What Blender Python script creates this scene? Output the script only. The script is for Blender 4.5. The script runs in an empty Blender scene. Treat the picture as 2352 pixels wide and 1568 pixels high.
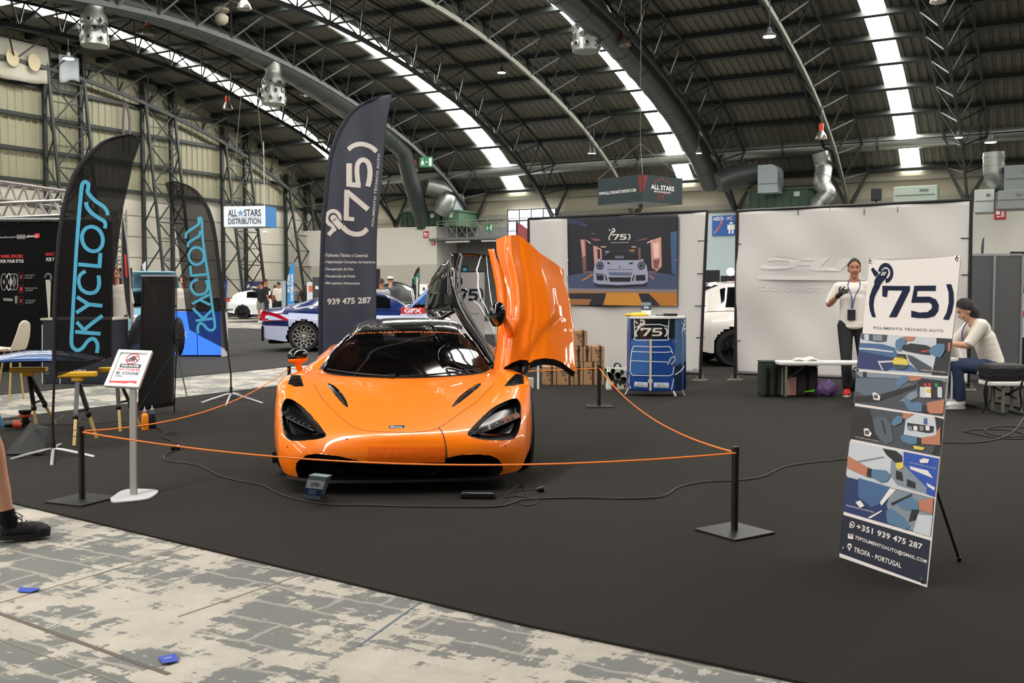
import bpy, bmesh, math, random
from math import sin, cos, pi, radians as R, atan2, sqrt
from mathutils import Vector as V, Matrix as M4
random.seed(7)
S = bpy.context.scene
COL = S.collection
# ------------------------------------------------------------------ camera
F = 2290.0; CH = 1.38; HY = 668.0
PITCH = math.atan((784-HY)/F)
cam = bpy.data.cameras.new('camera'); co = bpy.data.objects.new('camera', cam); COL.objects.link(co)
cam.sensor_width = 36; cam.lens = 36*F/2352; cam.clip_end = 500
co.location = (0, 0, CH); co.rotation_euler = (pi/2-PITCH, 0, 0)
cam.dof.use_dof = False
S.camera = co
# ------------------------------------------------------------------ world and exposure
W = bpy.data.worlds.new('world'); S.world = W; W.use_nodes = True
W.node_tree.nodes['Background'].inputs[0].default_value = (0.93, 0.97, 1.0, 1)
W.node_tree.nodes['Background'].inputs[1].default_value = 0.12
SKY_EMIT = 30.0
VS = S.view_settings
VS.view_transform = 'Standard'; VS.look = 'None'; VS.gamma = 1; VS.use_curve_mapping = False
VS.exposure = 0.15
# ------------------------------------------------------------------ geometry helpers
def ray(px, py):
    x = (px-1176)/F; y = -(py-784)/F
    return V((x, cos(PITCH)+y*sin(PITCH), -sin(PITCH)+y*cos(PITCH)))
def G(px, py, z=0.0):
    r = ray(px, py); k = (z-CH)/r.z
    return V((r.x*k, r.y*k, z))
def Q(px, py, Y):
    r = ray(px, py); k = Y/r.y
    return V((r.x*k, Y, CH+r.z*k))
def PL(px, py, p0, n):
    r = ray(px, py); o = V((0, 0, CH)); k = (p0-o).dot(n)/r.dot(n)
    return o+r*k
def proj(p):
    d = p-V((0, 0, CH)); fy = d.y*cos(PITCH)-d.z*sin(PITCH); up = d.y*sin(PITCH)+d.z*cos(PITCH)
    return (1176+F*d.x/fy, 784-F*up/fy)
TH = R(29.1); VD = V((sin(TH), cos(TH), 0)); UD = V((cos(TH), -sin(TH), 0)); HO = V((-11.592, 60, 0))
def H(t, s, z): return HO+UD*t-VD*s+V((0, 0, z))
def HS(px, py, t):          # point seen at a pixel on the cross plane t of the hall: (s, z)
    r = ray(px, py); o = V((0, 0, CH)); k = ((HO+UD*t)-o).dot(UD)/r.dot(UD); p = o+r*k
    return (-(p-HO-UD*t).dot(VD), p.z)
def HT(px, py, s):          # same on the plane s parallel to the side wall: (t, z)
    r = ray(px, py); o = V((0, 0, CH)); k = ((HO-VD*s)-o).dot(VD)/r.dot(VD); p = o+r*k
    return ((p-HO).dot(UD), p.z)
Z3 = V((0, 0, 1))
# ------------------------------------------------------------------ materials
MATS = {}
def lin(c):
    c = c/255.0
    return c/12.92 if c <= .04045 else ((c+.055)/1.055)**2.4
def mat(name, rgb, rough=.6, metal=0, coat=0, emit=0, alpha=1, spec=.5, bump=None, noise=None, trans=0, sheen=0, ecol=None):
    if name in MATS: return MATS[name]
    m = bpy.data.materials.new(name); m.use_nodes = True; nt = m.node_tree; b = nt.nodes['Principled BSDF']
    col = (lin(rgb[0]), lin(rgb[1]), lin(rgb[2]), 1)
    b.inputs['Base Color'].default_value = col; b.inputs['Roughness'].default_value = rough
    b.inputs['Metallic'].default_value = metal; b.inputs['Coat Weight'].default_value = coat; b.inputs['Coat Roughness'].default_value = .03
    b.inputs['Specular IOR Level'].default_value = spec; b.inputs['Alpha'].default_value = alpha
    if trans: b.inputs['Transmission Weight'].default_value = trans
    if sheen: b.inputs['Sheen Weight'].default_value = sheen
    if emit:
        ec = ecol or rgb
        b.inputs['Emission Color'].default_value = (lin(ec[0]), lin(ec[1]), lin(ec[2]), 1); b.inputs['Emission Strength'].default_value = emit
    if noise:   # (scale, amount) brightness variation
        tc = nt.nodes.new('ShaderNodeTexCoord'); n = nt.nodes.new('ShaderNodeTexNoise'); n.inputs['Scale'].default_value = noise[0]; n.inputs['Detail'].default_value = 5
        mx = nt.nodes.new('ShaderNodeMix'); mx.data_type = 'RGBA'
        mx.inputs[6].default_value = tuple(c*(1-noise[1]) for c in col[:3])+(1,); mx.inputs[7].default_value = tuple(min(1, c*(1+noise[1])) for c in col[:3])+(1,)
        nt.links.new(tc.outputs['Object'], n.inputs['Vector']); nt.links.new(n.outputs['Fac'], mx.inputs[0]); nt.links.new(mx.outputs[2], b.inputs['Base Color'])
    if bump:    # (scale, strength)
        tc = nt.nodes.new('ShaderNodeTexCoord'); n = nt.nodes.new('ShaderNodeTexNoise'); n.inputs['Scale'].default_value = bump[0]; n.inputs['Detail'].default_value = 4
        bp = nt.nodes.new('ShaderNodeBump'); bp.inputs['Strength'].default_value = bump[1]; bp.inputs['Distance'].default_value = .02
        nt.links.new(tc.outputs['Object'], n.inputs['Vector']); nt.links.new(n.outputs['Fac'], bp.inputs['Height']); nt.links.new(bp.outputs['Normal'], b.inputs['Normal'])
    MATS[name] = m; return m
# ------------------------------------------------------------------ mesh builder
class MB:
    def __init__(s): s.v = []; s.f = []; s.mi = []; s.cm = 0; s.mats = []
    def use(s, m):
        if m not in s.mats: s.mats.append(m)
        s.cm = s.mats.index(m); return s
    def face(s, pts):
        n = len(s.v); s.v += [tuple(p) for p in pts]; s.f.append(tuple(range(n, n+len(pts)))); s.mi.append(s.cm); return s
    def quadidx(s, idx): s.f.append(idx); s.mi.append(s.cm)
    def add(s, verts, faces):
        n = len(s.v); s.v += [tuple(p) for p in verts]
        for f in faces: s.f.append(tuple(n+i for i in f)); s.mi.append(s.cm)
        return s
    def box(s, c, size, rz=0, M=None):
        c = V(c); hx, hy, hz = size[0]/2, size[1]/2, size[2]/2
        rot = M if M is not None else M4.Rotation(rz, 3, 'Z')
        vs = [c+rot@V((x*hx, y*hy, z*hz)) for x in (-1, 1) for y in (-1, 1) for z in (-1, 1)]
        return s.add(vs, [(0, 1, 3, 2), (4, 6, 7, 5), (0, 4, 5, 1), (2, 3, 7, 6), (0, 2, 6, 4), (1, 5, 7, 3)])
    def frame(s, d, up=None):
        d = d.normalized(); up = up or (Z3 if abs(d.z) < .95 else V((0, 1, 0)))
        a = d.cross(up)
        if a.length < 1e-4: a = d.cross(V((1, 0, 0)))
        a.normalize(); b = a.cross(d).normalized(); return a, b
    def bar(s, p, q, w, h=None, up=None):       # rectangular bar p->q
        p = V(p); q = V(q); h = h or w; a, b = s.frame(q-p, up)
        vs = [o+a*x*w/2+b*y*h/2 for o in (p, q) for x, y in ((-1, -1), (1, -1), (1, 1), (-1, 1))]
        return s.add(vs, [(3, 2, 1, 0), (4, 5, 6, 7), (0, 1, 5, 4), (1, 2, 6, 5), (2, 3, 7, 6), (3, 0, 4, 7)])
    def tube(s, pts, r, n=8, caps=True, up=None):
        pts = [V(p) for p in pts]; rs = r if isinstance(r, (list, tuple)) else [r]*len(pts); rings = []
        prev = None
        for i, p in enumerate(pts):
            d = (pts[min(i+1, len(pts)-1)]-pts[max(i-1, 0)])
            if prev is None: a, b = s.frame(d, up)
            else:
                dn = d.normalized(); a = (prev-dn*prev.dot(dn)); a = a.normalized() if a.length > 1e-5 else s.frame(d)[0]; b = a.cross(dn)
            prev = a
            rings.append([p+(a*cos(k*2*pi/n)+b*sin(k*2*pi/n))*rs[i] for k in range(n)])
        vs = [x for ring in rings for x in ring]; fs = []
        for i in range(len(pts)-1):
            for k in range(n): fs.append((i*n+k, i*n+(k+1) % n, (i+1)*n+(k+1) % n, (i+1)*n+k))
        if caps: fs.append(tuple(range(n-1, -1, -1))); fs.append(tuple(range((len(pts)-1)*n, len(pts)*n)))
        return s.add(vs, fs)
    def lathe(s, c, prof, n=24, axis=None, xa=None, caps=True):   # prof: (r, h) along axis
        c = V(c); ax = V(axis or (0, 0, 1)).normalized(); a, b = s.frame(ax) if xa is None else (V(xa), ax.cross(V(xa)))
        vs = [c+ax*h+(a*cos(k*2*pi/n)+b*sin(k*2*pi/n))*r for r, h in prof for k in range(n)]; fs = []
        for i in range(len(prof)-1):
            for k in range(n): fs.append((i*n+k, i*n+(k+1) % n, (i+1)*n+(k+1) % n, (i+1)*n+k))
        if caps and prof[0][0] > 1e-6: fs.append(tuple(range(n-1, -1, -1)))
        if caps and prof[-1][0] > 1e-6: fs.append(tuple(range((len(prof)-1)*n, len(prof)*n)))
        return s.add(vs, fs)
    def ext(s, pts, d):                        # polygon extruded by vector d
        pts = [V(p) for p in pts]; d = V(d); n = len(pts)
        return s.add(pts+[p+d for p in pts], [tuple(range(n)), tuple(range(2*n-1, n-1, -1))]+[(i, n+i, n+(i+1) % n, (i+1) % n) for i in range(n)])
    def grid(s, fn, nu, nv, closed=False):
        vs = [fn(i/nu, j/nv) for i in range(nu+1) for j in range(nv+1)]
        return s.add(vs, [(i*(nv+1)+j, (i+1)*(nv+1)+j, (i+1)*(nv+1)+j+1, i*(nv+1)+j+1) for i in range(nu) for j in range(nv)])
    def ellip(s, c, r, n=16, M=None):
        c = V(c); r = V(r) if not isinstance(r, (int, float)) else V((r, r, r)); m = n//2; rot = M if M is not None else M4.Identity(3)
        vs = []; fs = []
        for i in range(m+1):
            th = pi*i/m
            for k in range(n):
                ph = 2*pi*k/n; vs.append(c+rot@V((r.x*sin(th)*cos(ph), r.y*sin(th)*sin(ph), r.z*cos(th))))
        for i in range(m):
            for k in range(n): fs.append((i*n+k, (i+1)*n+k, (i+1)*n+(k+1) % n, i*n+(k+1) % n))
        return s.add(vs, fs)
    def build(s, name, m=None, parent=None, smooth=False, merge=True, bevel=0, sub=0, solid=0, normals=True, angle=40):
        me = bpy.data.meshes.new(name); me.from_pydata([tuple(p) for p in s.v], [], s.f)
        mats = s.mats if s.mats else [m]
        for x in mats: me.materials.append(x)
        if s.mats:
            for p, i in zip(me.polygons, s.mi): p.material_index = i
        me.validate(); bm = bmesh.new(); bm.from_mesh(me)
        if merge: bmesh.ops.remove_doubles(bm, verts=bm.verts, dist=1e-5)
        if normals: bmesh.ops.recalc_face_normals(bm, faces=bm.faces)
        for f in bm.faces: f.smooth = smooth
        if smooth and angle:
            for e in bm.edges:
                if len(e.link_faces) == 2 and e.calc_face_angle(0) > R(angle): e.smooth = False
        bm.to_mesh(me); bm.free()
        o = bpy.data.objects.new(name, me); COL.objects.link(o)
        if parent is not None: setpar(o, parent)
        if solid: d = o.modifiers.new('solidify', 'SOLIDIFY'); d.thickness = solid; d.offset = 0
        if bevel: d = o.modifiers.new('bevel', 'BEVEL'); d.width = bevel; d.segments = 2; d.limit_method = 'ANGLE'
        if sub: d = o.modifiers.new('subsurf', 'SUBSURF'); d.levels = sub; d.render_levels = sub
        return o
def setpar(o, p):
    o.parent = p
    m = M4.LocRotScale(p.location, p.rotation_euler, p.scale)
    q = p
    while q.parent is not None:
        m = M4.LocRotScale(q.parent.location, q.parent.rotation_euler, q.parent.scale) @ q.matrix_parent_inverse @ m if False else m
        q = q.parent
    if p.parent is None and p.type == 'EMPTY': o.matrix_parent_inverse = m.inverted()
def thing(name, label, cat, loc=(0, 0, 0), rz=0, group=None):
    o = bpy.data.objects.new(name, None); COL.objects.link(o); o.location = loc; o.rotation_euler = (0, 0, rz); o.empty_display_size = .1
    return tag(o, label, cat, group)
def tag(o, label, cat, group=None, kind=None):
    o['label'] = label; o['category'] = cat
    if group: o['group'] = group
    if kind: o['kind'] = kind
    return o
def struct(o, label=None):
    o['kind'] = 'structure'
    if label: o['label'] = label
    return o
def lab(o, l): o['label'] = l; return o
def dup(root, loc, rz=None, label=None, group=None):
    r = root.copy(); COL.objects.link(r); r.location = loc
    if rz is not None: r.rotation_euler = (0, 0, rz)
    if label: r['label'] = label
    if group: r['group'] = group
    for ch in [c for c in COL.objects if c.parent == root]:
        c = ch.copy(); COL.objects.link(c); c.parent = r
        for g in [x for x in COL.objects if x.parent == ch]:
            d = g.copy(); COL.objects.link(d); d.parent = c
    return r
def lerp(a, b, t): return a+(b-a)*t
def cr(pts, n):                                # catmull-rom through points
    pts = [V(p) for p in pts]; out = []
    P = [pts[0]*2-pts[1]]+pts+[pts[-1]*2-pts[-2]]
    for i in range(1, len(P)-2):
        for k in range(n):
            t = k/n; a, b, c, d = P[i-1], P[i], P[i+1], P[i+2]
            out.append(.5*((2*b)+(-a+c)*t+(2*a-5*b+4*c-d)*t*t+(-a+3*b-3*c+d)*t**3))
    out.append(pts[-1]); return out
FONTCACHE = {}
def textmesh(txt, bold=0.0, shear=0.0, space=1.0):
    """unit text: verts in 2D normalised to its bounding box width/height"""
    key = (txt, bold, shear, space)
    if key in FONTCACHE: return FONTCACHE[key]
    cu = bpy.data.curves.new('t', 'FONT'); cu.body = txt; cu.size = 1; cu.offset = bold; cu.shear = shear; cu.space_character = space; cu.resolution_u = 3
    ob = bpy.data.objects.new('t', cu); COL.objects.link(ob)
    dg = bpy.context.evaluated_depsgraph_get(); dg.update()
    me = bpy.data.meshes.new_from_object(ob.evaluated_get(dg))
    vs = [(v.co.x, v.co.y) for v in me.vertices]; fs = [tuple(p.vertices) for p in me.polygons]
    bpy.data.objects.remove(ob); bpy.data.curves.remove(cu); bpy.data.meshes.remove(me)
    x0 = min(v[0] for v in vs); x1 = max(v[0] for v in vs); y0 = min(v[1] for v in vs); y1 = max(v[1] for v in vs)
    r = ([((a-x0)/(x1-x0), (b-y0)/(y1-y0)) for a, b in vs], fs, (x1-x0)/(y1-y0))
    FONTCACHE[key] = r; return r
def text_fn(mb, txt, fn, bold=0.0, shear=0.0, space=1.0):   # fn(u,v)->3D, u right v up, 0..1
    vs, fs, _ = textmesh(txt, bold, shear, space)
    mb.add([fn(a, b) for a, b in vs], fs)
def text3(mb, txt, bl, br, tl, **k):          # affine patch given bottom-left, bottom-right, top-left
    bl, br, tl = V(bl), V(br), V(tl)
    text_fn(mb, txt, lambda a, b: bl+(br-bl)*a+(tl-bl)*b, **k)
def thick(pts2, w, closed=False):              # 2D stroke -> list of quads
    out = []
    L = [V((p[0], p[1])) for p in pts2]
    n = len(L); off = []
    for i in range(n):
        a = L[(i-1) % n] if closed or i > 0 else L[i]; b = L[(i+1) % n] if closed or i < n-1 else L[i]
        d = (b-a).normalized(); ww = w if not isinstance(w, (list, tuple)) else w[i]
        off.append((L[i]+V((-d.y, d.x))*ww/2, L[i]-V((-d.y, d.x))*ww/2))
    for i in range(n-1+(1 if closed else 0)):
        j = (i+1) % n; out.append([off[i][0], off[j][0], off[j][1], off[i][1]])
    return out
class Print:
    """flat printed artwork on a plane; coordinates are photo pixels meeting that plane"""
    def __init__(s, p0, n, scale=1, ox=0, oy=0):
        s.p0 = V(p0); s.n = V(n).normalized(); s.mb = MB(); s.sc = scale; s.ox = ox; s.oy = oy; s.k = 0; s.rip = None
        if s.n.dot(V((0, 0, CH))-s.p0) < 0: s.n = -s.n
    def at(s, x, y, lift=0.0):
        p = PL(s.ox+x/s.sc, s.oy+y/s.sc, s.p0, s.n)
        return p+s.n*(lift+(s.rip(p) if s.rip else 0))
    def poly(s, pts, m, lay=1): s.mb.use(m).face([s.at(x, y, lay*.0012) for x, y in pts])
    def stroke(s, pts, w, m, lay=1, closed=False):
        for q in thick(pts, w, closed): s.poly(q, m, lay)
    def disc(s, x, y, rx, ry, m, lay=1, n=20, a0=0, a1=2*pi):
        s.poly([(x+rx*cos(a0+(a1-a0)*k/n), y+ry*sin(a0+(a1-a0)*k/n)) for k in range(n)], m, lay)
    def text(s, txt, bl, br, tl, m, lay=1, **k):
        s.mb.use(m)
        text_fn(s.mb, txt, lambda a, b: s.at(bl[0]+(br[0]-bl[0])*a+(tl[0]-bl[0])*b, bl[1]+(br[1]-bl[1])*a+(tl[1]-bl[1])*b, lay*.0012), **k)
    def build(s, name, parent): return s.mb.build(name, None, parent, merge=False, normals=False)
# ================================================================== people
SKIN = mat('skin', (196, 148, 122), .55); SKIN2 = mat('tanned skin', (172, 116, 88), .55)
HAIRD = mat('dark hair', (26, 20, 18), .75, bump=(90, .6)); HAIRB = mat('brown hair', (58, 42, 32), .75, bump=(90, .6))
EYEW = mat('eye white', (150, 140, 134), .4); EYED = mat('eye dark', (26, 18, 14), .3); LIPM = mat('lips', (150, 84, 76), .5); BROW = mat('eyebrow', (38, 28, 22), .8)
def limb(mb, a, b, r0, r1, n=12):
    a = V(a); b = V(b); mb.tube([a, lerp(a, b, .33), lerp(a, b, .66), b], [r0, lerp(r0, r1, .25)*1.03, lerp(r0, r1, .65), r1], n); mb.ellip(a, r0, n); mb.ellip(b, r1, n)
def remesh(o, vox, smooth=2):
    d = o.modifiers.new('remesh', 'REMESH'); d.mode = 'VOXEL'; d.voxel_size = vox; d.use_smooth_shade = True
    s = o.modifiers.new('smooth', 'SMOOTH'); s.factor = .5; s.iterations = smooth
    return o
BASEJ = dict(pelvis=(0, 0, .95), waist=(0, 0, 1.10), chest=(0, .0, 1.30), neck=(0, -.01, 1.49), head=(0, .02, 1.655),
             shL=(-.19, 0, 1.43), elL=(-.25, -.02, 1.14), wrL=(-.26, .06, .89), shR=(.19, 0, 1.43), elR=(.25, -.02, 1.14), wrR=(.26, .06, .89),
             hipL=(-.095, 0, .92), knL=(-.11, .02, .50), anL=(-.11, -.01, .09), hipR=(.095, 0, .92), knR=(.11, .02, .50), anR=(.11, -.01, .09), ftL=0, ftR=0)
def hand(mb, wr, d, side, pose='relaxed', sc=1.0, spread=None):
    """palm plus five separate bent fingers; d = direction of the forearm, side = +1/-1 thumb side vector given by spread"""
    d = V(d).normalized(); t = V(spread) if spread is not None else V((0, 1, 0)); t = (t-d*t.dot(d)).normalized(); n = d.cross(t).normalized()
    pc = wr+d*.05*sc; R_ = M4((t, n, d)).transposed()
    mb.ellip(pc, V((.042, .017, .052))*sc, 12, R_)
    for k, (off, L_) in enumerate(((.030, .072), (.011, .082), (-.009, .077), (-.028, .06))):
        a = wr+d*.088*sc+t*off*sc; c1 = {'relaxed': .35, 'fist': 1.25, 'point': .1 if k == 0 else 1.2, 'grip': .9}[pose]; L_ *= sc
        dir_ = d; pts = [a]
        for seg, f in enumerate((.45, .32, .23)):
            ang = c1*(.55 if seg == 0 else .8); dir_ = (dir_*cos(ang)+n*sin(ang)*side).normalized(); nn = n; pts.append(pts[-1]+dir_*L_*f)
            n2 = None
        mb.tube(pts, [.0095*sc, .009*sc, .0082*sc, .007*sc], 8); mb.ellip(pts[-1], .0072*sc, 8)
    a = wr+d*.03*sc+t*.034*sc; up = 1 if pose == 'point' else .5
    pts = [a, a+(t*.8+d*.6).normalized()*.032*sc, a+(t*.8+d*.6).normalized()*.032*sc+(t*.5+d*.9).normalized()*.03*sc]
    mb.tube(pts, [.013*sc, .011*sc, .009*sc], 8); mb.ellip(pts[-1], .009*sc, 8)
def person(label, loc, h=1.76, rz=0, J=None, skin=SKIN, top=None, topm=None, bot=None, shoe=None, hair=HAIRD, vox=.011, sleeves=.5, legs=1.0, face=True, hairlong=0, headdir=None, gloves=None, hands=('relaxed', 'relaxed'), thumb=None, cap=None, detail=True, extra=None, group=None, build=1.0, beltz=None):
    j = {k: (V(v) if v != 0 else None) for k, v in BASEJ.items()}
    for k, v in (J or {}).items(): j[k] = V(v)
    sc = h/1.78
    for s_ in ('L', 'R'):
        if j['ft'+s_] is None: j['ft'+s_] = j['an'+s_]+V((.02*(1 if s_ == 'R' else -1), .17, -.055))
    M = M4.Translation(V(loc)) @ M4.Rotation(rz, 4, 'Z') @ M4.Scale(sc, 4)
    o = thing('person', label, 'person', loc, rz, group)
    def W_(mb): mb.v = [tuple(M @ V(v)) for v in mb.v]; return mb
    hd = V(headdir or (0, 1, 0)).normalized(); hx = hd.cross(Z3).normalized(); hz = hx.cross(hd)
    HM = M4((hx, hd, hz)).transposed(); hc = j['head']
    def hp(x, y, z): return hc+HM@V((x, y, z))
    b = MB(); B_ = build
    b.ellip(hp(0, 0, .02), (.074, .092, .108), 20, HM); b.ellip(hp(0, .022, -.055), (.054, .066, .062), 16, HM)     # skull, jaw
    b.ellip(hp(0, .10, -.025), (.013, .02, .024), 10, HM); b.ellip(hp(0, .055, -.105), (.03, .03, .02), 10, HM)
    for s_ in (-1, 1): b.ellip(hp(s_*.076, -.005, -.015), (.012, .02, .033), 10, HM); b.ellip(hp(s_*.035, .07, -.03), (.026, .022, .026), 10, HM)
    limb(b, lerp(j['neck'], hc, .55)-HM@V((0, .02, .02)), j['neck']-Z3*.04, .054, .062)
    [b.ellip(lerp(j['chest'], j['pelvis'], k_/6), (.155*B_, .10*B_, .09), 14) for k_ in range(7)]; b.ellip(lerp(j['chest'], j['neck'], .3), (.165, .092, .12), 14); b.ellip(j['pelvis'], (.15, .11, .12), 14)
    for s_ in ('L', 'R'):
        limb(b, j['sh'+s_], j['el'+s_], .052*B_, .040); limb(b, j['el'+s_], j['wr'+s_], .041, .027)
        limb(b, j['hip'+s_], j['kn'+s_], .085*B_, .055); limb(b, j['kn'+s_]-Z3*0, lerp(j['kn'+s_], j['an'+s_], .35)+V((0, -.01, 0)), .054, .056); limb(b, lerp(j['kn'+s_], j['an'+s_], .35)+V((0, -.01, 0)), j['an'+s_], .056, .036)
        if not gloves and detail:
            d = (j['wr'+s_]-j['el'+s_]).normalized(); sd = -1 if s_ == 'L' else 1
            hand(b, j['wr'+s_], d, sd*-1, hands[0 if s_ == 'L' else 1], 1.0, (thumb or {}).get(s_, (0, 1, .2)))
        elif not gloves: b.ellip(j['wr'+s_]+(j['wr'+s_]-j['el'+s_]).normalized()*.07, (.035, .035, .06), 8)
    body = remesh(W_(b).build('body', skin, o, smooth=True), vox)
    if gloves:
        for s_ in ('L', 'R'):
            if s_ not in gloves: continue
            g = MB(); d = (j['wr'+s_]-j['el'+s_]).normalized(); limb(g, j['wr'+s_]-d*.03, j['wr'+s_]+d*.01, .033, .03)
            hand(g, j['wr'+s_], d, (-1 if s_ == 'L' else 1)*-1, hands[0 if s_ == 'L' else 1], 1.08, (thumb or {}).get(s_, (0, 1, .2)))
            remesh(W_(g).build('glove', gloves[s_], o, smooth=True), .007, 1)
    if face:
        for s_ in (-1, 1):
            e = W_(MB().ellip(hp(s_*.031, .083, .008), (.011, .007, .0055), 10, HM)).build('eye', EYEW, body, smooth=True)
            W_(MB().ellip(hp(s_*.031, .0885, .008), (.0052, .003, .0052), 8, HM)).build('iris', EYED, body, smooth=True)
            W_(MB().tube([hp(s_*.016, .092, .026), hp(s_*.033, .09, .032), hp(s_*.05, .078, .026)], .0042, 6)).build('eyebrow', BROW, body, smooth=True)
        W_(MB().tube([hp(-.022, .088, -.064), hp(0, .096, -.060), hp(.022, .088, -.064)], [.003, .0065, .003], 6)).build('lips', LIPM, body, smooth=True)
    # hair
    if hair:
        q = MB()
        def hr(u, v):
            th = pi*v*(.56 if hairlong else .50); ph = 2*pi*u; k = 1.03+.025*sin(ph*5+v*9)+.02*sin(ph*11+v*17)
            front = max(0, sin(ph)); th *= (1-.50*front)
            return hp(.078*k*sin(th)*cos(ph), .096*k*sin(th)*sin(ph)-.006, .02+.112*k*cos(th))
        q.grid(hr, 32, 12)
        if hairlong:
            q.ellip(hp(0, -.05, -.03-.03*hairlong), (.085, .06, .09+.05*hairlong), 14, HM)
        W_(q).build('hair', hair, o, smooth=True, solid=.008 if not hairlong else .022)
    if cap:
        q = MB().ellip(hp(0, -.005, .06), (.083, .10, .075), 16, HM); q.ellip(hp(0, .10, .055), (.055, .06, .008), 12, HM); W_(q).build('cap', cap, o, smooth=True)
    # shirt
    if top:
        t = MB(); bz = lerp(j['pelvis'], j['waist'], .0)
        t.ellip(lerp(j['chest'], j['neck'], .32), (.195*B_, .115*B_, .13), 16)
        a_ = j['sh'+'L']; limb(t, j['shL']+V((0, 0, -.0)), j['shR'], .066, .066)
        n_ = 6
        ring = []
        for k in range(n_+1):
            c = lerp(j['chest'], j['pelvis']-Z3*.03*(beltz if beltz is not None else 1), k/n_) if k else j['chest']
            ring.append(c)
        for a, c in zip(ring, ring[1:]): t.ellip(lerp(a, c, .5), (.180*B_, .130*B_, .10), 16); t.ellip(c, (.178*B_, .130*B_, .09), 16) if c is not ring[-1] else None
        ax = (ring[-1]-ring[0]).normalized()
        [t.ellip(ring[-1]+ax*q_, (.182*B_, .138*B_, .05), 16) for q_ in (-.02, .02)]
        for s_ in ('L', 'R'):
            e_ = lerp(j['sh'+s_], j['el'+s_], min(1, sleeves*2)); t.tube([j['sh'+s_]-(j['el'+s_]-j['sh'+s_])*.05, lerp(j['sh'+s_], e_, .5), e_], [.072, .070, .064], 14)
            if sleeves > .5: f_ = lerp(j['el'+s_], j['wr'+s_], (sleeves-.5)*2); t.tube([j['el'+s_], f_], [.06, .045], 12); t.ellip(j['el'+s_], .06, 10)
        remesh(W_(t).build(topm or 'shirt', top, o, smooth=True), vox*1.05, 8)
    if bot:
        t = MB(); t.ellip(j['pelvis']+V((0, 0, -.0)), (.168*B_, .128*B_, .12), 16)
        for s_ in ('L', 'R'):
            t.ellip(j['hip'+s_], .10, 12)
            if legs <= .5: e_ = lerp(j['hip'+s_], j['kn'+s_], legs*2); t.tube([j['hip'+s_], lerp(j['hip'+s_], e_, .5), e_], [.112, .108, .102], 14)
            else:
                t.tube([j['hip'+s_], lerp(j['hip'+s_], j['kn'+s_], .5), j['kn'+s_]], [.105, .09, .073], 14); t.ellip(j['kn'+s_], .074, 12)
                e_ = lerp(j['kn'+s_], j['an'+s_], (legs-.5)*2*.98); t.tube([j['kn'+s_], lerp(j['kn'+s_], e_, .5), e_], [.072, .068, .060], 14)
        remesh(W_(t).build('trousers' if legs > .5 else 'shorts', bot, o, smooth=True), vox*1.05, 2)
    if shoe:
        for s_ in ('L', 'R'):
            a = j['an'+s_]; f = j['ft'+s_]; d = (f-a); d.z = 0; d.normalize(); base = min(a.z-.09, f.z-.035)
            Rm = M4.Rotation(atan2(d.y, d.x), 3, 'Z'); c = V((a.x, a.y, 0))+d*.065; zb = a.z-.09
            u = MB(); u.ellip(V((a.x, a.y, zb+.07))-d*.005, (.05, .042, .06), 12, Rm); u.ellip(V((c.x, c.y, zb+.05))+d*.02, (.12, .046, .042), 14, Rm); u.ellip(V((c.x, c.y, zb+.04))+d*.09, (.06, .05, .034), 12, Rm)
            sh = remesh(W_(u).build('shoe', shoe[0], o, smooth=True), .008, 1)
            so = MB(); pts = []
            for k in range(24):
                th = 2*pi*k/24; w = .048*(1+.12*cos(th)); pts.append(V((c.x, c.y, zb+.002))+Rm@V((.132*cos(th)+.012, w*sin(th), 0)))
            W_(so.ext(pts, (0, 0, .026))).build('sole', shoe[1], sh)
    if extra: extra(o, M, j, hp, W_)
    return o
# ================================================================== cars in the background
tyrem = rubber if 'rubber' in globals() else mat('tyre rubber', (20, 20, 21), .75)
def carwheel(par, c, ax, r, rimm, spokes=10, split=False, w=.24):
    ax = V(ax).normalized(); c = V(c)
    t = MB().lathe(c-ax*w*.5, [(r*.72, 0), (r*.93, 0), (r, w*.12), (r, w*.88), (r*.93, w), (r*.74, w)], 40, axis=ax, caps=False).build('tyre', mat('tyre rubber', (20, 20, 21), .75), par, smooth=True)
    q = MB().lathe(c-ax*w*.5, [(r*.76, w*.1), (r*.76, w*1.0), (r*.72, w*1.0), (r*.70, w*.55), (r*.70, w*.2)], 40, axis=ax, caps=False)
    a, b = q.frame(ax)
    q.lathe(c+ax*w*.18, [(.001, .06), (r*.12, .05), (r*.15, 0), (r*.15, -.03)], 16, axis=ax)
    for k in range(spokes):
        th = 2*pi*k/spokes; d = a*cos(th)+b*sin(th)
        if split:
            m_ = c+ax*w*.27+d*r*.4
            q.bar(c+ax*w*.22+d*r*.1, m_, .02, .02)
            for s_ in (-1, 1):
                th2 = th+s_*pi/spokes; d2 = a*cos(th2)+b*sin(th2); q.bar(m_, c+ax*w*.4+d2*r*.71, .016, .018)
                q.bar(c+ax*w*.25+(a*cos(th+s_*pi/spokes)+b*sin(th+s_*pi/spokes))*r*.28, m_, .014, .016)
        else: q.bar(c+ax*w*.2+d*r*.1, c+ax*w*.36+d*r*.71, .035, .02)
    q.build('rim', rimm, t, smooth=True, angle=30)
    MB().lathe(c-ax*w*.3, [(r*.7, 0), (.001, .01)], 30, axis=ax).build('brake_disc', mat('brake steel', (70, 70, 72), .4, metal=.6), t)
    return t
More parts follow.
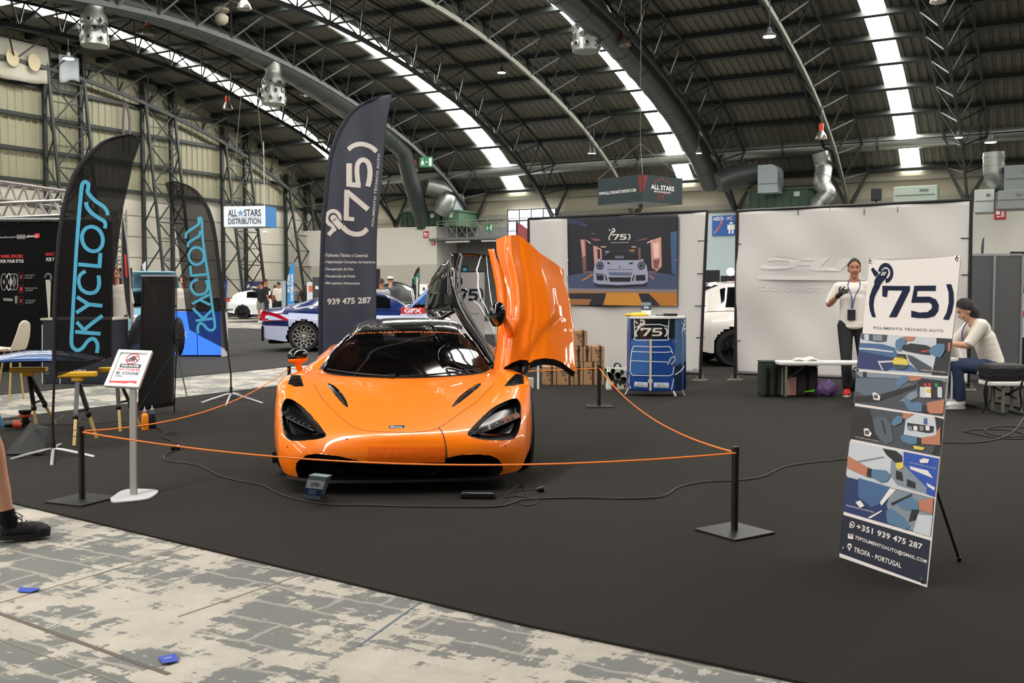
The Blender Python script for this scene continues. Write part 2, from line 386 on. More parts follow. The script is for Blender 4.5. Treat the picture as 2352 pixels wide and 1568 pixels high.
def gencar(name, label, loc, rz, L, Wd, prof, glass_rng, m_low, m_up, wheels, wr, rimm, spokes=10, split=False, extra=None, mats=None):
    """prof: list of (y, z_bottom, z_belt, z_top, half_low, half_top); y from tail (0) to nose (L). local x right, y forward"""
    M = M4.Translation(V(loc)) @ M4.Rotation(rz, 4, 'Z')
    o = thing(name, label, 'car', loc, rz)
    def W_(mb): mb.v = [tuple(M @ V(v)) for v in mb.v]; return mb
    def P_(y, k): return interp([(p[0], p[k]) for p in prof], y)
    def sect(y, u):     # u -1..1 over the lower body, from rocker to rocker over the belt
        zb, zt, hw = P_(y, 1), P_(y, 2), P_(y, 4); a = abs(u); s_ = 1 if u >= 0 else -1
        if a < .62: t = a/.62; return V((s_*hw*.86*t, y, zt-.02*t*t))
        t = (a-.62)/.38; x = hw*(.86+.14*sin(min(1, t*2.2)*pi/2))*(1-.05*max(0, t-.5)); z = lerp(zt-.02, zb, t**1.15)
        return V((s_*x, y, z))
    N_ = 150; U_ = 90
    vs = [sect(L*i/N_, -1+2*k/U_) for i in range(N_+1) for k in range(U_+1)]; fs = []
    for i in range(N_):
        for k in range(U_):
            c = (vs[i*(U_+1)+k]+vs[(i+1)*(U_+1)+k+1])*.5
            if any((c.y-wy)**2+(c.z-wr)**2 < (wr*1.12)**2 and abs(c.x) > Wd*.36 for wy in wheels): continue
            fs.append((i*(U_+1)+k, i*(U_+1)+k+1, (i+1)*(U_+1)+k+1, (i+1)*(U_+1)+k))
    lo = MB(); lo.v = [tuple(v) for v in vs]; lo.f = fs; lo.mi = [0]*len(fs)
    lo.add([sect(0, -1+2*k/U_) for k in range(U_+1)], [tuple(range(U_+1))]); lo.add([sect(L, -1+2*k/U_) for k in range(U_+1)], [tuple(range(U_, -1, -1))])
    if mats:
        lo.mats = [m_low]+mats[0]
        for fi, f_ in enumerate(lo.f):
            c = sum((V(lo.v[i]) for i in f_), V((0, 0, 0)))/len(f_); lo.mi[fi] = mats[1](c)
    W_(lo).build('body', m_low, o, smooth=True, angle=35)
    # arches
    for wy in wheels:
        for s_ in (-1, 1):
            W_(MB().grid(lambda a, b: V((s_*lerp(Wd*.30, Wd*.455, b), wy+wr*1.13*cos(pi*a), wr+wr*1.13*sin(pi*a))), 20, 2)).build('wheel_arch', mat('matt black trim', (7, 7, 8), .7), o, smooth=True)
            c = M @ V((s_*(Wd*.5-.13), wy, wr)); ax = (M.to_3x3() @ V((s_, 0, 0))); carwheel(o, c, ax, wr, rimm, spokes, split)
    # greenhouse
    g0, g1 = glass_rng
    def gs(y, u):
        zt, zr, hw, ht = P_(y, 2), P_(y, 3), P_(y, 4), P_(y, 5); a = abs(u); s_ = 1 if u >= 0 else -1
        if a < .55: t = a/.55; return V((s_*ht*t, y, zr-.035*t*t))
        t = (a-.55)/.45; return V((s_*lerp(ht, hw*.86, t), y, lerp(zr-.035, zt-.01, t)))
    up = MB(); n1 = 50; u1 = 36
    up.mats = [m_up, mat('car window glass', (10, 14, 16), .05, coat=1), mat('window chrome', (190, 190, 192), .25, metal=.8)]
    vs = [gs(lerp(g0, g1, i/n1), -1+2*k/u1) for i in range(n1+1) for k in range(u1+1)]
    up.v = [tuple(v) for v in vs]
    gw = (mats[2] if mats and len(mats) > 2 else None)
    for i in range(n1):
        for k in range(u1):
            up.f.append((i*(u1+1)+k, i*(u1+1)+k+1, (i+1)*(u1+1)+k+1, (i+1)*(u1+1)+k)); y = lerp(g0, g1, (i+.5)/n1); a = abs(-1+2*(k+.5)/u1); c = vs[up.f[-1][0]]
            zr = P_(y, 3); zmax = max(p[3] for p in prof); t = (a-.55)/.45
            side = a > .60 and a < .96 and t < .92; slope = zr < zmax-.07
            isg = (side and (gw is None or gw(y, t))) or (slope and a < .48)
            up.mi.append(1 if isg else 0)
    W_(up).build('cabin', None, o, smooth=True, angle=30)
    W_(MB().box((0, L/2, .25), (Wd*.8, L*.9, .1))).build('underbody', mat('matt black trim', (7, 7, 8), .7), o)
    if extra: extra(o, M, W_)
    return o
# ================================================================== materials of the hall
steel = mat('dark green steel', (36, 41, 38), .5, noise=(3, .2))
steel_l = mat('worn grey steel', (105, 106, 92), .5, noise=(3, .2))
galv = mat('galvanised metal', (150, 155, 148), .38, metal=.75, bump=(6, .15))
galv_d = mat('dusty grey duct', (84, 90, 88), .45, metal=.35)
white_m = mat('white painted metal', (225, 225, 222), .4)
black_m = mat('black powder coat', (14, 14, 15), .45)
blackp = mat('black plastic', (12, 12, 13), .4)
chrome = mat('chrome', (220, 220, 222), .12, metal=1)
def floor_mat():
    m = bpy.data.materials.new('patched concrete'); m.use_nodes = True; nt = m.node_tree; N = nt.nodes; L = nt.links; b = N['Principled BSDF']
    tc = N.new('ShaderNodeTexCoord')
    def mp(sx, sy, off=0):
        q = N.new('ShaderNodeMapping'); q.inputs['Scale'].default_value = (sx, sy, 1); q.inputs['Location'].default_value = (off, off*.7, 0); L.new(tc.outputs['Object'], q.inputs['Vector']); return q.outputs['Vector']
    def noi(vec, sc, det=8, rough=.6, dist=0):
        n = N.new('ShaderNodeTexNoise'); n.inputs['Scale'].default_value = sc; n.inputs['Detail'].default_value = det; n.inputs['Roughness'].default_value = rough; n.inputs['Distortion'].default_value = dist; L.new(vec, n.inputs['Vector']); return n.outputs['Fac']
    def ma(op, a, c, d=None):
        n = N.new('ShaderNodeMath'); n.operation = op
        for i, x in enumerate((a, c) if d is None else (a, c, d)):
            if isinstance(x, (int, float)): n.inputs[i].default_value = x
            else: L.new(x, n.inputs[i])
        return n.outputs[0]
    def sharp(x, lo, hi):
        n = N.new('ShaderNodeMapRange'); n.inputs[1].default_value = lo; n.inputs[2].default_value = hi; L.new(x, n.inputs[0]); return n.outputs[0]
    base = noi(mp(1, 1), 1.9, 12, .68)                    # worn paint areas
    stx = noi(mp(1.2, 7, 3), 1.4, 8, .7); sty = noi(mp(7, 1.2, 9), 1.4, 8, .7)
    mixd = ma('ADD', ma('MULTIPLY', base, .52), ma('ADD', ma('MULTIPLY', stx, .28), ma('MULTIPLY', sty, .24)))
    patch = sharp(mixd, .517, .527)
    br = N.new('ShaderNodeTexBrick'); br.inputs['Scale'].default_value = 1; br.inputs['Mortar Size'].default_value = .012; br.inputs['Brick Width'].default_value = .52; br.inputs['Row Height'].default_value = .21; br.offset = .37
    wob = N.new('ShaderNodeVectorMath'); wob.operation = 'ADD'
    wn = N.new('ShaderNodeTexNoise'); wn.inputs['Scale'].default_value = 6; wn.inputs['Detail'].default_value = 4; L.new(tc.outputs['Object'], wn.inputs['Vector'])
    ws = N.new('ShaderNodeVectorMath'); ws.operation = 'SCALE'; ws.inputs[3].default_value = .09; L.new(wn.outputs['Color'], ws.inputs[0]); L.new(tc.outputs['Object'], wob.inputs[0]); L.new(ws.outputs[0], wob.inputs[1]); L.new(wob.outputs[0], br.inputs['Vector'])
    patch = ma('MULTIPLY', patch, ma('SUBTRACT', 1, ma('MULTIPLY', br.outputs['Fac'], .5)))
    c1 = N.new('ShaderNodeMix'); c1.data_type = 'RGBA'; c1.inputs[6].default_value = (lin(134), lin(126), lin(114), 1); c1.inputs[7].default_value = (lin(198), lin(191), lin(178), 1); L.new(noi(mp(1, 1, 5), 4.5, 12, .72), c1.inputs[0])
    c2 = N.new('ShaderNodeMix'); c2.data_type = 'RGBA'; c2.inputs[6].default_value = (lin(88), lin(90), lin(88), 1); c2.inputs[7].default_value = (lin(114), lin(115), lin(109), 1); L.new(noi(mp(1, 1, 8), .9, 4), c2.inputs[0])
    st = sharp(noi(mp(1, 1, 21), 2.2, 6, .7), .66, .78)
    c3 = N.new('ShaderNodeMix'); c3.data_type = 'RGBA'; L.new(patch, c3.inputs[0]); L.new(c1.outputs[2], c3.inputs[6]); L.new(c2.outputs[2], c3.inputs[7])
    c4 = N.new('ShaderNodeMix'); c4.data_type = 'RGBA'; L.new(ma('MULTIPLY', st, .45), c4.inputs[0]); L.new(c3.outputs[2], c4.inputs[6]); c4.inputs[7].default_value = (lin(95), lin(84), lin(70), 1)
    L.new(c4.outputs[2], b.inputs['Base Color']); b.inputs['Roughness'].default_value = .62
    bp = N.new('ShaderNodeBump'); bp.inputs['Strength'].default_value = .12; L.new(base, bp.inputs['Height']); L.new(bp.outputs[0], b.inputs['Normal'])
    return m
FLOOR = floor_mat()
CARPET = mat('charcoal carpet', (42, 39, 36), .95, spec=.15, noise=(2.2, .10), bump=(420, .35))
CARPET2 = mat('grey carpet', (58, 57, 55), .95, spec=.15, noise=(2.2, .10), bump=(420, .35))
SHEET = mat('beige steel cladding', (150, 147, 122), .5, noise=(.6, .1))
ROOF = mat('grey roof sheeting', (98, 97, 86), .55, noise=(.5, .12))
SKY = mat('translucent roof panel', (255, 252, 246), .5, emit=SKY_EMIT)
# ------------------------------------------------------------------ floor
f = MB(); f.face([(-70, -40, -.012), (90, -40, -.012), (90, 110, -.012), (-70, 110, -.012)])
fo = f.build('floor', FLOOR); fo.rotation_euler = (0, 0, -TH); struct(fo)
# bring the mesh back square to the world after the turn of its texture axes
for v_ in fo.data.vertices: v_.co = M4.Rotation(TH, 3, 'Z') @ v_.co
jm = mat('dark floor joint', (92, 84, 74), .8); jm2 = mat('thin floor joint', (128, 118, 104), .8)
def joint(name, a, b, w, m, ea=.0, eb=.0):
    a = G(*a); b = G(*b); d = (b-a).normalized(); a = a-d*ea; b = b+d*eb; n = V((-d.y, d.x, 0))*w/2
    o = MB().ext([a-n+V((0, 0, -.0115)), b-n+V((0, 0, -.0115)), b+n+V((0, 0, -.0115)), a+n+V((0, 0, -.0115))], (0, 0, .0012)).build(name, m); return struct(o)
joint('trim_1', (0, 1403), (388, 1541), .022, jm, 6, 0)
joint('trim_2', (0, 1462), (290, 1566), .008, jm2, 6, 1)
joint('trim_3', (0, 1378), (428, 1253), .009, jm2, 2, .05)
joint('trim_4', (852, 1457), (964, 1378), .012, mat('blue grey joint', (92, 104, 112), .7), .1, .05)
joint('trim_5', (571, 1355), (680, 1318), .012, jm2, .4, .05)
# carpets
def slab(name, pts, m, z0=-.012, z1=0.0):
    o = MB().ext([V((p[0], p[1], z0)) for p in pts], (0, 0, z1-z0)).build(name, m); return o
n0 = G(20, 1151); n1 = G(640, 1298); n2 = G(1200, 1431); n3 = G(1860, 1568); e0 = G(0, 959.7); e1 = G(629, 887)
dn = (n1-n0).normalized(); dn3 = (n3-n2).normalized(); de = VD.copy(); em = (e0+e1)*.5
c1 = slab('floor_carpet', [n0-dn*4.11, n0, n1, n2, n3, n3+dn3*30, em+de*60+UD*60, em+de*48, em], CARPET); struct(c1)
g0 = (G(0, 904.8)+G(640, 843.5))*.5
c2 = slab('floor_carpet', [g0-de*14, g0+de*16.5, g0+de*16.5-UD*20, g0-de*14-UD*30], CARPET2); struct(c2)
a1 = G(500, 742); 
c3 = slab('floor_carpet', [G(500, 740), G(700, 740), g0+de*40, g0+de*44-UD*25], CARPET2); struct(c3)
# ------------------------------------------------------------------ roof profile
LT = [(-.2, 4.75), (.3, 5.25), (1.6, 6.2), (2.9, 7.05), (4.4, 7.75), (6, 8.45), (7.5, 8.95), (9, 9.4), (10.7, 9.8), (12.3, 10.18), (14, 10.5), (16, 10.8), (18.5, 11.02), (20.6, 11.08)]
LT = LT+[(41.2-a, b) for a, b in LT[-2::-1]]
def Lz(s):
    s = min(max(s, LT[0][0]), LT[-1][0]-1e-6)
    for (a, b), (c, d) in zip(LT, LT[1:]):
        if s <= c: return b+(d-b)*(s-a)/(c-a)
# smooth polyline by arc length
PR = []; s_ = .3; 
while s_ < 40.9:
    sl = (Lz(s_+.6)-Lz(s_-.6))/1.2; PR.append((s_, (Lz(s_-.4)+Lz(s_)+Lz(s_+.4))/3, sl)); s_ += 1.75/sqrt(1+sl*sl)
def NRM(sl): L_ = sqrt(1+sl*sl); return (-sl/L_, 1/L_)
DEP = 1.12; HWT = .8
# ceiling: corrugated sheets in hall coordinates (x along the wall, y into it)
TMAX = 62
def roofpt(k, extra):
    i = min(int(k), len(PR)-2); fr = k-i; s = lerp(PR[i][0], PR[i+1][0], fr); z = lerp(PR[i][1], PR[i+1][1], fr); sl = lerp(PR[i][2], PR[i+1][2], fr); n = NRM(sl)
    return s+n[0]*extra, z+n[1]*extra
OFF = DEP+.24
cb = MB(); nk = len(PR)-1
ts = []; t_ = -.3
sky_t = [3.75, 13.6, 22.95, 33.25, 43.3, 53.3]; SW = .43
while t_ < TMAX:
    ts += [(t_, 0), (t_+.16, 0), (t_+.20, .05), (t_+.28, .05), (t_+.32, 0)]; t_ += .32
def rp(k, t, dz): s, z = roofpt(k, OFF+dz); return (t, -s, z)
prof = []
for k in range(-1, nk*1+1):
    kk = max(k, 0); s, z = roofpt(kk, OFF)
    if k < 0: s, z = s-.75, z-.75
    prof.append((s, z, NRM(PR[min(kk, nk)][2])))
cols = [(t, d) for t, d in ts]
vs = []; fs = []
for (t, d) in cols:
    for s, z, n in prof: vs.append((t, -(s+n[0]*d), z+n[1]*d))
m_ = len(prof)
for i in range(len(cols)-1):
    tm = (cols[i][0]+cols[i+1][0])/2
    if any(abs(tm-q) < SW for q in sky_t): continue
    for j in range(m_-1): fs.append((i*m_+j, (i+1)*m_+j, (i+1)*m_+j+1, i*m_+j+1))
cb.add(vs, fs); ce = cb.build('ceiling', ROOF, merge=False); struct(ce)
def hallset(o): o.location = HO; o.rotation_euler = (0, 0, -TH)
hallset(ce)
for i, q in enumerate(sky_t):
    sb = MB(); vs = []; fs = []
    for t in (q-SW-.1, q+SW+.1):
        for s, z, n in prof[1:]: vs.append((t, -(s+n[0]*.03), z+n[1]*.03))
    k = len(prof)-1; fs = [(j, j+1, k+j+1, k+j) for j in range(k-1)]
    so = sb.add(vs, fs).build('window_%d' % (i+1), SKY, merge=False); struct(so); hallset(so)
# the parallel nave behind the viewer
for src in [ce]+[o for o in COL.objects if o.name in ('window_2', 'window_3', 'window_4')]:
    c = src.copy(); COL.objects.link(c); c.location = HO-VD*41.4
# purlins
pm = MB().bar((0, 0, 0), (TMAX, 0, 0), .19, .2, up=Z3)
p0_ = None
npur = 0
for k in range(0, len(PR)-1):
    s, z = roofpt(k+.5, DEP+.12)
    if npur == 0:
        o = pm.build('roof_purlin', steel)
    else: o = p0_.copy(); COL.objects.link(o)
    if npur == 0: p0_ = o
    npur += 1
    o.location = H(-.2, s, z); sl = PR[k][2]; o.rotation_euler = (math.atan(-sl), 0, -TH)
    tag(o, 'dark steel purlin under the roof sheets, %s one up from the side wall' % ('lowest second third fourth fifth sixth seventh eighth ninth tenth eleventh twelfth thirteenth fourteenth fifteenth sixteenth seventeenth eighteenth nineteenth twentieth twenty-first twenty-second twenty-third twenty-fourth twenty-fifth twenty-sixth twenty-seventh'.split()[npur-1]), 'purlin', 'roof purlins')
# trusses
T_T = [.5, 5.85, 11.1, 15.9, 20.4, 25.55, 30.65, 35.5, 40.6, 45.7]
ORD = ['first roof truss, right against the beige gable wall', 'second roof truss from the gable wall, before the first skylight', 'third roof truss from the gable wall, beside the left duct', 'fourth roof truss from the gable wall, over the orange car',
       'fifth roof truss from the gable wall, with coiled cable on its chord', 'sixth roof truss from the gable wall, behind the big dark duct', 'seventh roof truss from the gable wall, red bell lamp under it', 'eighth roof truss from the gable wall, near the right edge',
       'ninth roof truss from the gable wall, beyond the right edge', 'tenth roof truss from the gable wall, outside the view on the right']
def local(t, s, z): return V((t, -s, z))
def mk_truss():
    r = thing('roof_truss', ORD[0], 'truss', H(0, 0, 0), -TH, 'roof trusses')
    lo = [local(0, s, z) for s, z, sl in PR]; n = len(lo)
    up = [[local(sd*HWT, *roofpt(k+.5, DEP)) for k in range(n-1)] for sd in (-1, 1)]
    cb = MB()
    for a, b in zip(lo, lo[1:]): cb.bar(a, b, .17, .1, up=V((1, 0, 0)))
    o = cb.build('bottom_chord', steel); o.parent = r
    for sd in (0, 1):
        ub = MB()
        for a, b in zip(up[sd], up[sd][1:]): ub.bar(a, b, .09, .09)
        ub.bar(lo[0]-V((0, 0, .3)), up[sd][0], .09); ub.bar(lo[-1], up[sd][-1], .09)
        o = ub.build('top_chord', steel); o.parent = r
    for k in range(n-1):
        for sd in (0, 1):
            for (a, b) in ((lo[k], up[sd][k]), (lo[k+1], up[sd][k])):
                if k > 14 and (k % 3): continue
                o = MB().bar(a, b, .055).build('web_strut', steel); o.parent = r
    return r
tr0 = mk_truss()
for i, t in enumerate(T_T):
    o = tr0 if i == 0 else dup(tr0, H(t, 0, 0))
    o['label'] = ORD[i]
    if i == 0: tr0.location = H(0, 0, 0)
tr0.location = H(T_T[0], 0, 0)
def paint(root, prefix, m):
    for c in COL.objects:
        if c.parent == root and c.name.startswith(prefix):
            for sl_ in c.material_slots: sl_.link = 'OBJECT'; sl_.material = m
TRUSS = [o for o in COL.objects if o.name.startswith('roof_truss')]
TRUSS.sort(key=lambda o: o.location.x)
paint(TRUSS[4], 'bottom_chord', steel_l); paint(TRUSS[6], 'bottom_chord', steel_l)
# ------------------------------------------------------------------ gable wall (t = 0): cladding above, concrete below
def gline(): pass
gb = MB(); s_ = -.3; nn = 0
prev = None; vs = []; fs = []
xs = []
while s_ < 42:
    xs += [(s_, 0), (s_+.24, 0), (s_+.27, .05), (s_+.32, .05), (s_+.35, 0)]; s_ += .35
for s, d in xs: vs += [(d, -s, 6.1), (d, -s, 14.5)]
for i in range(len(xs)-1): fs.append((2*i, 2*i+2, 2*i+3, 2*i+1))
o = MB().add(vs, fs).build('wall_gable', SHEET, merge=False); hallset(o); struct(o)
CONC = mat('pale concrete panel', (196, 192, 178), .75, noise=(.7, .1))
gl = MB().use(CONC).box((-.15, -21, 3.05), (.3, 43, 6.1))
jn = mat('panel joint', (120, 116, 104), .8)
for z in (1.0, 2.0, 3.0, 4.0, 5.0): gl.use(jn).box((.004, -21, z), (.02, 43, .03))
gl.use(mat('dark wall base', (70, 70, 66), .8)).box((.01, -21, .5), (.04, 43, 1.0))
o = gl.build('wall_left'); hallset(o); struct(o)
# girts and lattice columns
for z in (6.12, 7.45, 8.9, 10.2, 11.5):
    o = MB().bar((0, 0, 0), (0, -41, 0), .1, .16, up=Z3).build('wall_girt', steel); o.location = H(.14, 0, z); o.rotation_euler = (0, 0, -TH)
    tag(o, 'horizontal dark rail across the gable cladding, %s' % {6.12: 'lowest, at the top of the concrete wall', 7.45: 'second from the bottom', 8.9: 'third from the bottom', 10.2: 'fourth from the bottom', 11.5: 'highest one'}[z], 'rail', 'gable wall rails')
def column(s0, s1, ztop, label):
    r = thing('lattice_column', label, 'column', H(.3, (s0+s1)/2, 0), -TH, 'lattice columns of the gable wall')
    w = abs(s0-s1)/2; r.location = H(0, (s0+s1)/2, 0)
    tt = .35; tb = 1.75
    def fr(z): return lerp(tb, tt, min(z/ztop, 1))
    for sg in (-1, 1):
        o = MB().bar((.2, sg*w, 0), (.2, sg*w, ztop), .16).build('leg', steel); o.parent = r
        o = MB().bar((tb, sg*w, 0), (tt, sg*w, ztop), .11).build('leg', steel); o.parent = r
        zb = MB(); z = 0; k = 0
        while z < ztop-.9:
            a = (.2, sg*w, z) if k % 2 == 0 else (fr(z), sg*w, z); b = (fr(z+1.15), sg*w, z+1.15) if k % 2 == 0 else (.2, sg*w, z+1.15)
            zb.bar(a, b, .05); z += 1.15; k += 1
        o = zb.build('side_bracing', steel); o.parent = r
    zb = MB(); z = 1.0; st = 2*w*1.05
    while z < ztop-st*.6:
        for sg in (-1, 1): zb.bar((fr(z), sg*w, z), (fr(z+st), -sg*w, z+st), .05)
        zb.bar((fr(z), -w, z), (fr(z), w, z), .05); zb.bar((fr(z+st/2), -w, z+st/2), (fr(z+st/2), w, z+st/2), .035); z += st
    o = zb.build('cross_bracing', steel); o.parent = r
    return r
for s0, s1, zt, lb in ((18.37, 16.55, 12.0, 'dark lattice wall column nearest the left edge'), (13.12, 11.37, 11.3, 'dark lattice wall column behind the left black feather flag'), (7.95, 6.28, 10, 'dark lattice wall column behind the white hanging sign'), (3.09, 1.41, 8, 'dark lattice wall column beside the tall grey feather flag'), (23.5, 21.7, 12, 'dark lattice wall column outside the left edge')):
    column(s0, s1, zt, lb)
# ------------------------------------------------------------------ side wall (s = 0)
BW = mat('beige upper wall', (158, 152, 132), .7, noise=(.5, .08)); WW = mat('white painted wall', (205, 202, 192), .7, noise=(.4, .05))
wb = MB().use(BW).box((30, .2, 4.2), (66, .3, 8.4))
o = wb.build('wall_back'); hallset(o); struct(o)
for z, w in ((5.35, .25), (6.3, .18)):
    o = MB().box((30, -.05, z), (64, .3, w)).build('trim_%d' % int(z*10), mat('grey wall beam', (120, 118, 104), .6)); hallset(o); struct(o)
# ================================================================== hall equipment
green_d = mat('dark green sheet metal', (38, 66, 46), .5); green_l = mat('mid green sheet metal', (70, 104, 78), .5)
grey_b = mat('light grey cabinet', (176, 182, 178), .5); dark_r = mat('dark recess', (28, 30, 30), .8)
led = mat('lit lamp disc', (240, 247, 255), .4, emit=14); glowd = mat('lamp housing', (60, 62, 64), .5)
orange_m = mat('orange red lamp neck', (190, 62, 28), .4); refl = mat('lamp reflector', (150, 140, 128), .25, metal=.7); bulb = mat('lit bulb face', (255, 246, 225), .4, emit=6)
# long round duct along the wall
def ribtube(mb, pts, r, n=20, every=1.0):
    mb.tube(pts, r, n)
r_ = thing('air_duct', 'long silver round duct running along the side wall under the roof', 'duct', H(0, 1.5, 7.7), -TH)
mb = MB(); mb.tube([H(t, 1.5, 7.62+.004*t) for t in range(4, 62, 2)], .37, 24); mb.build('duct_tube', galv, r_, smooth=True)
for t in range(8, 60, 4): MB().tube([H(t, 1.5, 7.62+.004*t), H(t+.12, 1.5, 7.62+.004*t)], .385, 24).build('joint_band', galv_d, r_, smooth=True)
# two big arched ducts beside trusses
def arch_duct(t, dz, r, label, k0=1, k1=20, end=None):
    o = thing('arched_duct', label, 'duct', H(t, 6, Lz(6)), -TH, 'arched ducts')
    pts = []
    for s, z, sl in PR[k0:k1]: pts.append(H(t, s, z+dz))
    pts = cr(pts, 3)
    if end: pts = [V(e) for e in end]+pts
    mb = MB().tube(pts, r, 20); mb.build('duct_tube', galv_d, o, smooth=True)
    for a, b in list(zip(pts, pts[1:]))[2::3]:
        d = (b-a).normalized(); MB().tube([a-d*.04, a+d*.04], r+.025, 20).build('joint_band', galv_d, o, smooth=True)
    return o
arch_duct(24.75, .1, .46, 'thick dark arched duct along the sixth roof truss', 1, 22)
arch_duct(9.55, .6, .44, 'thick dark arched duct descending behind the tall grey feather flag', 3, 22, [H(8.9, 1.9, 4.9), H(8.95, 2.4, 5.7), H(9.3, 3.6, 6.9)])
o = thing('silver_duct', 'bright silver duct following the roof behind the left arched duct', 'duct', H(8.1, 9, 9.6), -TH)
MB().tube(cr([H(8.3, s, z+.95) for s, z, sl in PR[4:22]], 3), .25, 18).build('duct_tube', galv, o, smooth=True)
# drop diffusers
def diffuser(px, py, t, h, label):
    s_, z_ = HS(px, py, t); p = H(t, s_, z_); r = .3*h
    o = thing('air_diffuser', label, 'diffuser', p, 0, 'round air diffusers with nozzles')
    MB().lathe(p, [(r*.74, h*.72), (r*.74, h*.5), (r*.78, h*.5), (r*.78, h*.46), (r*.74, h*.46), (r*.74, h*.34), (r, h*.22), (r*1.02, h*-.02), (r*1.12, h*-.3), (r*1.12, h*-.48), (r*1.05, h*-.5), (0.001, h*-.5)], 28).build('housing', galv, o, smooth=True)
    k = 0
    for row, (hz, ph) in enumerate(((.1, 0), (-.12, .5), (-.34, 0))):
        for i in range(8):
            a = (i+ph)*pi/4-pi/2; d = V((cos(a), sin(a), 0)); rr = r*(1.02 if row == 0 else 1.1); c = p+V((0, 0, h*hz))+d*rr
            if d.y > .3: continue
            q = MB().lathe(c-d*.02, [(r*.27, 0), (r*.25, r*.12), (r*.15, r*.16)], 14, axis=d).build('nozzle', galv, o, smooth=True)
            MB().lathe(c+d*r*.13, [(r*.15, 0), (.001, .005)], 12, axis=d).build('opening', blackp, q)
    return o
diffuser(217, 60, 9.7, 1.4, 'ribbed silver air diffuser at the top left, nearest the gable wall corner')
diffuser(628, 200, 9.7, 1.5, 'ribbed silver air diffuser left of the tall grey feather flag')
diffuser(1346, 72, 24.3, 1.45, 'ribbed silver air diffuser hanging above the dark hanging sign')
def cam_dome(px, py, Y, label):
    p = Q(px, py, Y); o = thing('ceiling_horn', label, 'ceiling fixture', p)
    MB().lathe(p, [(.03, .9), (.03, .3), (.28, .3), (.3, .2), (.1, .12), (.26, 0), (.24, -.18), (.12, -.3), (.001, -.33)], 20).build('body', mat('old beige plastic', (150, 144, 128), .5), o, smooth=True)
cam_dome(509, 38, 38, 'small beige dome fixture hanging at the top, between two red-necked lamps')
# bell lamps
def bell(px, py, Y, w, label, lit=True):
    p = Q(px, py, Y); R0 = w/2*Y/F
    o = thing('bell_lamp', label, 'lamp', p, 0, 'bell lamps with red necks')
    MB().lathe(p, [(R0, -R0*.1), (R0*1.0, 0), (R0*.85, R0*.55), (R0*.5, R0*1.1), (R0*.42, R0*1.25), (.001, R0*1.26)], 24).build('shade', refl, o, smooth=True)
    MB().lathe(p+V((0, 0, R0*1.2)), [(R0*.42, 0), (R0*.42, R0*1.3), (.001, R0*1.32)], 18).build('neck', orange_m, o, smooth=True)
    MB().lathe(p, [(.001, -R0*.02), (R0*.9, -R0*.04)], 24).build('lamp_face', bulb if lit else refl, o)
    MB().tube([p+V((0, 0, R0*2.4)), p+V((0, 0, R0*3.6+.4))], .018, 6).build('hanger', steel, o)
for a in ((341, 78, 40, 29, 'red-necked bell lamp, second from the left along the top left corner'), (561, 20, 36, 32, 'red-necked bell lamp touching the top edge, left half'), (701, 219, 47, 24, 'red-necked bell lamp below the left arched duct'),
          (522, 250, 46, 23, 'red-necked bell lamp right above the second black feather flag'), (952, 392, 52, 20, 'red-necked bell lamp left of the green exit sign'), (1435, 104, 36, 31, 'red-necked bell lamp against the big dark duct'),
          (2155, 4, 30, 36, 'bell lamp cut by the top edge at the right')): bell(*a)
bell(1886, 318, 38, 27, 'unlit red-necked bell lamp under the seventh roof truss', False)
def ledlamp(px, py, Y, w, label, sq=False):
    p = Q(px, py, Y); R0 = w/2*Y/F
    o = thing('disc_lamp', label, 'lamp', p, 0, 'flat ceiling lamps')
    MB().lathe(p, [(R0, 0), (R0, .06), (R0*.4, .12), (R0*.3, .25), (.001, .26)], 24).build('housing', glowd, o, smooth=True)
    MB().lathe(p, [(.001, -.01), (R0*.92, -.01), (R0*.92, .0)], 24).build('light_disc', led, o)
    MB().tube([p+V((0, 0, .2)), p+V((0, 0, 1.1))], .012, 6).build('cord', steel, o)
for a in ((157, 135, 42, 26, 'bright disc lamp beside the gable wall at the left'), (1152, 167, 42, 20, 'bright disc lamp at the centre of the roof'), (908, 177, 46, 18, 'disc lamp between the second skylight and the tall flag'), (1767, 84, 28, 30, 'flat lamp on a long wire right of the big dark duct'),
          (1605, 352, 38, 14, 'small disc lamp on the end of the big dark duct'), (1355, 352, 44, 9, 'left of two tiny disc lamps above the dark hanging sign'), (1364, 352, 44, 9, 'right of two tiny disc lamps above the dark hanging sign'), (2202, 316, 38, 18, 'disc lamp on the eighth roof truss'), (2275, 327, 34, 26, 'bright disc lamp above the silver duct elbow at the right')): ledlamp(*a)
# ------------------------------------------------------------------ structures in front of the side wall
# white office block with fire signs
ob = MB().use(WW); A_ = HT(735, 483, 1.2)[0]
t1 = HT(1003, 520, 2.2)[0]; z1 = HT(1003, 519, 2.2)[1]
ob.box((t1/2, -1.1, z1/2), (t1, 2.2, z1)); ob.use(mat('darker wall band', (180, 176, 164), .75)).box((t1/2, -2.205, 1.4), (t1, .02, 2.8))
o = ob.build('wall_office'); hallset(o); struct(o)
# dark recess wall and mezzanine behind
o = MB().box((15.5, -.1, 2.4), (40, .2, 4.8)).build('wall_recess', mat('grey recess wall', (120, 122, 120), .8)); hallset(o); struct(o)
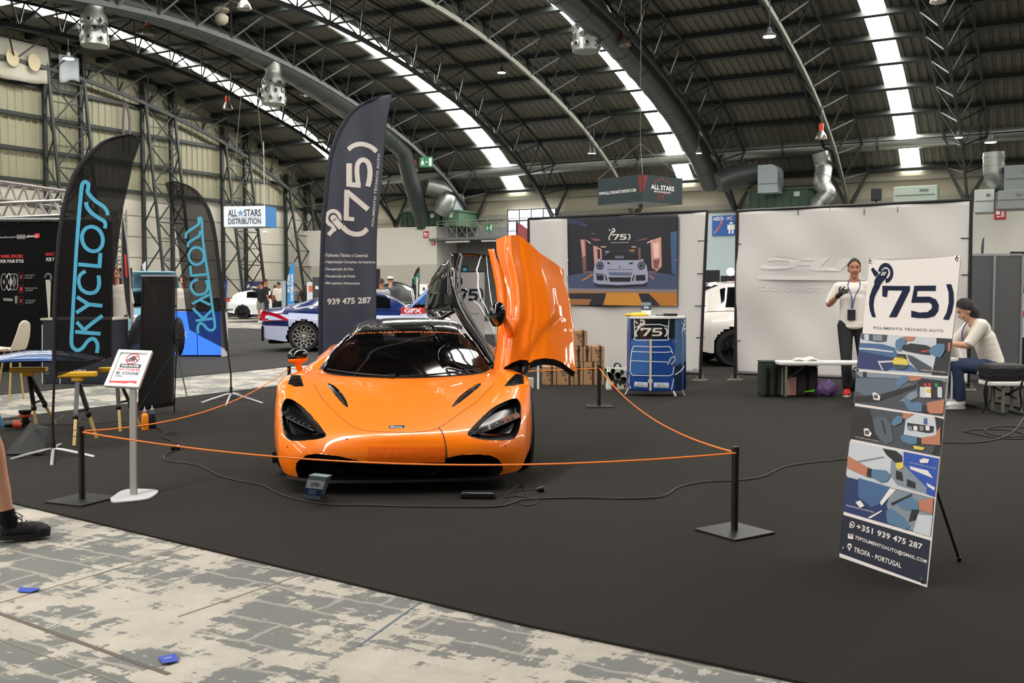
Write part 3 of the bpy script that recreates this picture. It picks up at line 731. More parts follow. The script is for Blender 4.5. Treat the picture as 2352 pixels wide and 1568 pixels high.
# mezzanine walkway
mz0, zz = HT(1005, 550, 2.3); mz1 = HT(1225, 545, 2.3)[0]
r_ = thing('balcony', 'grey steel walkway balcony with crossed railing behind the raised car door', 'balcony', H((mz0+mz1)/2, 1.2, zz), -TH)
mb = MB().box((0, 0, 0), (mz1-mz0+1, 2.4, .12), -TH); o = mb.build('deck', mat('walkway edge', (96, 100, 98), .6)); o.location = r_.location; o.rotation_euler = (0, 0, 0); o.parent = r_; o.location = (0, 0, 0); 
o.data.transform(M4.Rotation(TH, 4, 'Z'))
rl = MB()
n = int((mz1-mz0)/.62)
for i in range(n+1):
    t = mz0+i*.62; rl.bar(H(t, 2.35, zz), H(t, 2.35, zz+.95), .04)
    if i < n:
        rl.bar(H(t, 2.35, zz+.08), H(t+.62, 2.35, zz+.8), .025); rl.bar(H(t+.62, 2.35, zz+.08), H(t, 2.35, zz+.8), .025)
for z in (.06, .8, .95): rl.bar(H(mz0, 2.35, zz+z), H(mz1, 2.35, zz+z), .04)
rl.build('railing', mat('grey railing paint', (110, 114, 112), .5), r_)
for t, l in ((mz0+1.2, 0), (mz0+3.4, 0), (mz0+5.6, 0)):
    MB().box(H(t, 2.2, zz-.14), (1.4, .2, .08), -TH).build('tube_light', white_m, r_)
# window with daylight
w0 = HT(1166, 483, .35); w1 = HT(1276, 530, .35)
wb = MB().use(mat('frosted daylight glass', (235, 240, 245), .4, emit=5, ecol=(244, 244, 255))); zt = w0[1]; zb = zt-2.2; ta, tb = w0[0], w1[0]
wb.box(((ta+tb)/2, -.3, (zt+zb)/2), (tb-ta, .03, zt-zb)); wb.use(steel)
for i in range(5): wb.box((lerp(ta, tb, i/4), -.34, (zt+zb)/2), (.05, .06, zt-zb))
for i in range(5): wb.box(((ta+tb)/2, -.34, lerp(zb, zt, i/4)), (tb-ta, .06, .05))
o = wb.build('window_9'); hallset(o); struct(o)
# green plant containers
def container(px0, px1, ptop, pbot, s, d, label, mm, ribs=True):
    ta, zt = HT(px0, ptop, s); tb, _ = HT(px1, ptop, s); zb = HT(px0, pbot, s)[1]
    r = thing('plant_container', label, 'container', H((ta+tb)/2, s-d/2, zb), -TH, 'green ventilation containers')
    c = H((ta+tb)/2, s-d/2, (zt+zb)/2)
    MB().box(c, (tb-ta, d, zt-zb), -TH).build('housing', mm, r)
    rb = MB(); n = int((tb-ta)/.35)
    for i in range(n+1): rb.box(H(ta+.05+i*(tb-ta-.1)/n, s+.02, (zt+zb)/2), (.05, .04, zt-zb), -TH)
    rb.build('wall_ribs', mm, r)
    MB().box(H((ta+tb)/2, s-d/2, zt+.04), (tb-ta+.15, d+.15, .08), -TH).build('lid', mm, r)
    MB().box(H(tb-.5, s+.04, zt-.2), (.25, .03, .2), -TH).build('label_plate', grey_b, r)
    return ta, tb, zt
ca = container(921, 1012, 490, 520, 2.1, 2.0, 'dark green ventilation container behind the raised car door', green_d)
cb_ = container(1016, 1054, 487, 520, 2.1, 1.9, 'lighter green ventilation container with rounded duct on top', green_l)
cc = container(1720, 1858, 440, 492, 3, 2.2, 'green ventilation container above the blank white banner wall', green_d)
def elbow(pts, r, label, m=galv, sq=None):
    o = thing('duct_elbow', label, 'duct', pts[0])
    p = cr(pts, 6); MB().tube(p, r, 18).build('duct_tube', m, o, smooth=True)
    for i in range(2, len(p)-1, 4):
        d = (p[i+1]-p[i]).normalized(); MB().tube([p[i], p[i]+d*.05], r+.02, 18).build('joint_band', m, o, smooth=True)
elbow([Q(1884, 350, 43), Q(1892, 385, 43), Q(1888, 420, 42.7), Q(1900, 445, 42.5), Q(1880, 470, 42.5), Q(1878, 500, 42.5)], .36, 'silver zigzag duct right of the green container above the banner')
elbow([Q(1650, 420, 44.5), Q(1690, 405, 44.5), Q(1740, 398, 44.6)], .48, 'dark stub duct feeding the grey box on the green container', galv_d)
def sqduct(px, py, Y, w, h, d, label):
    p = Q(px, py, Y); o = thing('duct_box', label, 'duct box', p)
    pts = []
    for k in range(7): a = pi/2*k/6; pts.append((w/2-h*.25+sin(a)*h*.25, h/2-h*.25+cos(a)*h*.25))
    prof = [(-w/2, -h/2), (-w/2, h/2)]+pts+[(w/2, -h/2)]
    fr = V((cos(TH), -sin(TH), 0)); MB().ext([p+fr*x+V((0, 0, z)) for x, z in prof], VD*d).build('casing', mat('pale duct metal', (158, 170, 172), .45, metal=.3), o)
    MB().box(p+V((0, 0, -h*.18))-VD*.01, (w*1.04, .04, .03), -TH).build('seam', steel_l, o)
sqduct(1763, 410, 43, .85, 1.2, 1.0, 'pale rounded duct box standing on the green container above the banner')
sqduct(1030, 466, 53, .75, 1.1, 1.0, 'pale rounded duct box on the lighter green container')
o = thing('duct_elbow', 'large silver elbow duct dropping onto the green container at the left', 'duct', Q(985, 440, 53))
MB().tube(cr([H(9.6, 2.6, 6.9), H(10.4, 2.0, 6.6), H(10.5, 2.2, 6.0), H(10.2, 2.2, 5.5)], 6), .5, 20).build('duct_tube', galv, o, smooth=True)
# grey cabinets at right
def cab(px, py, pw, ph, Y, d, label, m=None, name='duct_cabinet'):
    p = Q(px+pw/2, py+ph, Y); w = pw*Y/F/cos(TH)*.9; h = ph*Y/F
    o = thing(name, label, 'cabinet', p, -TH)
    MB().box(p+V((0, 0, h/2)), (w, d, h), -TH).build('casing', m or grey_b, o, bevel=.02)
    MB().box(p+V((0, 0, h*.5))-VD*(d/2+.01), (w*.9, .02, .03), -TH).build('seam', steel_l, o)
    MB().box(p+V((0, 0, h*.75))-VD*(d/2+.01)+UD*w*.2, (w*.2, .02, h*.12), -TH).build('plate', steel_l, o)
cab(2312, 383, 60, 60, 37.4, 1.2, 'grey duct cabinet at the right edge under the bright disc lamp', mat('mid grey cabinet', (118, 124, 124), .5))
cab(2298, 440, 60, 42, 37.2, 1.2, 'lower grey duct cabinet at the right edge above the fire sign', mat('mid grey cabinet 2', (126, 131, 130), .5))
cab(2242, 438, 40, 52, 38, 1.0, 'pale cabinet between the banner corner and the right cabinets')
cab(2060, 430, 90, 40, 40.5, 1.0, 'pale green grey duct cabinet peeking above the banner wall', mat('pale green cabinet', (170, 184, 172), .5))
elbow([Q(2283, 350, 37.8), Q(2283, 378, 37.8), Q(2285, 402, 37.8), Q(2300, 418, 37.8), Q(2322, 422, 37.8)], .38, 'silver elbow duct under the bright disc lamp at the right')
p = Q(2013, 447, 40); o = thing('loudspeaker', 'small black loudspeaker on the wall above the banner', 'speaker', p)
MB().box(p, (.38, .3, .5), -TH).build('cabinet', black_m, o, bevel=.03); MB().box(p-VD*.16, (.32, .02, .44), -TH).build('grille', blackp, o); MB().bar(p-Z3*.25, p-Z3*.38, .05).build('bracket', steel, o)
# lower white wall at the right and pale blue toilet wall
t0, z0 = HT(2238, 488, 2); t9 = 60
o = MB().box(((t0-4+t9)/2, -1.0, z0/2), (t9-t0+4, 2.0, z0)).build('wall_right', WW); hallset(o); struct(o)
ta = HT(1600, 490, 1.2)[0]; zt = HT(1640, 490, 1.2)[1]; tb = HT(1760, 490, 1.2)[0]
o = MB().box(((ta+tb)/2, -.6, zt/2), (tb-ta, 1.2, zt)).build('wall_toilets', mat('pale blue wall', (176, 192, 196), .7)); hallset(o); struct(o)
# ------------------------------------------------------------------ signs on walls
RED = mat('sign red', (196, 38, 34), .5); WHT = mat('sign white', (238, 238, 236), .5); BLU = mat('sign blue', (28, 88, 168), .5); GRN = mat('sign green', (24, 110, 66), .5)
def wallsign(name, cat, label, x0, y0, x1, y1, s, base, draw, th=.03):
    pr = Print(H(0, s, 0), VD)
    ps = [pr.at(x0, y0), pr.at(x1, y0), pr.at(x1, y1), pr.at(x0, y1)]
    # keep it a true rectangle on the wall
    (ta, za), (tb, zb) = HT(x0, y0, s), HT(x1, y1, s)
    o = thing(name, label, cat, H((ta+tb)/2, s, (za+zb)/2), -TH)
    MB().box(H((ta+tb)/2, s-.018, (za+zb)/2), (tb-ta, .03, za-zb), -TH).build('panel', base, o)
    def at(u, v, lay=1): return H(lerp(ta, tb, u), s+.0+lay*.006, lerp(zb, za, v))
    mb = MB(); draw(mb, at); mb.build('print', None, o, merge=False, normals=False)
    return o
def hose(mb, at):
    mb.use(WHT)
    mb.face([at(.15, .45), at(.15, .8), at(.5, .8), at(.5, .45)])
    for k in range(3): mb.face([at(.6+.1*k, .2), at(.66+.1*k, .2), at(.68+.09*k, .75), at(.62+.09*k, .75)])
    mb.face([at(.2, .2), at(.2, .3), at(.55, .3), at(.55, .2)])
wallsign('fire_hose_sign', 'sign', 'red fire hose sign on the white wall at the right edge', 2284, 480, 2310, 503, 2.03, RED, hose)
wallsign('fire_hose_sign', 'sign', 'red fire hose sign on the white office wall left of the raised door', 972, 531, 984, 546, 2.23, RED, hose)
def ext_(mb, at): mb.use(WHT).face([at(.35, .15), at(.65, .15), at(.65, .7), at(.5, .85), at(.35, .7)])
wallsign('extinguisher_sign', 'sign', 'small red extinguisher sign at the corner of the office wall', 991, 549, 999, 563, 2.23, RED, ext_)
def wc(mb, at):
    mb.use(WHT); text3(mb, 'ASEOS - WC - TOILETS', at(.03, .76), at(1.2, .76), at(.03, .95), bold=.02)
    mb.use(mat('swirl pink', (214, 120, 130), .5))
    for k in range(4): mb.face([at(.05+.05*k, .15+.08*k), at(.10+.05*k, .12+.08*k), at(.26+.03*k, .38+.1*k), at(.2+.03*k, .44+.1*k)])
    mb.use(WHT)
    cx = .62
    mb.face([at(cx+.06*cos(a*pi/6), .62+.055*sin(a*pi/6)) for a in range(12)])
    mb.face([at(cx-.12, .54), at(cx+.12, .54), at(cx+.12, .3), at(cx+.08, .3), at(cx+.08, .1), at(cx+.02, .1), at(cx+.02, .3), at(cx-.02, .3), at(cx-.02, .1), at(cx-.08, .1), at(cx-.08, .3), at(cx-.12, .3)])
wallsign('toilet_sign', 'sign', 'blue toilets sign with a white figure on the pale blue wall', 1636, 496, 1706, 540, 1.25, BLU, wc)
def exitd(mb, at):
    mb.use(WHT)
    mb.face([at(.72, .12), at(.9, .12), at(.9, .88), at(.72, .88)])
    mb.face([at(.45, .46), at(.64, .46), at(.64, .54), at(.45, .54)])
    mb.face([at(.12, .2), at(.2, .2), at(.3, .5), at(.24, .7), at(.16, .6)]); mb.face([at(.2, .74), at(.26, .74), at(.26, .86), at(.2, .86)]); mb.face([at(.3, .2), at(.36, .2), at(.3, .55), at(.24, .55)])
wallsign('exit_sign', 'sign', 'pale green exit sign on the balcony railing', 1116, 514, 1131, 531, 2.4, GRN, exitd)
# hanging green exit sign
p = Q(979, 372, 50); o = thing('hanging_exit_sign', 'green running-man exit sign hanging right of the tall grey flag', 'sign', p)
MB().box(p, (.66, .05, .52)).build('panel', GRN, o)
mb = MB(); exitd(mb, lambda u, v, lay=1: p+V((lerp(-.33, .33, u), -.032, lerp(-.26, .26, v)))); mb.build('print', None, o, merge=False)
MB().bar(p+Z3*.26, p+Z3*1.2, .02).build('hanger', steel, o)
# banners high on the gable wall
o = thing('wall_banner', 'large faded white banner with round marks high on the gable wall', 'banner', H(.8, 20, 10.5), -TH)
def bf(u, v):
    s = lerp(21.5, 18.3, u); return H(.45+.12*sin(u*14)*v, s, 11.9-1.55*v-.25*sin(u*pi)*(v**2)*.6)
MB().grid(bf, 24, 8).build('cloth', mat('faded banner cloth', (178, 176, 160), .8), o, smooth=True, solid=.01)
for c in (20.1, 19.1): MB().add([H(.62, c+.3*cos(k*pi/8), 11.1+.36*sin(k*pi/8)) for k in range(16)], [tuple(range(16))]).build('round_mark', mat('faded tan print', (196, 182, 150), .8), o)
o = MB().grid(lambda u, v: H(.6+.05*sin(9*u), lerp(17.9, 16.9, u), 11.7-1.1*v-.12*sin(5*u+1)*v), 10, 6).build('hanging_cloth', mat('pale blue cloth', (170, 178, 180), .8), smooth=True, solid=.01)
tag(o, 'small torn pale cloth beside the large faded banner on the gable wall', 'cloth')
# strap looped over a rail above the left feather flag
o = MB().tube(cr([H(.3, 14.3, 8.0), H(.32, 14.32, 9.4), H(.35, 14.2, 10.2), H(.5, 14.1, 9.4), H(.45, 14.15, 7.8)], 6), .06, 6).build('hanging_strap', mat('grey strap', (96, 92, 90), .8), smooth=True)
tag(o, 'grey strap looped over a wall rail above the left feather flag', 'strap')
# hanging box signs
def hangbox(name, label, c, rz, w, d, h, mats, draw=None, wires=None):
    o = thing(name, label, 'hanging sign', c, rz)
    M = M4.Rotation(rz, 3, 'Z')
    def P(x, y, z): return c+M@V((x, y, z))
    b = MB()
    b.use(mats[0]).face([P(-w/2, -d/2, -h/2), P(w/2, -d/2, -h/2), P(w/2, -d/2, h/2), P(-w/2, -d/2, h/2)])
    b.use(mats[1]).face([P(w/2, -d/2, -h/2), P(w/2, d/2, -h/2), P(w/2, d/2, h/2), P(w/2, -d/2, h/2)])
    b.use(mats[1]).face([P(-w/2, d/2, -h/2), P(-w/2, -d/2, -h/2), P(-w/2, -d/2, h/2), P(-w/2, d/2, h/2)])
    b.use(mats[0]).face([P(w/2, d/2, -h/2), P(-w/2, d/2, -h/2), P(-w/2, d/2, h/2), P(w/2, d/2, h/2)])
    b.use(mats[2]).face([P(-w/2, -d/2, -h/2), P(-w/2, d/2, -h/2), P(w/2, d/2, -h/2), P(w/2, -d/2, -h/2)])
    b.build('box', None, o, normals=False)
    if draw: mb = MB(); draw(mb, P); mb.build('print', None, o, merge=False, normals=False)
    return o, P
dkblue = mat('dark navy lettering', (38, 44, 60), .5); signw = mat('sign box white', (226, 229, 234), .5, emit=.12); signb = mat('sign box blue', (40, 128, 196), .5)
# white ALL STARS DISTRIBUTION box
Yb = 30.0; c = Q(575, 499, Yb); sc = Yb/F
def drawA(mb, P):
    mb.use(dkblue); w = 104*sc; h = 46*sc; y = -w*.19-.01
    def at(u, v): return P(-w/2+w*u, -.0-1.02*.2-.005+.0, -h/2+h*v)
    def A(u, v): return P(-w/2+w*u, -.406, -h/2+h*v)
    text3(mb, 'ALL', A(.12, .5), A(.33, .5), A(.12, .84), bold=.02); text3(mb, 'STARS', A(.49, .5), A(.88, .5), A(.49, .84), bold=.02); text3(mb, 'DISTRIBUTION', A(.12, .12), A(.88, .12), A(.12, .4), bold=.02)
    mb.face([A(.12, .44), A(.88, .44), A(.88, .455), A(.12, .455)])
    mb.use(mat('light blue print', (120, 160, 210), .5)); st = []
    for k in range(10): a = pi/2+k*pi/5; rr = (.2, .085)[k % 2]; st.append(A(.41+rr*cos(a)*.44, .66+rr*sin(a)))
    mb.face(st)
o, P = hangbox('hanging_sign_box', 'white hanging box sign with dark two-line lettering and a blue end', c, R(-10), 100*sc, .8, 46*sc, [signw, signb, mat('sign box underside', (214, 220, 236), .5)], drawA)
w_ = 104*sc
for x in (-w_*.45, w_*.45): MB().tube([P(x, 0, 23*sc), P(x*.4, 0, 3.6)], .008, 5).build('wire', steel_l, o)
p = Q(608, 530, 34); o = MB().tube([p+Z3*3, p], .012, 5).lathe(p-Z3*.09, [(.001, 0), (.1, .01), (.1, .06), (.02, .09)], 14).build('pendant_lamp', white_m); tag(o, 'small white pendant lamp on a wire under the white hanging sign', 'lamp')
# dark ALL STARS hanging square
Yc = 24.0; sc = Yc/F; c = Q(1470, 441, Yc); side = 1.42; dkg = mat('dark teal print', (28, 46, 50), .5); redp = mat('red line print', (206, 52, 44), .5)
def drawB(mb, P):
    s = side
    # left face (local -x side) and right face (local -y side)
    def Lf(u, v): return P(-s/2-.006, s/2-s*u, -.31+.62*v)
    def Rf(u, v): return P(-s/2+s*u, -s/2-.006, -.31+.62*v)
    mb.use(WHT); text3(mb, 'WWW.ALL-STARS-MOTORSPORT.COM', Lf(.03, .38), Lf(.86, .38), Lf(.03, .5), bold=.02)
    text3(mb, 'ALL STARS', Rf(.2, .48), Rf(.78, .48), Rf(.2, .66), bold=.03); text3(mb, 'MOTORSPORT', Rf(.28, .38), Rf(.7, .38), Rf(.28, .44), bold=.02)
    mb.use(redp)
    pts = [(.3, .7), (.32, .8), (.4, .82), (.42, .93), (.5, .92), (.52, .84), (.62, .82), (.66, .74), (.68, .7)]
    pt2 = [(.66, .4), (.56, .34), (.5, .3), (.48, .12), (.4, .08), (.38, .2), (.44, .26), (.4, .36), (.34, .38)]
    for pp in (pts, pt2):
        for q in thick([(a*1.0, b) for a, b in pp], .014): mb.face([Rf(x.x, x.y) for x in q])
    mb.use(mat('dark red print', (120, 36, 36), .5)); mb.face([Rf(.02, .95), Rf(.12, .98), Rf(.04, .45), Rf(0, .4)]); mb.face([Lf(.94, .3), Lf(1, .42), Lf(1, 1), Lf(.9, .95)])
o, P = hangbox('hanging_sign_box', 'dark square hanging sign with a red track outline over the banner wall', c, R(41), side, side, .62, [dkg, dkg, mat('sign underside', (176, 180, 180), .6)], drawB)
top = c+Z3*1.15
for x, y in ((-1, -1), (1, -1), (-1, 1), (1, 1)): MB().tube([P(x*side/2, y*side/2, .31), top], .008, 5).build('wire', steel_l, o)
MB().tube([top, top+Z3*.02, c+Z3*6.6], .008, 5).build('wire', steel_l, o)
for x, z in ((-.25, -.38), (.12, -.42)): MB().ellip(P(x, x, z), (.05, .05, .08), 8).build('hook', steel_l, o, smooth=True)
# ================================================================== orange car
from mathutils.bvhtree import BVHTree
AYX = -.0847; CY = V((AYX, sqrt(1-AYX*AYX), 0)); CX = V((CY.y, -CY.x, 0)); CN = V((-.74, 6.68, 0))
def CC(x, y, z): return CN+CX*x+CY*y+V((0, 0, z))
def toC(p): d = p-CN; return (d.dot(CX), d.dot(CY), p.z)
paint_o = mat('gloss orange paint', (255, 124, 0), .35, coat=.7, spec=.3)
gblack = mat('gloss black paint', (6, 6, 7), .12, coat=1)
carbon = mat('dark glossy carbon', (10, 10, 11), .22, coat=.8)
dark = mat('matt black trim', (7, 7, 8), .7, spec=.2)
rubber = mat('tyre rubber', (20, 20, 21), .75)
glass_d = mat('tinted dark glass', (3, 4, 5), .03, coat=0, spec=.4, alpha=.965)
glass_s = mat('side window glass', (8, 12, 12), .03, coat=1, alpha=.62)
gap_m = mat('panel gap', (90, 26, 4), .7)
ledm = mat('clear lamp strip', (84, 86, 90), .15, metal=.4)
car = thing('sports_car', 'orange low sports car with one dihedral door raised, nose towards the viewer', 'car', CN, 0)
# control net: rows from the bumper bottom over the hood to the tail, columns from centre to flank
NET = [
 [(0, .05, .09), (.3, .05, .09), (.52, .08, .095), (.70, .14, .10), (.82, .26, .12), (.87, .40, .16), (.905, .52, .19), (.93, .64, .20)],
 [(0, .01, .17), (.3, .015, .17), (.53, .05, .17), (.72, .12, .17), (.84, .25, .18), (.885, .39, .21), (.915, .52, .23), (.94, .65, .24)],
 [(0, -.02, .27), (.3, -.01, .27), (.54, .03, .27), (.73, .11, .265), (.845, .24, .265), (.89, .38, .28), (.92, .52, .29), (.945, .655, .30)],
 [(0, .0, .35), (.3, .01, .35), (.54, .05, .345), (.73, .14, .345), (.85, .27, .34), (.895, .41, .345), (.925, .54, .355), (.95, .67, .365)],
 [(0, .04, .405), (.3, .06, .405), (.54, .11, .40), (.73, .20, .405), (.85, .33, .41), (.897, .46, .42), (.927, .57, .43), (.95, .69, .44)],
 [(0, .16, .452), (.3, .18, .452), (.54, .23, .455), (.725, .31, .47), (.85, .43, .485), (.90, .53, .50), (.93, .63, .51), (.95, .73, .52)],
 [(0, .45, .535), (.3, .46, .535), (.52, .49, .54), (.70, .54, .565), (.83, .60, .59), (.90, .67, .59), (.935, .74, .59), (.952, .80, .59)],
 [(0, .75, .605), (.3, .76, .608), (.52, .78, .61), (.69, .80, .645), (.825, .83, .685), (.91, .86, .68), (.95, .89, .67), (.962, .91, .655)],
 [(0, 1.02, .655), (.3, 1.03, .66), (.52, 1.03, .665), (.68, 1.03, .70), (.80, 1.04, .735), (.895, 1.05, .725), (.948, 1.06, .705), (.962, 1.06, .69)],
 [(0, 1.25, .685), (.3, 1.25, .69), (.52, 1.24, .70), (.68, 1.24, .72), (.79, 1.24, .745), (.89, 1.24, .73), (.946, 1.24, .70), (.962, 1.24, .665)],
 [(0, 1.45, .69), (.3, 1.46, .695), (.52, 1.47, .70), (.68, 1.49, .73), (.78, 1.48, .745), (.88, 1.46, .725), (.94, 1.45, .66), (.955, 1.40, .56)],
 [(0, 1.75, .70), (.3, 1.75, .70), (.5, 1.76, .72), (.67, 1.78, .82), (.77, 1.76, .79), (.88, 1.74, .71), (.925, 1.72, .55), (.93, 1.68, .22)],
 [(0, 2.2, .70), (.3, 2.2, .72), (.5, 2.2, .76), (.62, 2.2, .86), (.74, 2.2, .80), (.87, 2.2, .70), (.94, 2.2, .5), (.94, 2.2, .18)],
 [(0, 3.0, .85), (.3, 3.0, .86), (.5, 3.0, .88), (.60, 3.0, .90), (.74, 3.0, .84), (.87, 3.0, .74), (.95, 3.0, .55), (.96, 3.0, .25)],
 [(0, 3.8, .86), (.3, 3.8, .86), (.5, 3.8, .87), (.62, 3.8, .86), (.76, 3.8, .83), (.88, 3.8, .76), (.96, 3.8, .70), (.97, 3.8, .68)],
 [(0, 4.45, .84), (.3, 4.44, .84), (.5, 4.42, .84), (.66, 4.4, .83), (.82, 4.36, .80), (.92, 4.3, .74), (.95, 4.25, .6), (.955, 4.2, .4)],
]
def crw(t): return ((-t+2*t*t-t**3)/2, (2-5*t*t+3*t**3)/2, (t+4*t*t-3*t**3)/2, (-t*t+t**3)/2)
def netpt(net, u, v):
    """u in [0,1] across, v in [0,1] along; Catmull-Rom both ways, mirrored about the centre column"""
    nr = len(net); nc = len(net[0])
    a = min(v*(nr-1), nr-1-1e-6); i = int(a); b = min(u*(nc-1), nc-1-1e-6); j = int(b)
    wi = crw(a-i); wj = crw(b-j); x = y = z = 0
    for p in range(4):
        r = i-1+p
        for q in range(4):
            c = j-1+q; sx = 1
            cc = c
            if c < 0: cc = -c; sx = -1
            ext = 0
            if c > nc-1: cc = nc-1
            rr = min(max(r, 0), nr-1); P = net[rr][cc]; w = wi[p]*wj[q]
            x += w*P[0]*sx; y += w*P[1]; z += w*P[2]
    return x, y, z
def dense(net, nu, nv, side=None):
    pts = []
    for i in range(nv+1):
        row = []
        for j in range(-nu, nu+1):
            x, y, z = netpt(net, abs(j)/nu, i/nv); x = x if j >= 0 else -x
            row.append(CC(x, y, z))
        pts.append(row)
    return pts
# rows get denser on the nose: resample v
def vmap(t): return t
NU = 190; NR = len(NET)-1
vlist = []
for r in range(NR):
    k = 26 if r < 10 else 7
    for q in range(k): vlist.append((r+q/k)/NR)
vlist.append(1.0)
GRIDP = []
for v_ in vlist:
    row = []
    for j in range(-NU, NU+1):
        x, y, z = netpt(NET, abs(j)/NU, v_)
        x = x if j >= 0 else -x
        if j > 0 and 1.52 < y < 2.95 and abs(x) > .5:      # door opening on the viewer's right
            k = min(1, (y-1.52)/.08, (2.95-y)/.08); z = lerp(z, min(z, .3), k); 
        row.append(CC(x, y, z))
    GRIDP.append(row)
nW = 2*NU+1; nV = len(vlist)
flat = [p for row in GRIDP for p in row]
faces = [(i*nW+j, i*nW+j+1, (i+1)*nW+j+1, (i+1)*nW+j) for i in range(nV-1) for j in range(nW-1)]
BVH = BVHTree.FromPolygons([tuple(p) for p in flat], faces)
def hit(px, py, bvh=None):
    o = V((0, 0, CH)); d = ray(px, py).normalized(); h = (bvh or BVH).ray_cast(o, d); return h[0], h[1]
def k1(x, y): return (600+x/2.305, 520+y/2.305)        # zoom 1 pixels -> photo pixels
def smooth_poly(pts, n=5):
    P = [V((a, b, 0)) for a, b in pts]; P3 = P[-1:]+P+P[:2]; out = []
    for i in range(1, len(P3)-2):
        for k in range(n):
            w = crw(k/n); q = P3[i-1]*w[0]+P3[i]*w[1]+P3[i+1]*w[2]+P3[i+2]*w[3]; out.append((q.x, q.y))
    return out
REG = {
 'headlight_L': smooth_poly([k1(*p) for p in ((105, 1010), (107, 960), (122, 920), (150, 911), (200, 938), (250, 983), (300, 1040), (332, 1083), (344, 1107), (310, 1123), (200, 1134), (145, 1128), (118, 1085))]),
 'headlight_R': smooth_poly([k1(*p) for p in ((1377, 1010), (1376, 950), (1360, 916), (1335, 910), (1280, 930), (1220, 963), (1160, 1018), (1112, 1068), (1091, 1100), (1130, 1121), (1220, 1131), (1320, 1129), (1352, 1105), (1370, 1060))]),
 'vent_L': smooth_poly([k1(*p) for p in ((350, 830), (385, 842), (432, 888), (460, 948), (443, 950), (402, 905), (360, 850))]),
 'vent_R': smooth_poly([k1(*p) for p in ((1164, 830), (1130, 840), (1055, 895), (1010, 950), (1030, 947), (1095, 897), (1150, 852))]),
 'intake': [k1(*p) for p in ((205, 1345), (190, 1310), (182, 1285), (186, 1250), (215, 1224), (250, 1207), (300, 1203), (400, 1214), (500, 1236), (600, 1252), (720, 1258), (850, 1253), (950, 1233), (1050, 1210), (1150, 1205), (1215, 1212), (1255, 1230), (1278, 1262), (1279, 1290), (1255, 1322), (1240, 1345), (1200, 1420), (240, 1420))],
 'louvre_L': [k1(*p) for p in ((140, 832), (160, 783), (208, 788), (226, 845), (180, 848))],
 'louvre_R': [k1(*p) for p in ((1285, 846), (1312, 812), (1350, 778), (1388, 788), (1392, 832), (1330, 842))],
}
def pip(x, y, poly):
    c = False; n = len(poly); j = n-1
    for i in range(n):
        xi, yi = poly[i]; xj, yj = poly[j]
        if (yi > y) != (yj > y) and x < (xj-xi)*(y-yi)/(yj-yi)+xi: c = not c
        j = i
    return c
def segd(x, y, poly):
    best = 1e9; bp = None; n = len(poly)
    for i in range(n):
        x0, y0 = poly[i]; x1, y1 = poly[(i+1) % n]; dx, dy = x1-x0, y1-y0; l = dx*dx+dy*dy or 1e-9
        t = max(0, min(1, ((x-x0)*dx+(y-y0)*dy)/l)); a, b = x0+t*dx, y0+t*dy; d = (a-x)**2+(b-y)**2
        if d < best: best = d; bp = (a, b)
    return sqrt(best), bp
PX = [proj(p) for p in flat]
nmax = 26*10*nW
for name, poly in REG.items():
    x0 = min(p[0] for p in poly)-4; x1 = max(p[0] for p in poly)+4; y0 = min(p[1] for p in poly)-4; y1 = max(p[1] for p in poly)+4
    for i in range(nmax):
        x, y = PX[i]
        if x0 < x < x1 and y0 < y < y1:
            # local cell size in pixels
            j = i % nW; cell = 2.2
            if 0 < j < nW-1: cell = max(1.0, (abs(PX[i+1][0]-x)+abs(PX[i-1][0]-x))/2)
            if i+nW < len(PX): cell = max(cell, abs(PX[i+nW][1]-y)*.9)
            d, bp = segd(x, y, poly)
            if d < .55*cell:
                h, n = hit(*bp)
                if h is not None and (h-flat[i]).length < .05: flat[i] = h
PX = [proj(p) for p in flat]
own = []
o_ = V((0, 0, CH)); _q = [flat[k] for k in faces[190*(nW-1)+NU]]; SG = 1 if (_q[2]-_q[0]).cross(_q[3]-_q[1]).dot(o_-_q[0]) > 0 else -1
for fi, f_ in enumerate(faces):
    r = None
    if fi < 26*10*(nW-1):
        x = sum(PX[k][0] for k in f_)/4; y = sum(PX[k][1] for k in f_)/4
        for name, poly in REG.items():
            if pip(x, y, poly):
                a, b, c, d = (flat[k] for k in f_); nn = (c-a).cross(d-b)
                if nn.dot(o_-a)*SG > 0: r = name
                break
    own.append(r)
def submesh(sel, vfun=None):
    idx = {}; mb = MB()
    for fi in sel:
        for k in faces[fi]:
            if k not in idx: idx[k] = len(mb.v); mb.v.append(tuple(vfun(k) if vfun else flat[k]))
        mb.f.append(tuple(idx[k] for k in faces[fi])); mb.mi.append(0)
    return mb
bodymb = submesh([i for i, r in enumerate(own) if r is None]); body = bodymb.build('body_shell', paint_o, car, smooth=True, angle=0, merge=False)
def bowl(name, depth, slope):
    poly = REG[name]
    def fn(k):
        d, _ = segd(*PX[k], poly); q = min(depth, d/300*slope) if d > .3 else 0
        return flat[k]+CY*q
    return submesh([i for i, r in enumerate(own) if r == name], fn)
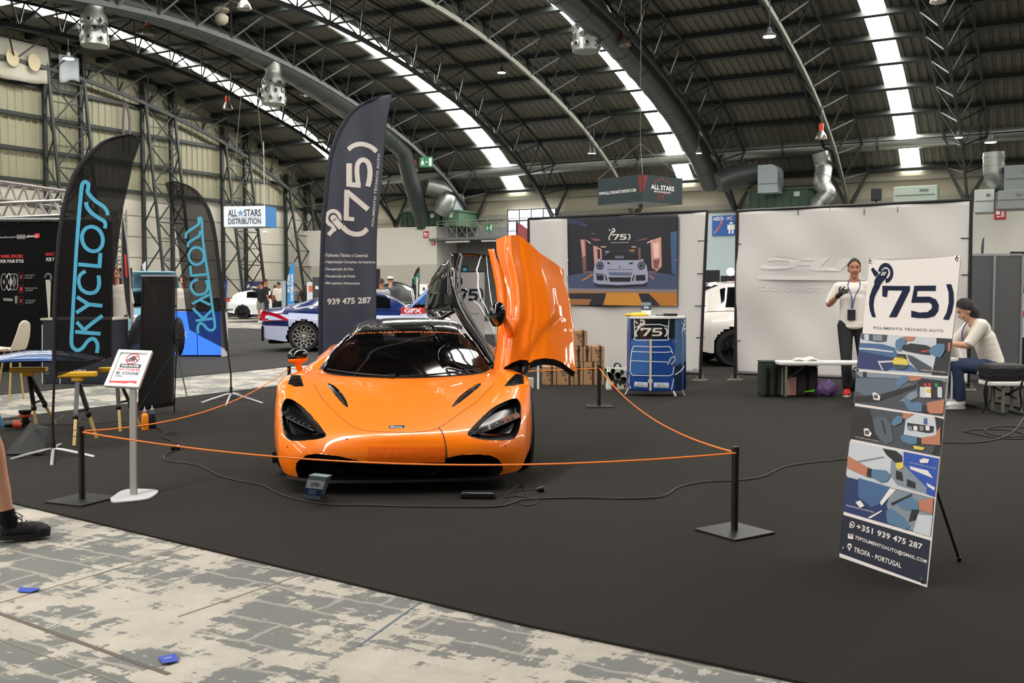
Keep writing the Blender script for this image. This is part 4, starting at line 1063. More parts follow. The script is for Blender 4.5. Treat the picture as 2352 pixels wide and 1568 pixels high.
for nm, sd, lb in (('headlight_L', -1, 'left'), ('headlight_R', 1, 'right')):
    h_ = bowl(nm, .10, 3.0).build('headlight', mat('headlight black', (5, 5, 6), .22, spec=.35), car, smooth=True, angle=0, merge=False)
    # lamp blade across the socket
    if sd < 0: P = [(112, 1000), (150, 1022), (200, 1048), (250, 1072), (300, 1092), (330, 1100)]; U = [(112, 978), (150, 990), (200, 1012), (250, 1042), (300, 1070), (328, 1090)]
    else: P = [(1370, 1010), (1330, 1028), (1280, 1050), (1220, 1075), (1150, 1098), (1115, 1103)]; U = [(1370, 985), (1330, 1000), (1280, 1022), (1220, 1050), (1160, 1078), (1120, 1092)]
    b = MB(); lo = []; up = []
    for (a, c) in zip(P, U):
        q, _ = hit(*k1(*a)); w, _ = hit(*k1(*c)); lo.append(q+CY*.035); up.append(w+CY*.06)
    lo = cr(lo, 4); up = cr(up, 4)
    for i in range(len(lo)-1):
        f1 = lo[i]-CY*.02; f2 = lo[i+1]-CY*.02
        b.face([f1, f2, up[i+1], up[i]]); b.face([lo[i]+CY*.02-Z3*.012, lo[i+1]+CY*.02-Z3*.012, f2, f1])
    b.build('lamp_blade', carbon, h_, smooth=True)
    s_ = MB().tube([a-CY*.024+Z3*.002 for a in lo[2:-6]], .0045, 6); s_.build('light_strip', ledm, h_, smooth=True)
    m2 = MB()
    for i in range(5):
        c = lo[4+i*2]-CY*.015+Z3*.018; m2.ellip(c, (.012, .008, .009), 8)
    m2.build('lamp_lens', ledm, h_, smooth=True)
for nm in ('vent_L', 'vent_R'):
    h_ = bowl(nm, .03, 1.6).build('hood_vent', gblack, car, smooth=True, angle=0, merge=False)
for nm in ('louvre_L', 'louvre_R'):
    h_ = bowl(nm, .01, 1).build('fender_louvre', dark, car, smooth=True, angle=0, merge=False)
    poly = REG[nm]; x0 = min(p[0] for p in poly); x1 = max(p[0] for p in poly); y0 = min(p[1] for p in poly); y1 = max(p[1] for p in poly)
    sl = MB()
    for k in range(5):
        y = lerp(y0+4, y1-3, k/4); xs = [x for x in [x0+i for i in range(int(x1-x0))] if pip(x, y, poly)]
        if len(xs) > 4:
            a, _ = hit(xs[0]+1, y); c, _ = hit(xs[-1]-1, y)
            if a and c and (a-c).length < .3: sl.bar(a+Z3*.006-CY*.004, c+Z3*.006-CY*.004, .014, .006)
    if sl.v: sl.build('slat', gblack, h_)
it = bowl('intake', .16, 2.2).build('front_intake', dark, car, smooth=True, angle=0, merge=False)
# splitter blade and vanes
sp = MB(); pts = []
for i in range(33):
    x = lerp(-.80, .80, i/32); y = .03+.10*abs(x/.8)**2.4+(.05*max(0, abs(x)-.62)/.18); z = .085+.012*(abs(x) > .55)*(abs(x)-.55)/.25; pts.append((x, y, z))
vs = []
for x, y, z in pts: vs += [CC(x, y-.02, z), CC(x, y-.015, z+.018), CC(x, y+.32, z+.02), CC(x, y+.32, z-.01)]
fs = []
for i in range(32):
    for k in range(4): fs.append((i*4+k, i*4+(k+1) % 4, i*4+4+(k+1) % 4, i*4+4+k))
fs += [(0, 1, 2, 3), (131, 130, 129, 128)]
sp.add(vs, fs).build('front_splitter', mat('satin black splitter', (6, 6, 7), .45, spec=.3), car, smooth=True, angle=30)
for sd in (-1, 1):
    va = MB()
    vs = []; n = 12
    for i in range(n+1):
        t = i/n; x = lerp(.62, .27, t); zt = lerp(.265, .125, t**.9); yb = lerp(.13, .05, t)
        vs += [CC(sd*x, yb-.01, zt), CC(sd*x, yb+.1, zt+.015), CC(sd*(x-.045), yb+.1, zt-.012), CC(sd*(x-.035), yb, zt-.025)]
    fs = [(i*4+k, i*4+(k+1) % 4, i*4+4+(k+1) % 4, i*4+4+k) for i in range(n) for k in range(4)]+[(0, 1, 2, 3), (n*4+3, n*4+2, n*4+1, n*4)]
    va.add(vs, fs).build('intake_vane', gblack, car, smooth=True, angle=30)
    # brake duct panel inside
MB().box(CC(0, .22, .16), (.62, .02, .15)).build('radiator_grille', mat('grille mesh', (22, 22, 23), .6, bump=(160, .6)), car)
# number plate film
pl = MB()
def plate(u, v):
    h, _ = hit(lerp(846, 1022, u), lerp(1026, 1062, v)); return h-CY*.004
pl.grid(plate, 14, 4).build('number_plate_cover', mat('orange wrap film', (244, 104, 4), .35, bump=(25, .2)), car, smooth=True)
# hood shut line, bumper shut line
def surfline(name, px, m, r=.0022, lift=.0006, n=5, par=None, bvh=None):
    P = cr([V((x, y, 0)) for x, y in px], n); pts = []
    for p in P:
        h, nn = hit(p.x, p.y, bvh)
        if h is None: continue
        pts.append(h)
    return MB().tube(pts, r, 5).build(name, m, par or car, smooth=True)
surfline('hood_shut_line', [k1(*p) for p in ((278, 832), (330, 920), (400, 990), (480, 1056), (560, 1081), (700, 1088), (850, 1086), (940, 1064), (1050, 990), (1150, 918), (1238, 828))], gap_m)
surfline('bumper_seam', [k1(*p) for p in ((940, 1066), (958, 1090), (970, 1130), (979, 1175), (980, 1215), (968, 1250))], mat('dark seam tape', (40, 12, 6), .6), .004)
for x, y in ((453, 1127), (1290, 1160), (140, 1165)):
    h, nn = hit(*k1(x, y)); MB().ellip(h, (.009, .003, .009), 12).build('parking_sensor', mat('sensor orange', (214, 84, 4), .4), car, smooth=True)
# badge
a, _ = hit(*k1(674, 1068)); b, _ = hit(*k1(760, 1066)); c, _ = hit(*k1(676, 1052))
bd = MB().use(mat('badge silver', (200, 200, 205), .2, metal=.8)); up = (c-a); bd.ext([a-CY*.004, b-CY*.004, b+up-CY*.004, a+up-CY*.004], -CY*.004)
bo = bd.build('badge', None, car, bevel=.001)
bd = MB(); i0 = a+(b-a)*.05+up*.15-CY*.0085; MB().ext([i0, i0+(b-a)*.9, i0+(b-a)*.9+up*.7, i0+up*.7], -CY*.0005).build('badge_field', gblack, bo)
text3(bd, 'McLaren', i0+(b-a)*.06+up*.12-CY*.0012, i0+(b-a)*.8+up*.12-CY*.0012, i0+(b-a)*.06+up*.6-CY*.0012, bold=.02); bd.build('badge_lettering', white_m, bo, normals=False)
# ---------------------------------------------------------------- greenhouse
GH = [
 [(0, 1.26, .685), (.35, 1.30, .695), (.58, 1.40, .71), (.705, 1.50, .725)],
 [(0, 1.50, .825), (.33, 1.54, .822), (.55, 1.62, .815), (.655, 1.69, .81)],
 [(0, 1.75, .95), (.30, 1.78, .945), (.49, 1.85, .935), (.575, 1.89, .92)],
 [(0, 2.0, 1.045), (.27, 2.02, 1.04), (.43, 2.06, 1.025), (.50, 2.1, .995)],
 [(0, 2.3, 1.105), (.26, 2.31, 1.10), (.41, 2.33, 1.08), (.49, 2.36, 1.045)],
 [(0, 2.65, 1.13), (.26, 2.65, 1.123), (.41, 2.65, 1.10), (.50, 2.65, 1.06)],
 [(0, 3.1, 1.10), (.26, 3.1, 1.09), (.4, 3.1, 1.06), (.50, 3.1, 1.01)],
 [(0, 3.6, .99), (.25, 3.6, .98), (.38, 3.6, .95), (.46, 3.6, .92)],
 [(0, 4.0, .90), (.25, 4.0, .90), (.36, 4.0, .89), (.42, 4.0, .88)],
]
def gh(u, v):      # u in -1..1
    x, y, z = netpt(GH, abs(u), v); return CC(x if u >= 0 else -x, y, z)
nv = 3/8
ws = MB().grid(lambda a, b: gh(2*a-1, b*nv), 60, 30); wso = ws.build('windshield', glass_d, car, smooth=True, angle=0)
rf = MB().grid(lambda a, b: gh(2*a-1, nv+b*(1-nv)), 50, 50); rf.build('roof', gblack, car, smooth=True, angle=0)
# pillars
for sd in (-1, 1):
    pts = [gh(sd*1.0, b/20*nv) for b in range(21)]; MB().tube([p+CX*sd*.004 for p in pts], [.014]*21, 8).build('windshield_pillar', gblack, car, smooth=True)
tb = MB(); N_ = 40
band = MB().grid(lambda a, b: gh(2*a-1, nv*(.93+.07*b))+Z3*.004-CY*.002, 50, 3); band.build('windshield_header', gblack, car, smooth=True, angle=0)
# sun strip lettering
tm = MB().use(mat('orange lettering', (236, 112, 24), .5)); text_fn(tm, 'WWW.ALL-STARS-MOTORSPORT.COM', lambda a, b: gh(lerp(-.74, .74, a), nv*(.895+.03*b))+Z3*.004-CY*.004, bold=.02)
tm.build('sunstrip_lettering', None, wso, normals=False, merge=False)
# cowl, wipers
cw = MB().grid(lambda a, b: gh(2*a-1, 0)+V((0, 0, -.004))+Z3*.012*b-CY*(.035*(1-b)-.01), 40, 2); cw.build('cowl_trim', dark, car, smooth=True)
for (a0, v0), (a1, v1), l in (((-.05, .005), (.62, .03), 'right'), ((-.1, .005), (-.80, .03), 'left')):
    pts = [gh(lerp(a0, a1, k/10), lerp(v0, v1, k/10)*1.0)+Z3*(.014)-CY*.012 for k in range(11)]
    MB().tube(pts, .007, 6).build('wiper', black_m, car, smooth=True)
MB().box(gh(-.1, .006)+Z3*.012-CY*.02, (.05, .03, .03)).build('wiper_pivot', black_m, car, bevel=.006)
# left side window and quarter
sg = MB()
BELT = [(.70, 1.52, .73), (.655, 1.8, .83), (.62, 2.2, .89), (.61, 2.6, .92), (.6, 3.0, .94)]
TOPL = [(.70, 1.52, .735), (.60, 1.82, .88), (.50, 2.12, 1.0), (.49, 2.5, 1.05), (.50, 3.0, 1.02)]
B_ = cr([CC(-a, b, c) for a, b, c in BELT], 6); T_ = cr([CC(-a, b, c) for a, b, c in TOPL], 6)
for i in range(len(B_)-1): sg.face([B_[i], B_[i+1], T_[i+1], T_[i]])
sg.build('side_window', glass_s, car, smooth=True)
# ---------------------------------------------------------------- interior
seatm = mat('dark seat', (26, 26, 28), .8); ors = mat('orange belt', (200, 84, 18), .6)
MB().grid(lambda a, b: CC(lerp(-.62, .62, a), lerp(1.42, 1.75, b), .70-.02*b+.03*sin(pi*a)*b), 16, 6).build('dashboard', seatm, car, smooth=True)
MB().box(CC(0, 2.6, .45), (1.2, .05, .8)).build('rear_bulkhead', dark, car)
MB().box(CC(0, 2.1, .16), (1.5, 1.6, .04)).build('cabin_floor', dark, car)
for sd in (-1, 1):
    st = MB().ellip(CC(sd*.34, 2.45, .62), (.25, .09, .34), 16).ellip(CC(sd*.34, 2.44, .93), (.12, .06, .12), 12).ellip(CC(sd*.34, 2.2, .32), (.25, .28, .1), 14)
    so_ = st.build('seat', seatm, car, smooth=True)
    MB().ext([CC(sd*.34-.03*sd-.2, 2.33, .5), CC(sd*.34-.03*sd-.16, 2.33, .5), CC(sd*.34-.03*sd-.12, 2.34, .92), CC(sd*.34-.03*sd-.17, 2.34, .92)], -CY*.01).build('seat_stripe', ors, so_)
wh = MB(); wc_ = CC(.34, 1.86, .73); ang = R(68)
wh.tube([wc_+CX*(.17*cos(k*pi/16))+(Z3*sin(ang)-CY*cos(ang)*-1*0-CY*0)*(.17*sin(k*pi/16))+CY*(.17*sin(k*pi/16)*cos(ang)) for k in range(33)], .014, 8)
wh.bar(wc_-CX*.16, wc_+CX*.16, .02).bar(wc_, wc_-Z3*.15, .02); wh.build('steering_wheel', mat('wheel leather', (34, 34, 36), .5), car, smooth=True)
MB().box(CC(0, 2.0, 1.0), (.22, .03, .05)).build('rear_view_mirror', black_m, car, bevel=.01)
# ---------------------------------------------------------------- wheels
def wheel(x, y, sd, steer=0):
    c = CC(x, y, .335); ax = (CX*sd).normalized()
    t = MB().lathe(c-ax*.12, [(.22, 0), (.31, 0), (.335, .03), (.338, .12), (.335, .21), (.31, .235), (.25, .24)], 40, axis=ax, caps=False).build('tyre', rubber, car, smooth=True)
    w_ = MB().lathe(c-ax*.12, [(.25, 0), (.25, .235), (.235, .235), (.225, .1), (.05, .12), (.05, .2), (.001, .21)], 36, axis=ax)
    a, b = w_.frame(ax)
    for k in range(10):
        th = k*2*pi/10; d = a*cos(th)+b*sin(th); w_.bar(c+ax*.08+d*.05, c+ax*.11+d*.24, .025)
    w_.build('rim', carbon, t, smooth=True)
for x, y, sd in ((-.838, 1.03, -1), (.86, 1.03, 1), (-.86, 3.70, -1), (.86, 3.70, 1)): wheel(x, y, sd)
for sd in (-1, 1):
    MB().grid(lambda a, b: CC(sd*lerp(.69, .94, b), 1.03+.35*cos(pi*a), .33+.345*sin(pi*a)), 24, 2).build('wheel_arch_liner', dark, car, smooth=True)
MB().box(CC(0, 2.3, .14), (1.7, 3.2, .08)).build('underbody', dark, car)
# added unseen block so light does not leak under the hood
MB().box(CC(0, .95, .33), (1.15, 1.0, .36)).build('front_light_block', dark, car)
# left mirror
def k6(x, y): return (620+x/6.03, 700+y/6.03)
mc = Q(*k6(385, 700), 8.2)
mh = MB(); Mr = M4.Rotation(R(-6), 3, 'Y')
mh.ellip(mc, (.088, .075, .062), 20, Mr); mo = mh.build('door_mirror', gblack, car, smooth=True)
MB().ellip(mc-Z3*.03+CX*.0, (.083, .07, .04), 18, Mr).build('mirror_lower_cap', paint_o, mo, smooth=True)
st = cr([mc-Z3*.055+CX*.0, mc-Z3*.10+CX*.01, mc-Z3*.15+CX*.02+CY*.01, mc-Z3*.20+CX*.02+CY*.0], 4)
MB().tube(st, [.034-.016*abs(sin(pi*i/24)) for i in range(len(st))], 10).build('mirror_stalk', paint_o, mo, smooth=True)
# ---------------------------------------------------------------- raised door
def k4(x, y): return (960+x/4.481, 530+y/4.481)
def interp(tab, y):
    if y <= tab[0][0]: return tab[0][1]
    for (a, b), (c, d) in zip(tab, tab[1:]):
        if y <= c: return b+(d-b)*(y-a)/(c-a)
    return tab[-1][1]
# outline by columns: top and bottom of the skin for x in zoom pixels
TOP = [(805, 90), (870, 60), (960, 42), (1020, 40), (1060, 62), (1140, 120), (1250, 225), (1380, 310), (1490, 392), (1500, 405)]
LEFT = [(40, 1000), (60, 870), (90, 806), (230, 840), (430, 882), (600, 908), (760, 915), (900, 900), (1000, 850), (1050, 825), (1200, 815), (1300, 800), (1420, 782), (1450, 800), (1500, 870)]
RIGHT = [(40, 1020), (120, 1140), (225, 1250), (310, 1380), (392, 1490), (410, 1500), (500, 1525), (620, 1545), (760, 1570), (1000, 1600), (1150, 1610), (1400, 1620), (1450, 1622)]
BOT = [(780, 1420), (800, 1432), (868, 1452), (890, 1402), (960, 1360), (1050, 1326), (1124, 1330), (1126, 1330), (1142, 1362), (1200, 1326), (1300, 1309), (1400, 1319), (1480, 1350), (1540, 1398), (1600, 1440), (1620, 1452)]
def drow(v):       # v row in zoom y on a straightened patch: top edge follows TOP
    return v
def dskin(u, v, back=0.0, grow=0):
    # u across 0..1, v down 0..1
    xt = lerp(805, 1500, u); yt = interp(TOP, xt); xb = lerp(782, 1620, u); yb = interp(BOT, xb)
    y = lerp(yt, yb, v)
    # left and right limits at this height, blended from the top edge
    xl = interp(LEFT, max(y, 92)); xr = interp(RIGHT, max(y, 405)) if y > 392 else interp(RIGHT, y)
    k = min(1, v/.30); xs = lerp(interp(LEFT, max(92, y)), interp(RIGHT, max(405, y)), u); x = lerp(xt, xs, k*k*(3-2*k)); x = lerp(x, xb, max(0, (v-.8)/.2)**2)
    px, py = k4(x, y)
    Y = 8.12+.16*(u-.42)**2*(1 if u < .42 else 1.3)+.28*(1-v)
    Y -= .022*math.exp(-((u-.22+.04*v)/.07)**2)
    Y += .008*math.exp(-((u-.34+.03*v)/.06)**2)
    Y -= .007*math.exp(-((u-.66)/.07)**2)
    cu = .78-.40*max(0, (v-.55)/.4)**1.0 if v > .55 else .78
    dd = u-cu
    Y += .020/(1+math.exp(-dd*40))*(1 if v > .3 else v/.3)
    return Q(px, py, Y+back)
door = MB().grid(lambda a, b: dskin(a, b), 120, 90).build('raised_door', paint_o, car, smooth=True, angle=0)
dr = MB()
# edge return and inner panel
n = 60
loop = [(k/n, 0) for k in range(n)]+[(1, k/n) for k in range(n)]+[(1-k/n, 1) for k in range(n)]+[(0, 1-k/n) for k in range(n)]
dr.use(paint_o)
vs = [dskin(a, b, 0) for a, b in loop]+[dskin(a, b, .035) for a, b in loop]; L_ = len(loop)
dr.add(vs, [(i, (i+1) % L_, L_+(i+1) % L_, L_+i) for i in range(L_)])
dr.build('door_edge', None, door, smooth=True, merge=False)
ip = MB(); ip.grid(lambda a, b: dskin(lerp(.04, .97, a), min(1, b*1.0), .10+.03*sin(pi*a))-Z3*(.055*max(0, (b-.85)/.15)), 40, 30)
vs = [dskin(a, b, .035) for a, b in loop]; v2 = [dskin(lerp(.04, .97, a), b, .10+.03*sin(pi*a))-Z3*(.055*max(0, (b-.85)/.15)) for a, b in loop]
ip.add(vs+v2, [(i, (i+1) % L_, L_+(i+1) % L_, L_+i) for i in range(L_)])
ip.build('door_inner_panel', gblack, door, smooth=True)
# inner orange strip beside the glass
LI = [(190, 725), (350, 760), (550, 800), (720, 820), (1000, 820), (1300, 800)]
def strip(u, v):
    y = lerp(188, 1330, v); xl = interp(LI, y); xr = interp(LEFT, max(y, 92))+25 if y > 230 else 850
    x = lerp(xl, max(xr, xl+20), u); px, py = k4(x, y); return Q(px, py, 8.30+.2*(1-v)-.02*u+.02*sin(pi*u)*-1)
MB().grid(strip, 10, 40).build('door_belt_strip', paint_o, door, smooth=True, solid=.01)
hd = MB(); hp = [k4(*p) for p in ((785, 185), (825, 180), (845, 230), (860, 300), (872, 395), (840, 340), (805, 270))]
hd.ext([Q(x, y, 8.42) for x, y in hp], (0, .02, 0)).build('door_latch_recess', gblack, door)
hd = MB().tube([Q(*k4(*p), 8.41) for p in ((800, 195), (812, 250), (835, 300), (862, 290), (850, 220), (835, 190), (800, 195))], .004, 6); hd.build('latch_trim', chrome, door, smooth=True)
# glass
GL = [(240, 465), (420, 436), (600, 440), (740, 470), (880, 540), (1060, 650), (1200, 735), (1310, 790)]
GRT = [(240, 730), (265, 738), (400, 765), (600, 805), (800, 822), (1000, 822), (1310, 800)]
def gls(u, v):
    y = lerp(245, 1305, v); x = lerp(interp(GL, y), interp(GRT, y), u); px, py = k4(x, y+12*u*(1-v)); return Q(px, py, 8.30+.2*(1-v)+.13*(1-u)**1.5-.03*v)
MB().grid(gls, 24, 50).build('door_window', mat('door window glass', (8, 14, 14), .02, coat=1, alpha=.55), door, smooth=True, angle=0)
# frame: black arc
def band(name, A, B, ya, yb, Y0, Y1, m, par, n=50, th=.03, belly=.015):
    def f_(u, v):
        y = lerp(ya, yb, v); x = lerp(interp(A, y), interp(B, y), u); px, py = k4(x, y); return Q(px, py, lerp(lerp(Y0[0], Y0[1], u), lerp(Y1[0], Y1[1], u), v)-belly*sin(pi*u))
    mb = MB().grid(f_, 8, n)
    return mb.build(name, m, par, smooth=True, angle=0, solid=th)
FL = [(240, 350), (300, 340), (480, 325), (660, 340), (800, 378), (960, 470), (1130, 590), (1280, 690), (1400, 775)]
FR = [(240, 445), (400, 400), (600, 395), (750, 445), (900, 530), (1060, 635), (1210, 735), (1330, 800), (1400, 830)]
band('door_roof_frame', FL, FR, 240, 1400, (8.70, 8.62), (8.28, 8.22), gblack, door)
SR = [(238, 470), (420, 436), (600, 437), (740, 470), (880, 543), (1060, 652), (1200, 738), (1320, 800)]; SL = [(a, b-16) for a, b in SR]
band('window_seal', SL, SR, 240, 1320, (8.60, 8.59), (8.22, 8.21), mat('grey rubber seal', (88, 92, 92), .4), door, th=.012, belly=.008)
MB().tube([Q(*k4(x, y), 8.55) for x, y in ((455, 246), (540, 244), (640, 256), (735, 268))], .012, 8).build('window_top_frame', gblack, door, smooth=True)
# roof part of the door
RL = [(300, 330), (320, 320), (360, 252), (500, 152), (640, 112), (800, 84), (850, 100), (890, 130), (905, 140)]
RR = [(300, 345), (480, 330), (640, 334), (760, 360), (830, 385), (850, 330), (890, 260), (905, 240)]
band('door_roof_panel', RL, RR, 300, 905, (9.02, 8.72), (9.02, 8.66), gblack, door, th=.03, belly=.05)
# door mirror
mc = Q(*k4(818, 858), 8.08)
mo = MB().ellip(mc, (.072, .07, .105), 20, M4.Rotation(R(6), 3, 'Y')).build('door_mirror', gblack, door, smooth=True)
st = cr([Q(*k4(895, 880), 8.13), Q(*k4(925, 980), 8.13), Q(*k4(955, 1060), 8.18), Q(*k4(965, 1110), 8.32)], 4)
MB().tube(st, [lerp(.022, .045, i/(len(st)-1)) for i in range(len(st))], 10).build('mirror_stalk', paint_o, mo, smooth=True)
# hinge arm
MB().tube(cr([Q(*k4(1115, 1340), 8.2), Q(*k4(1118, 1420), 8.2), Q(*k4(1090, 1470), 8.15), Q(*k4(1050, 1500), 8.05)], 4), .016, 8).build('hinge_arm', black_m, door, smooth=True)
MB().ellip(Q(*k4(960, 1430), 8.25), (.10, .06, .10), 14).build('hinge_cover', gblack, door, smooth=True)
# ================================================================== barrier, rope, stands, flags
ropem = mat('orange cord', (240, 124, 28), .6)
def catenary(a, b, sag, n=36): return [lerp(a, b, i/n)-Z3*sag*4*(i/n)*(1-i/n) for i in range(n+1)]
def post(c, rz, label, ring=False, h=.49, plate=.32):
    o = thing('barrier_post', label, 'barrier post', c, rz, 'low barrier posts')
    MB().box(c+Z3*.007, (plate, plate, .012), rz).build('base_plate', mat('black powder plate', (26, 26, 28), .4, bump=(60, .1)), o, bevel=.003)
    MB().lathe(c, [(.02, .012), (.02, h), (.001, h+.001)], 16).build('pole', black_m, o, smooth=True)
    MB().lathe(c, [(.0215, h-.06), (.0215, h+.004), (.001, h+.005)], 16).build('cap', blackp, o, smooth=True)
    if ring: MB().tube([c+Z3*(h-.045)-V((.04, 0, 0))+V((.022*cos(k*pi/8), 0, .022*sin(k*pi/8))) for k in range(17)], .0025, 6).build('ring', black_m, o, smooth=True)
    return c+Z3*(h-.03)
def gang(a, b): d = G(*b)-G(*a); return atan2(d.y, d.x)
pL = G(189, 1149); pR = G(1687, 1222); pB = G(1376, 933); pC = G(665, 935)
tL = post(pL, gang((107, 1153), (195, 1163)), 'low black barrier post at the front left, on the carpet edge', True)
tR = post(pR, gang((1598, 1217), (1697, 1245)), 'low black barrier post at the front right, between car and banner stand')
tB = post(pB, .05, 'low black barrier post behind the car, left of the blue counter')
tC = post(pC, .3, 'low black barrier post behind the left door mirror of the orange car')
def rope(a, b, sag, label):
    o = MB().tube(catenary(a, b, sag), .0055, 8).build('orange_rope', ropem, smooth=True); tag(o, label, 'rope', 'orange barrier ropes')
rope(tL-V((.025, .0, 0)), tR-V((0, .02, 0)), .135, 'orange cord strung across the front of the orange car')
rope(tL, tC, .16, 'orange cord running back from the front left post past the sign')
rope(tB, tR, .15, 'orange cord hanging between the two posts right of the car')
rope(tC, tB, .05, 'orange cord passing behind the orange car')
# ------------------------------------------------------------------ please do not touch sign
sil = mat('brushed silver', (168, 168, 166), .4, metal=.4); paperw = mat('white paper', (222, 222, 226), .6)
b0 = G(307, 1140)
o = thing('sign_stand', 'silver floor stand with tilted do-not-touch sign at the front left', 'sign stand', b0)
bp_ = [G(*p) for p in ((253, 1148), (262, 1156), (318, 1152), (345, 1146), (363, 1133), (356, 1128), (312, 1126), (280, 1130))]
bp_ = cr([p for p in bp_]+[bp_[0]], 4)[:-1]
MB().ext(bp_, (0, 0, .014)).build('foot_plate', mat('pale silver plate', (196, 196, 198), .4, metal=.2), o, bevel=.004)
pt = Q(305, 900, 6.8); pt.x = b0.x; pt.y = b0.y+.02
MB().bar(b0+Z3*.012, V((b0.x-.012, b0.y+.06, .745)), .046, .022, up=V((0, 1, 0))).build('pole', sil, o, bevel=.004)
BLc, BRc, TLc, TRc = Q(240, 887, 6.72), Q(319, 891, 6.66), Q(274, 804, 6.95), Q(353, 806, 6.89)
nrm = (BRc-BLc).cross(TLc-BLc).normalized()
if nrm.y > 0: nrm = -nrm
def fr4(u, v, l=0): return BLc+(BRc-BLc)*u+(TLc-BLc)*v+nrm*l
MB().ext([fr4(0, 0, -.012), fr4(1, 0, -.012), fr4(1, 1, -.012), fr4(0, 1, -.012)], nrm*.01).build('back_panel', sil, o)
fm = MB()
for (u0, v0, u1, v1) in ((0, 0, 1, .075), (0, .925, 1, 1), (0, .075, .1, .925), (.9, .075, 1, .925)):
    fm.ext([fr4(u0, v0, -.003), fr4(u1, v0, -.003), fr4(u1, v1, -.003), fr4(u0, v1, -.003)], nrm*.014)
fm.build('snap_frame', white_m, o, bevel=.002)
pm_ = MB()
def fp(u, v, l=1): return fr4(lerp(.1, .9, u), lerp(.075, .925, v), .0005+l*.0008)
pm_.use(paperw).face([fp(0, 0, 0), fp(1, 0, 0), fp(1, 1, 0), fp(0, 1, 0)])
slate = mat('slate print', (52, 56, 64), .6); redt = mat('red print', (204, 56, 58), .6)
pm_.use(slate).face([fp(.13, .53), fp(.9, .53), fp(.9, .65), fp(.13, .65)]); pm_.use(WHT); text3(pm_, 'POR FAVOR', fp(.2, .555, 2), fp(.84, .555, 2), fp(.2, .625, 2), bold=.03)
pm_.use(redt); text3(pm_, 'NO TOQUES', fp(.12, .43, 1), fp(.93, .43, 1), fp(.12, .505, 1), bold=.03)
pm_.use(slate); text3(pm_, 'EL COCHE', fp(.1, .31, 1), fp(.93, .31, 1), fp(.1, .40, 1), bold=.03); pm_.face([fp(.1, .245), fp(.38, .245), fp(.38, .265), fp(.1, .265)])
pm_.use(redt).face([fp(0, 0), fp(1, 0), fp(1, .13), fp(0, .09)]); pm_.use(WHT).face([fp(.66, .03, 2), fp(.9, .03, 2), fp(.9, .055, 2), fp(.66, .055, 2)])
def ringp(cx, cy, r0, r1, asp=.72):
    for k in range(24):
        a, b = k*pi/12, (k+1)*pi/12
        pm_.face([fp(cx+r0*cos(a), cy+r0*sin(a)*asp, 3), fp(cx+r1*cos(a), cy+r1*sin(a)*asp, 3), fp(cx+r1*cos(b), cy+r1*sin(b)*asp, 3), fp(cx+r0*cos(b), cy+r0*sin(b)*asp, 3)])
pm_.use(slate)
pm_.face([fp(.40, .86), fp(.52, .93), fp(.6, .88), fp(.62, .80), fp(.5, .76), fp(.40, .80)])
for (a, b) in (((.42, .84), (.30, .76)), ((.46, .80), (.42, .72)), ((.52, .79), (.50, .70)), ((.57, .80), (.60, .71)), ((.61, .83), (.70, .76))):
    for q in thick([a, b], .035): pm_.face([fp(x.x, x.y) for x in q])
pm_.use(redt); ringp(.5, .82, .215, .245)
for q in thick([(.34, .72), (.66, .92)], .025): pm_.face([fp(x.x, x.y, 3) for x in q])
pm_.build('poster', None, o, normals=False, merge=False)
# ------------------------------------------------------------------ feather flags
flagm = mat('black flag cloth', (10, 9, 10), .8, spec=.2, alpha=.95); sleeve = mat('black flag sleeve', (8, 8, 9), .7)
cyan = mat('light blue lettering', (74, 172, 208), .6); navyf = mat('dark slate flag cloth', (50, 54, 68), .6); navys = mat('navy flag sleeve', (22, 26, 42), .6)
def xat(tab, y): return interp(tab, y)
def feather(name, label, base, Yd, LT_, RT_, y0, y1, sl_side, sw, cloth, slv, art, n=None, amp=.012, baseline=True, lens=None):
    n = n or V((0, -1, 0)); o = thing(name, label, 'feather flag', base, 0)
    p0 = V((base.x, Yd, 1)); pr = Print(p0, n); sx = p0.x; pr.base_lift = .002
    def rip(p): return amp*sin((p.x-sx)*16+p.z*2.1)*min(1, abs(p.x-sx)*3)+amp*.6*sin(p.z*4.2+p.x*5)*min(1, abs(p.x-sx)*3)
    pr.rip = rip
    def cl(u, v): y = lerp(y0, y1(u), v); return pr.at(lerp(xat(LT_, y), xat(RT_, y), u), y, 0)
    MB().grid(cl, 24, 90).build('cloth', cloth, o, smooth=True, angle=0)
    E_ = LT_ if sl_side < 0 else RT_
    def se(u, v):
        y = lerp(y0, y1(0 if sl_side < 0 else 1), v); w = sw(v); xe = xat(E_, y); 
        wmax = abs(xat(RT_, y)-xat(LT_, y)); return pr.at(xe-sl_side*min(w, wmax)*u, y, .003+.006*sin(pi*u))
    MB().grid(se, 4, 90).build('sleeve', slv, o, smooth=True, angle=0)
    # hem on the free edge
    F_ = RT_ if sl_side < 0 else LT_
    MB().tube([pr.at(xat(F_, lerp(y0, y1(1 if sl_side < 0 else 0), k/40)), lerp(y0, y1(1 if sl_side < 0 else 0), k/40)) for k in range(41)], .004, 5).build('hem', slv, o)
    # pole
    bt = y1(0 if sl_side < 0 else 1)
    top = [pr.at(xat(E_, lerp(y0+2, bt, k/30))-sl_side*3, lerp(y0+2, bt, k/30), -.008) for k in range(31)]
    MB().tube([base+Z3*.03, base+Z3*.3]+[top[-1]]+top[::-1][1:], [.011]*3+[.008]*30, 8).build('pole', black_m, o, smooth=True)
    if art:
        art(pr); pr.build('print', o)
    return o
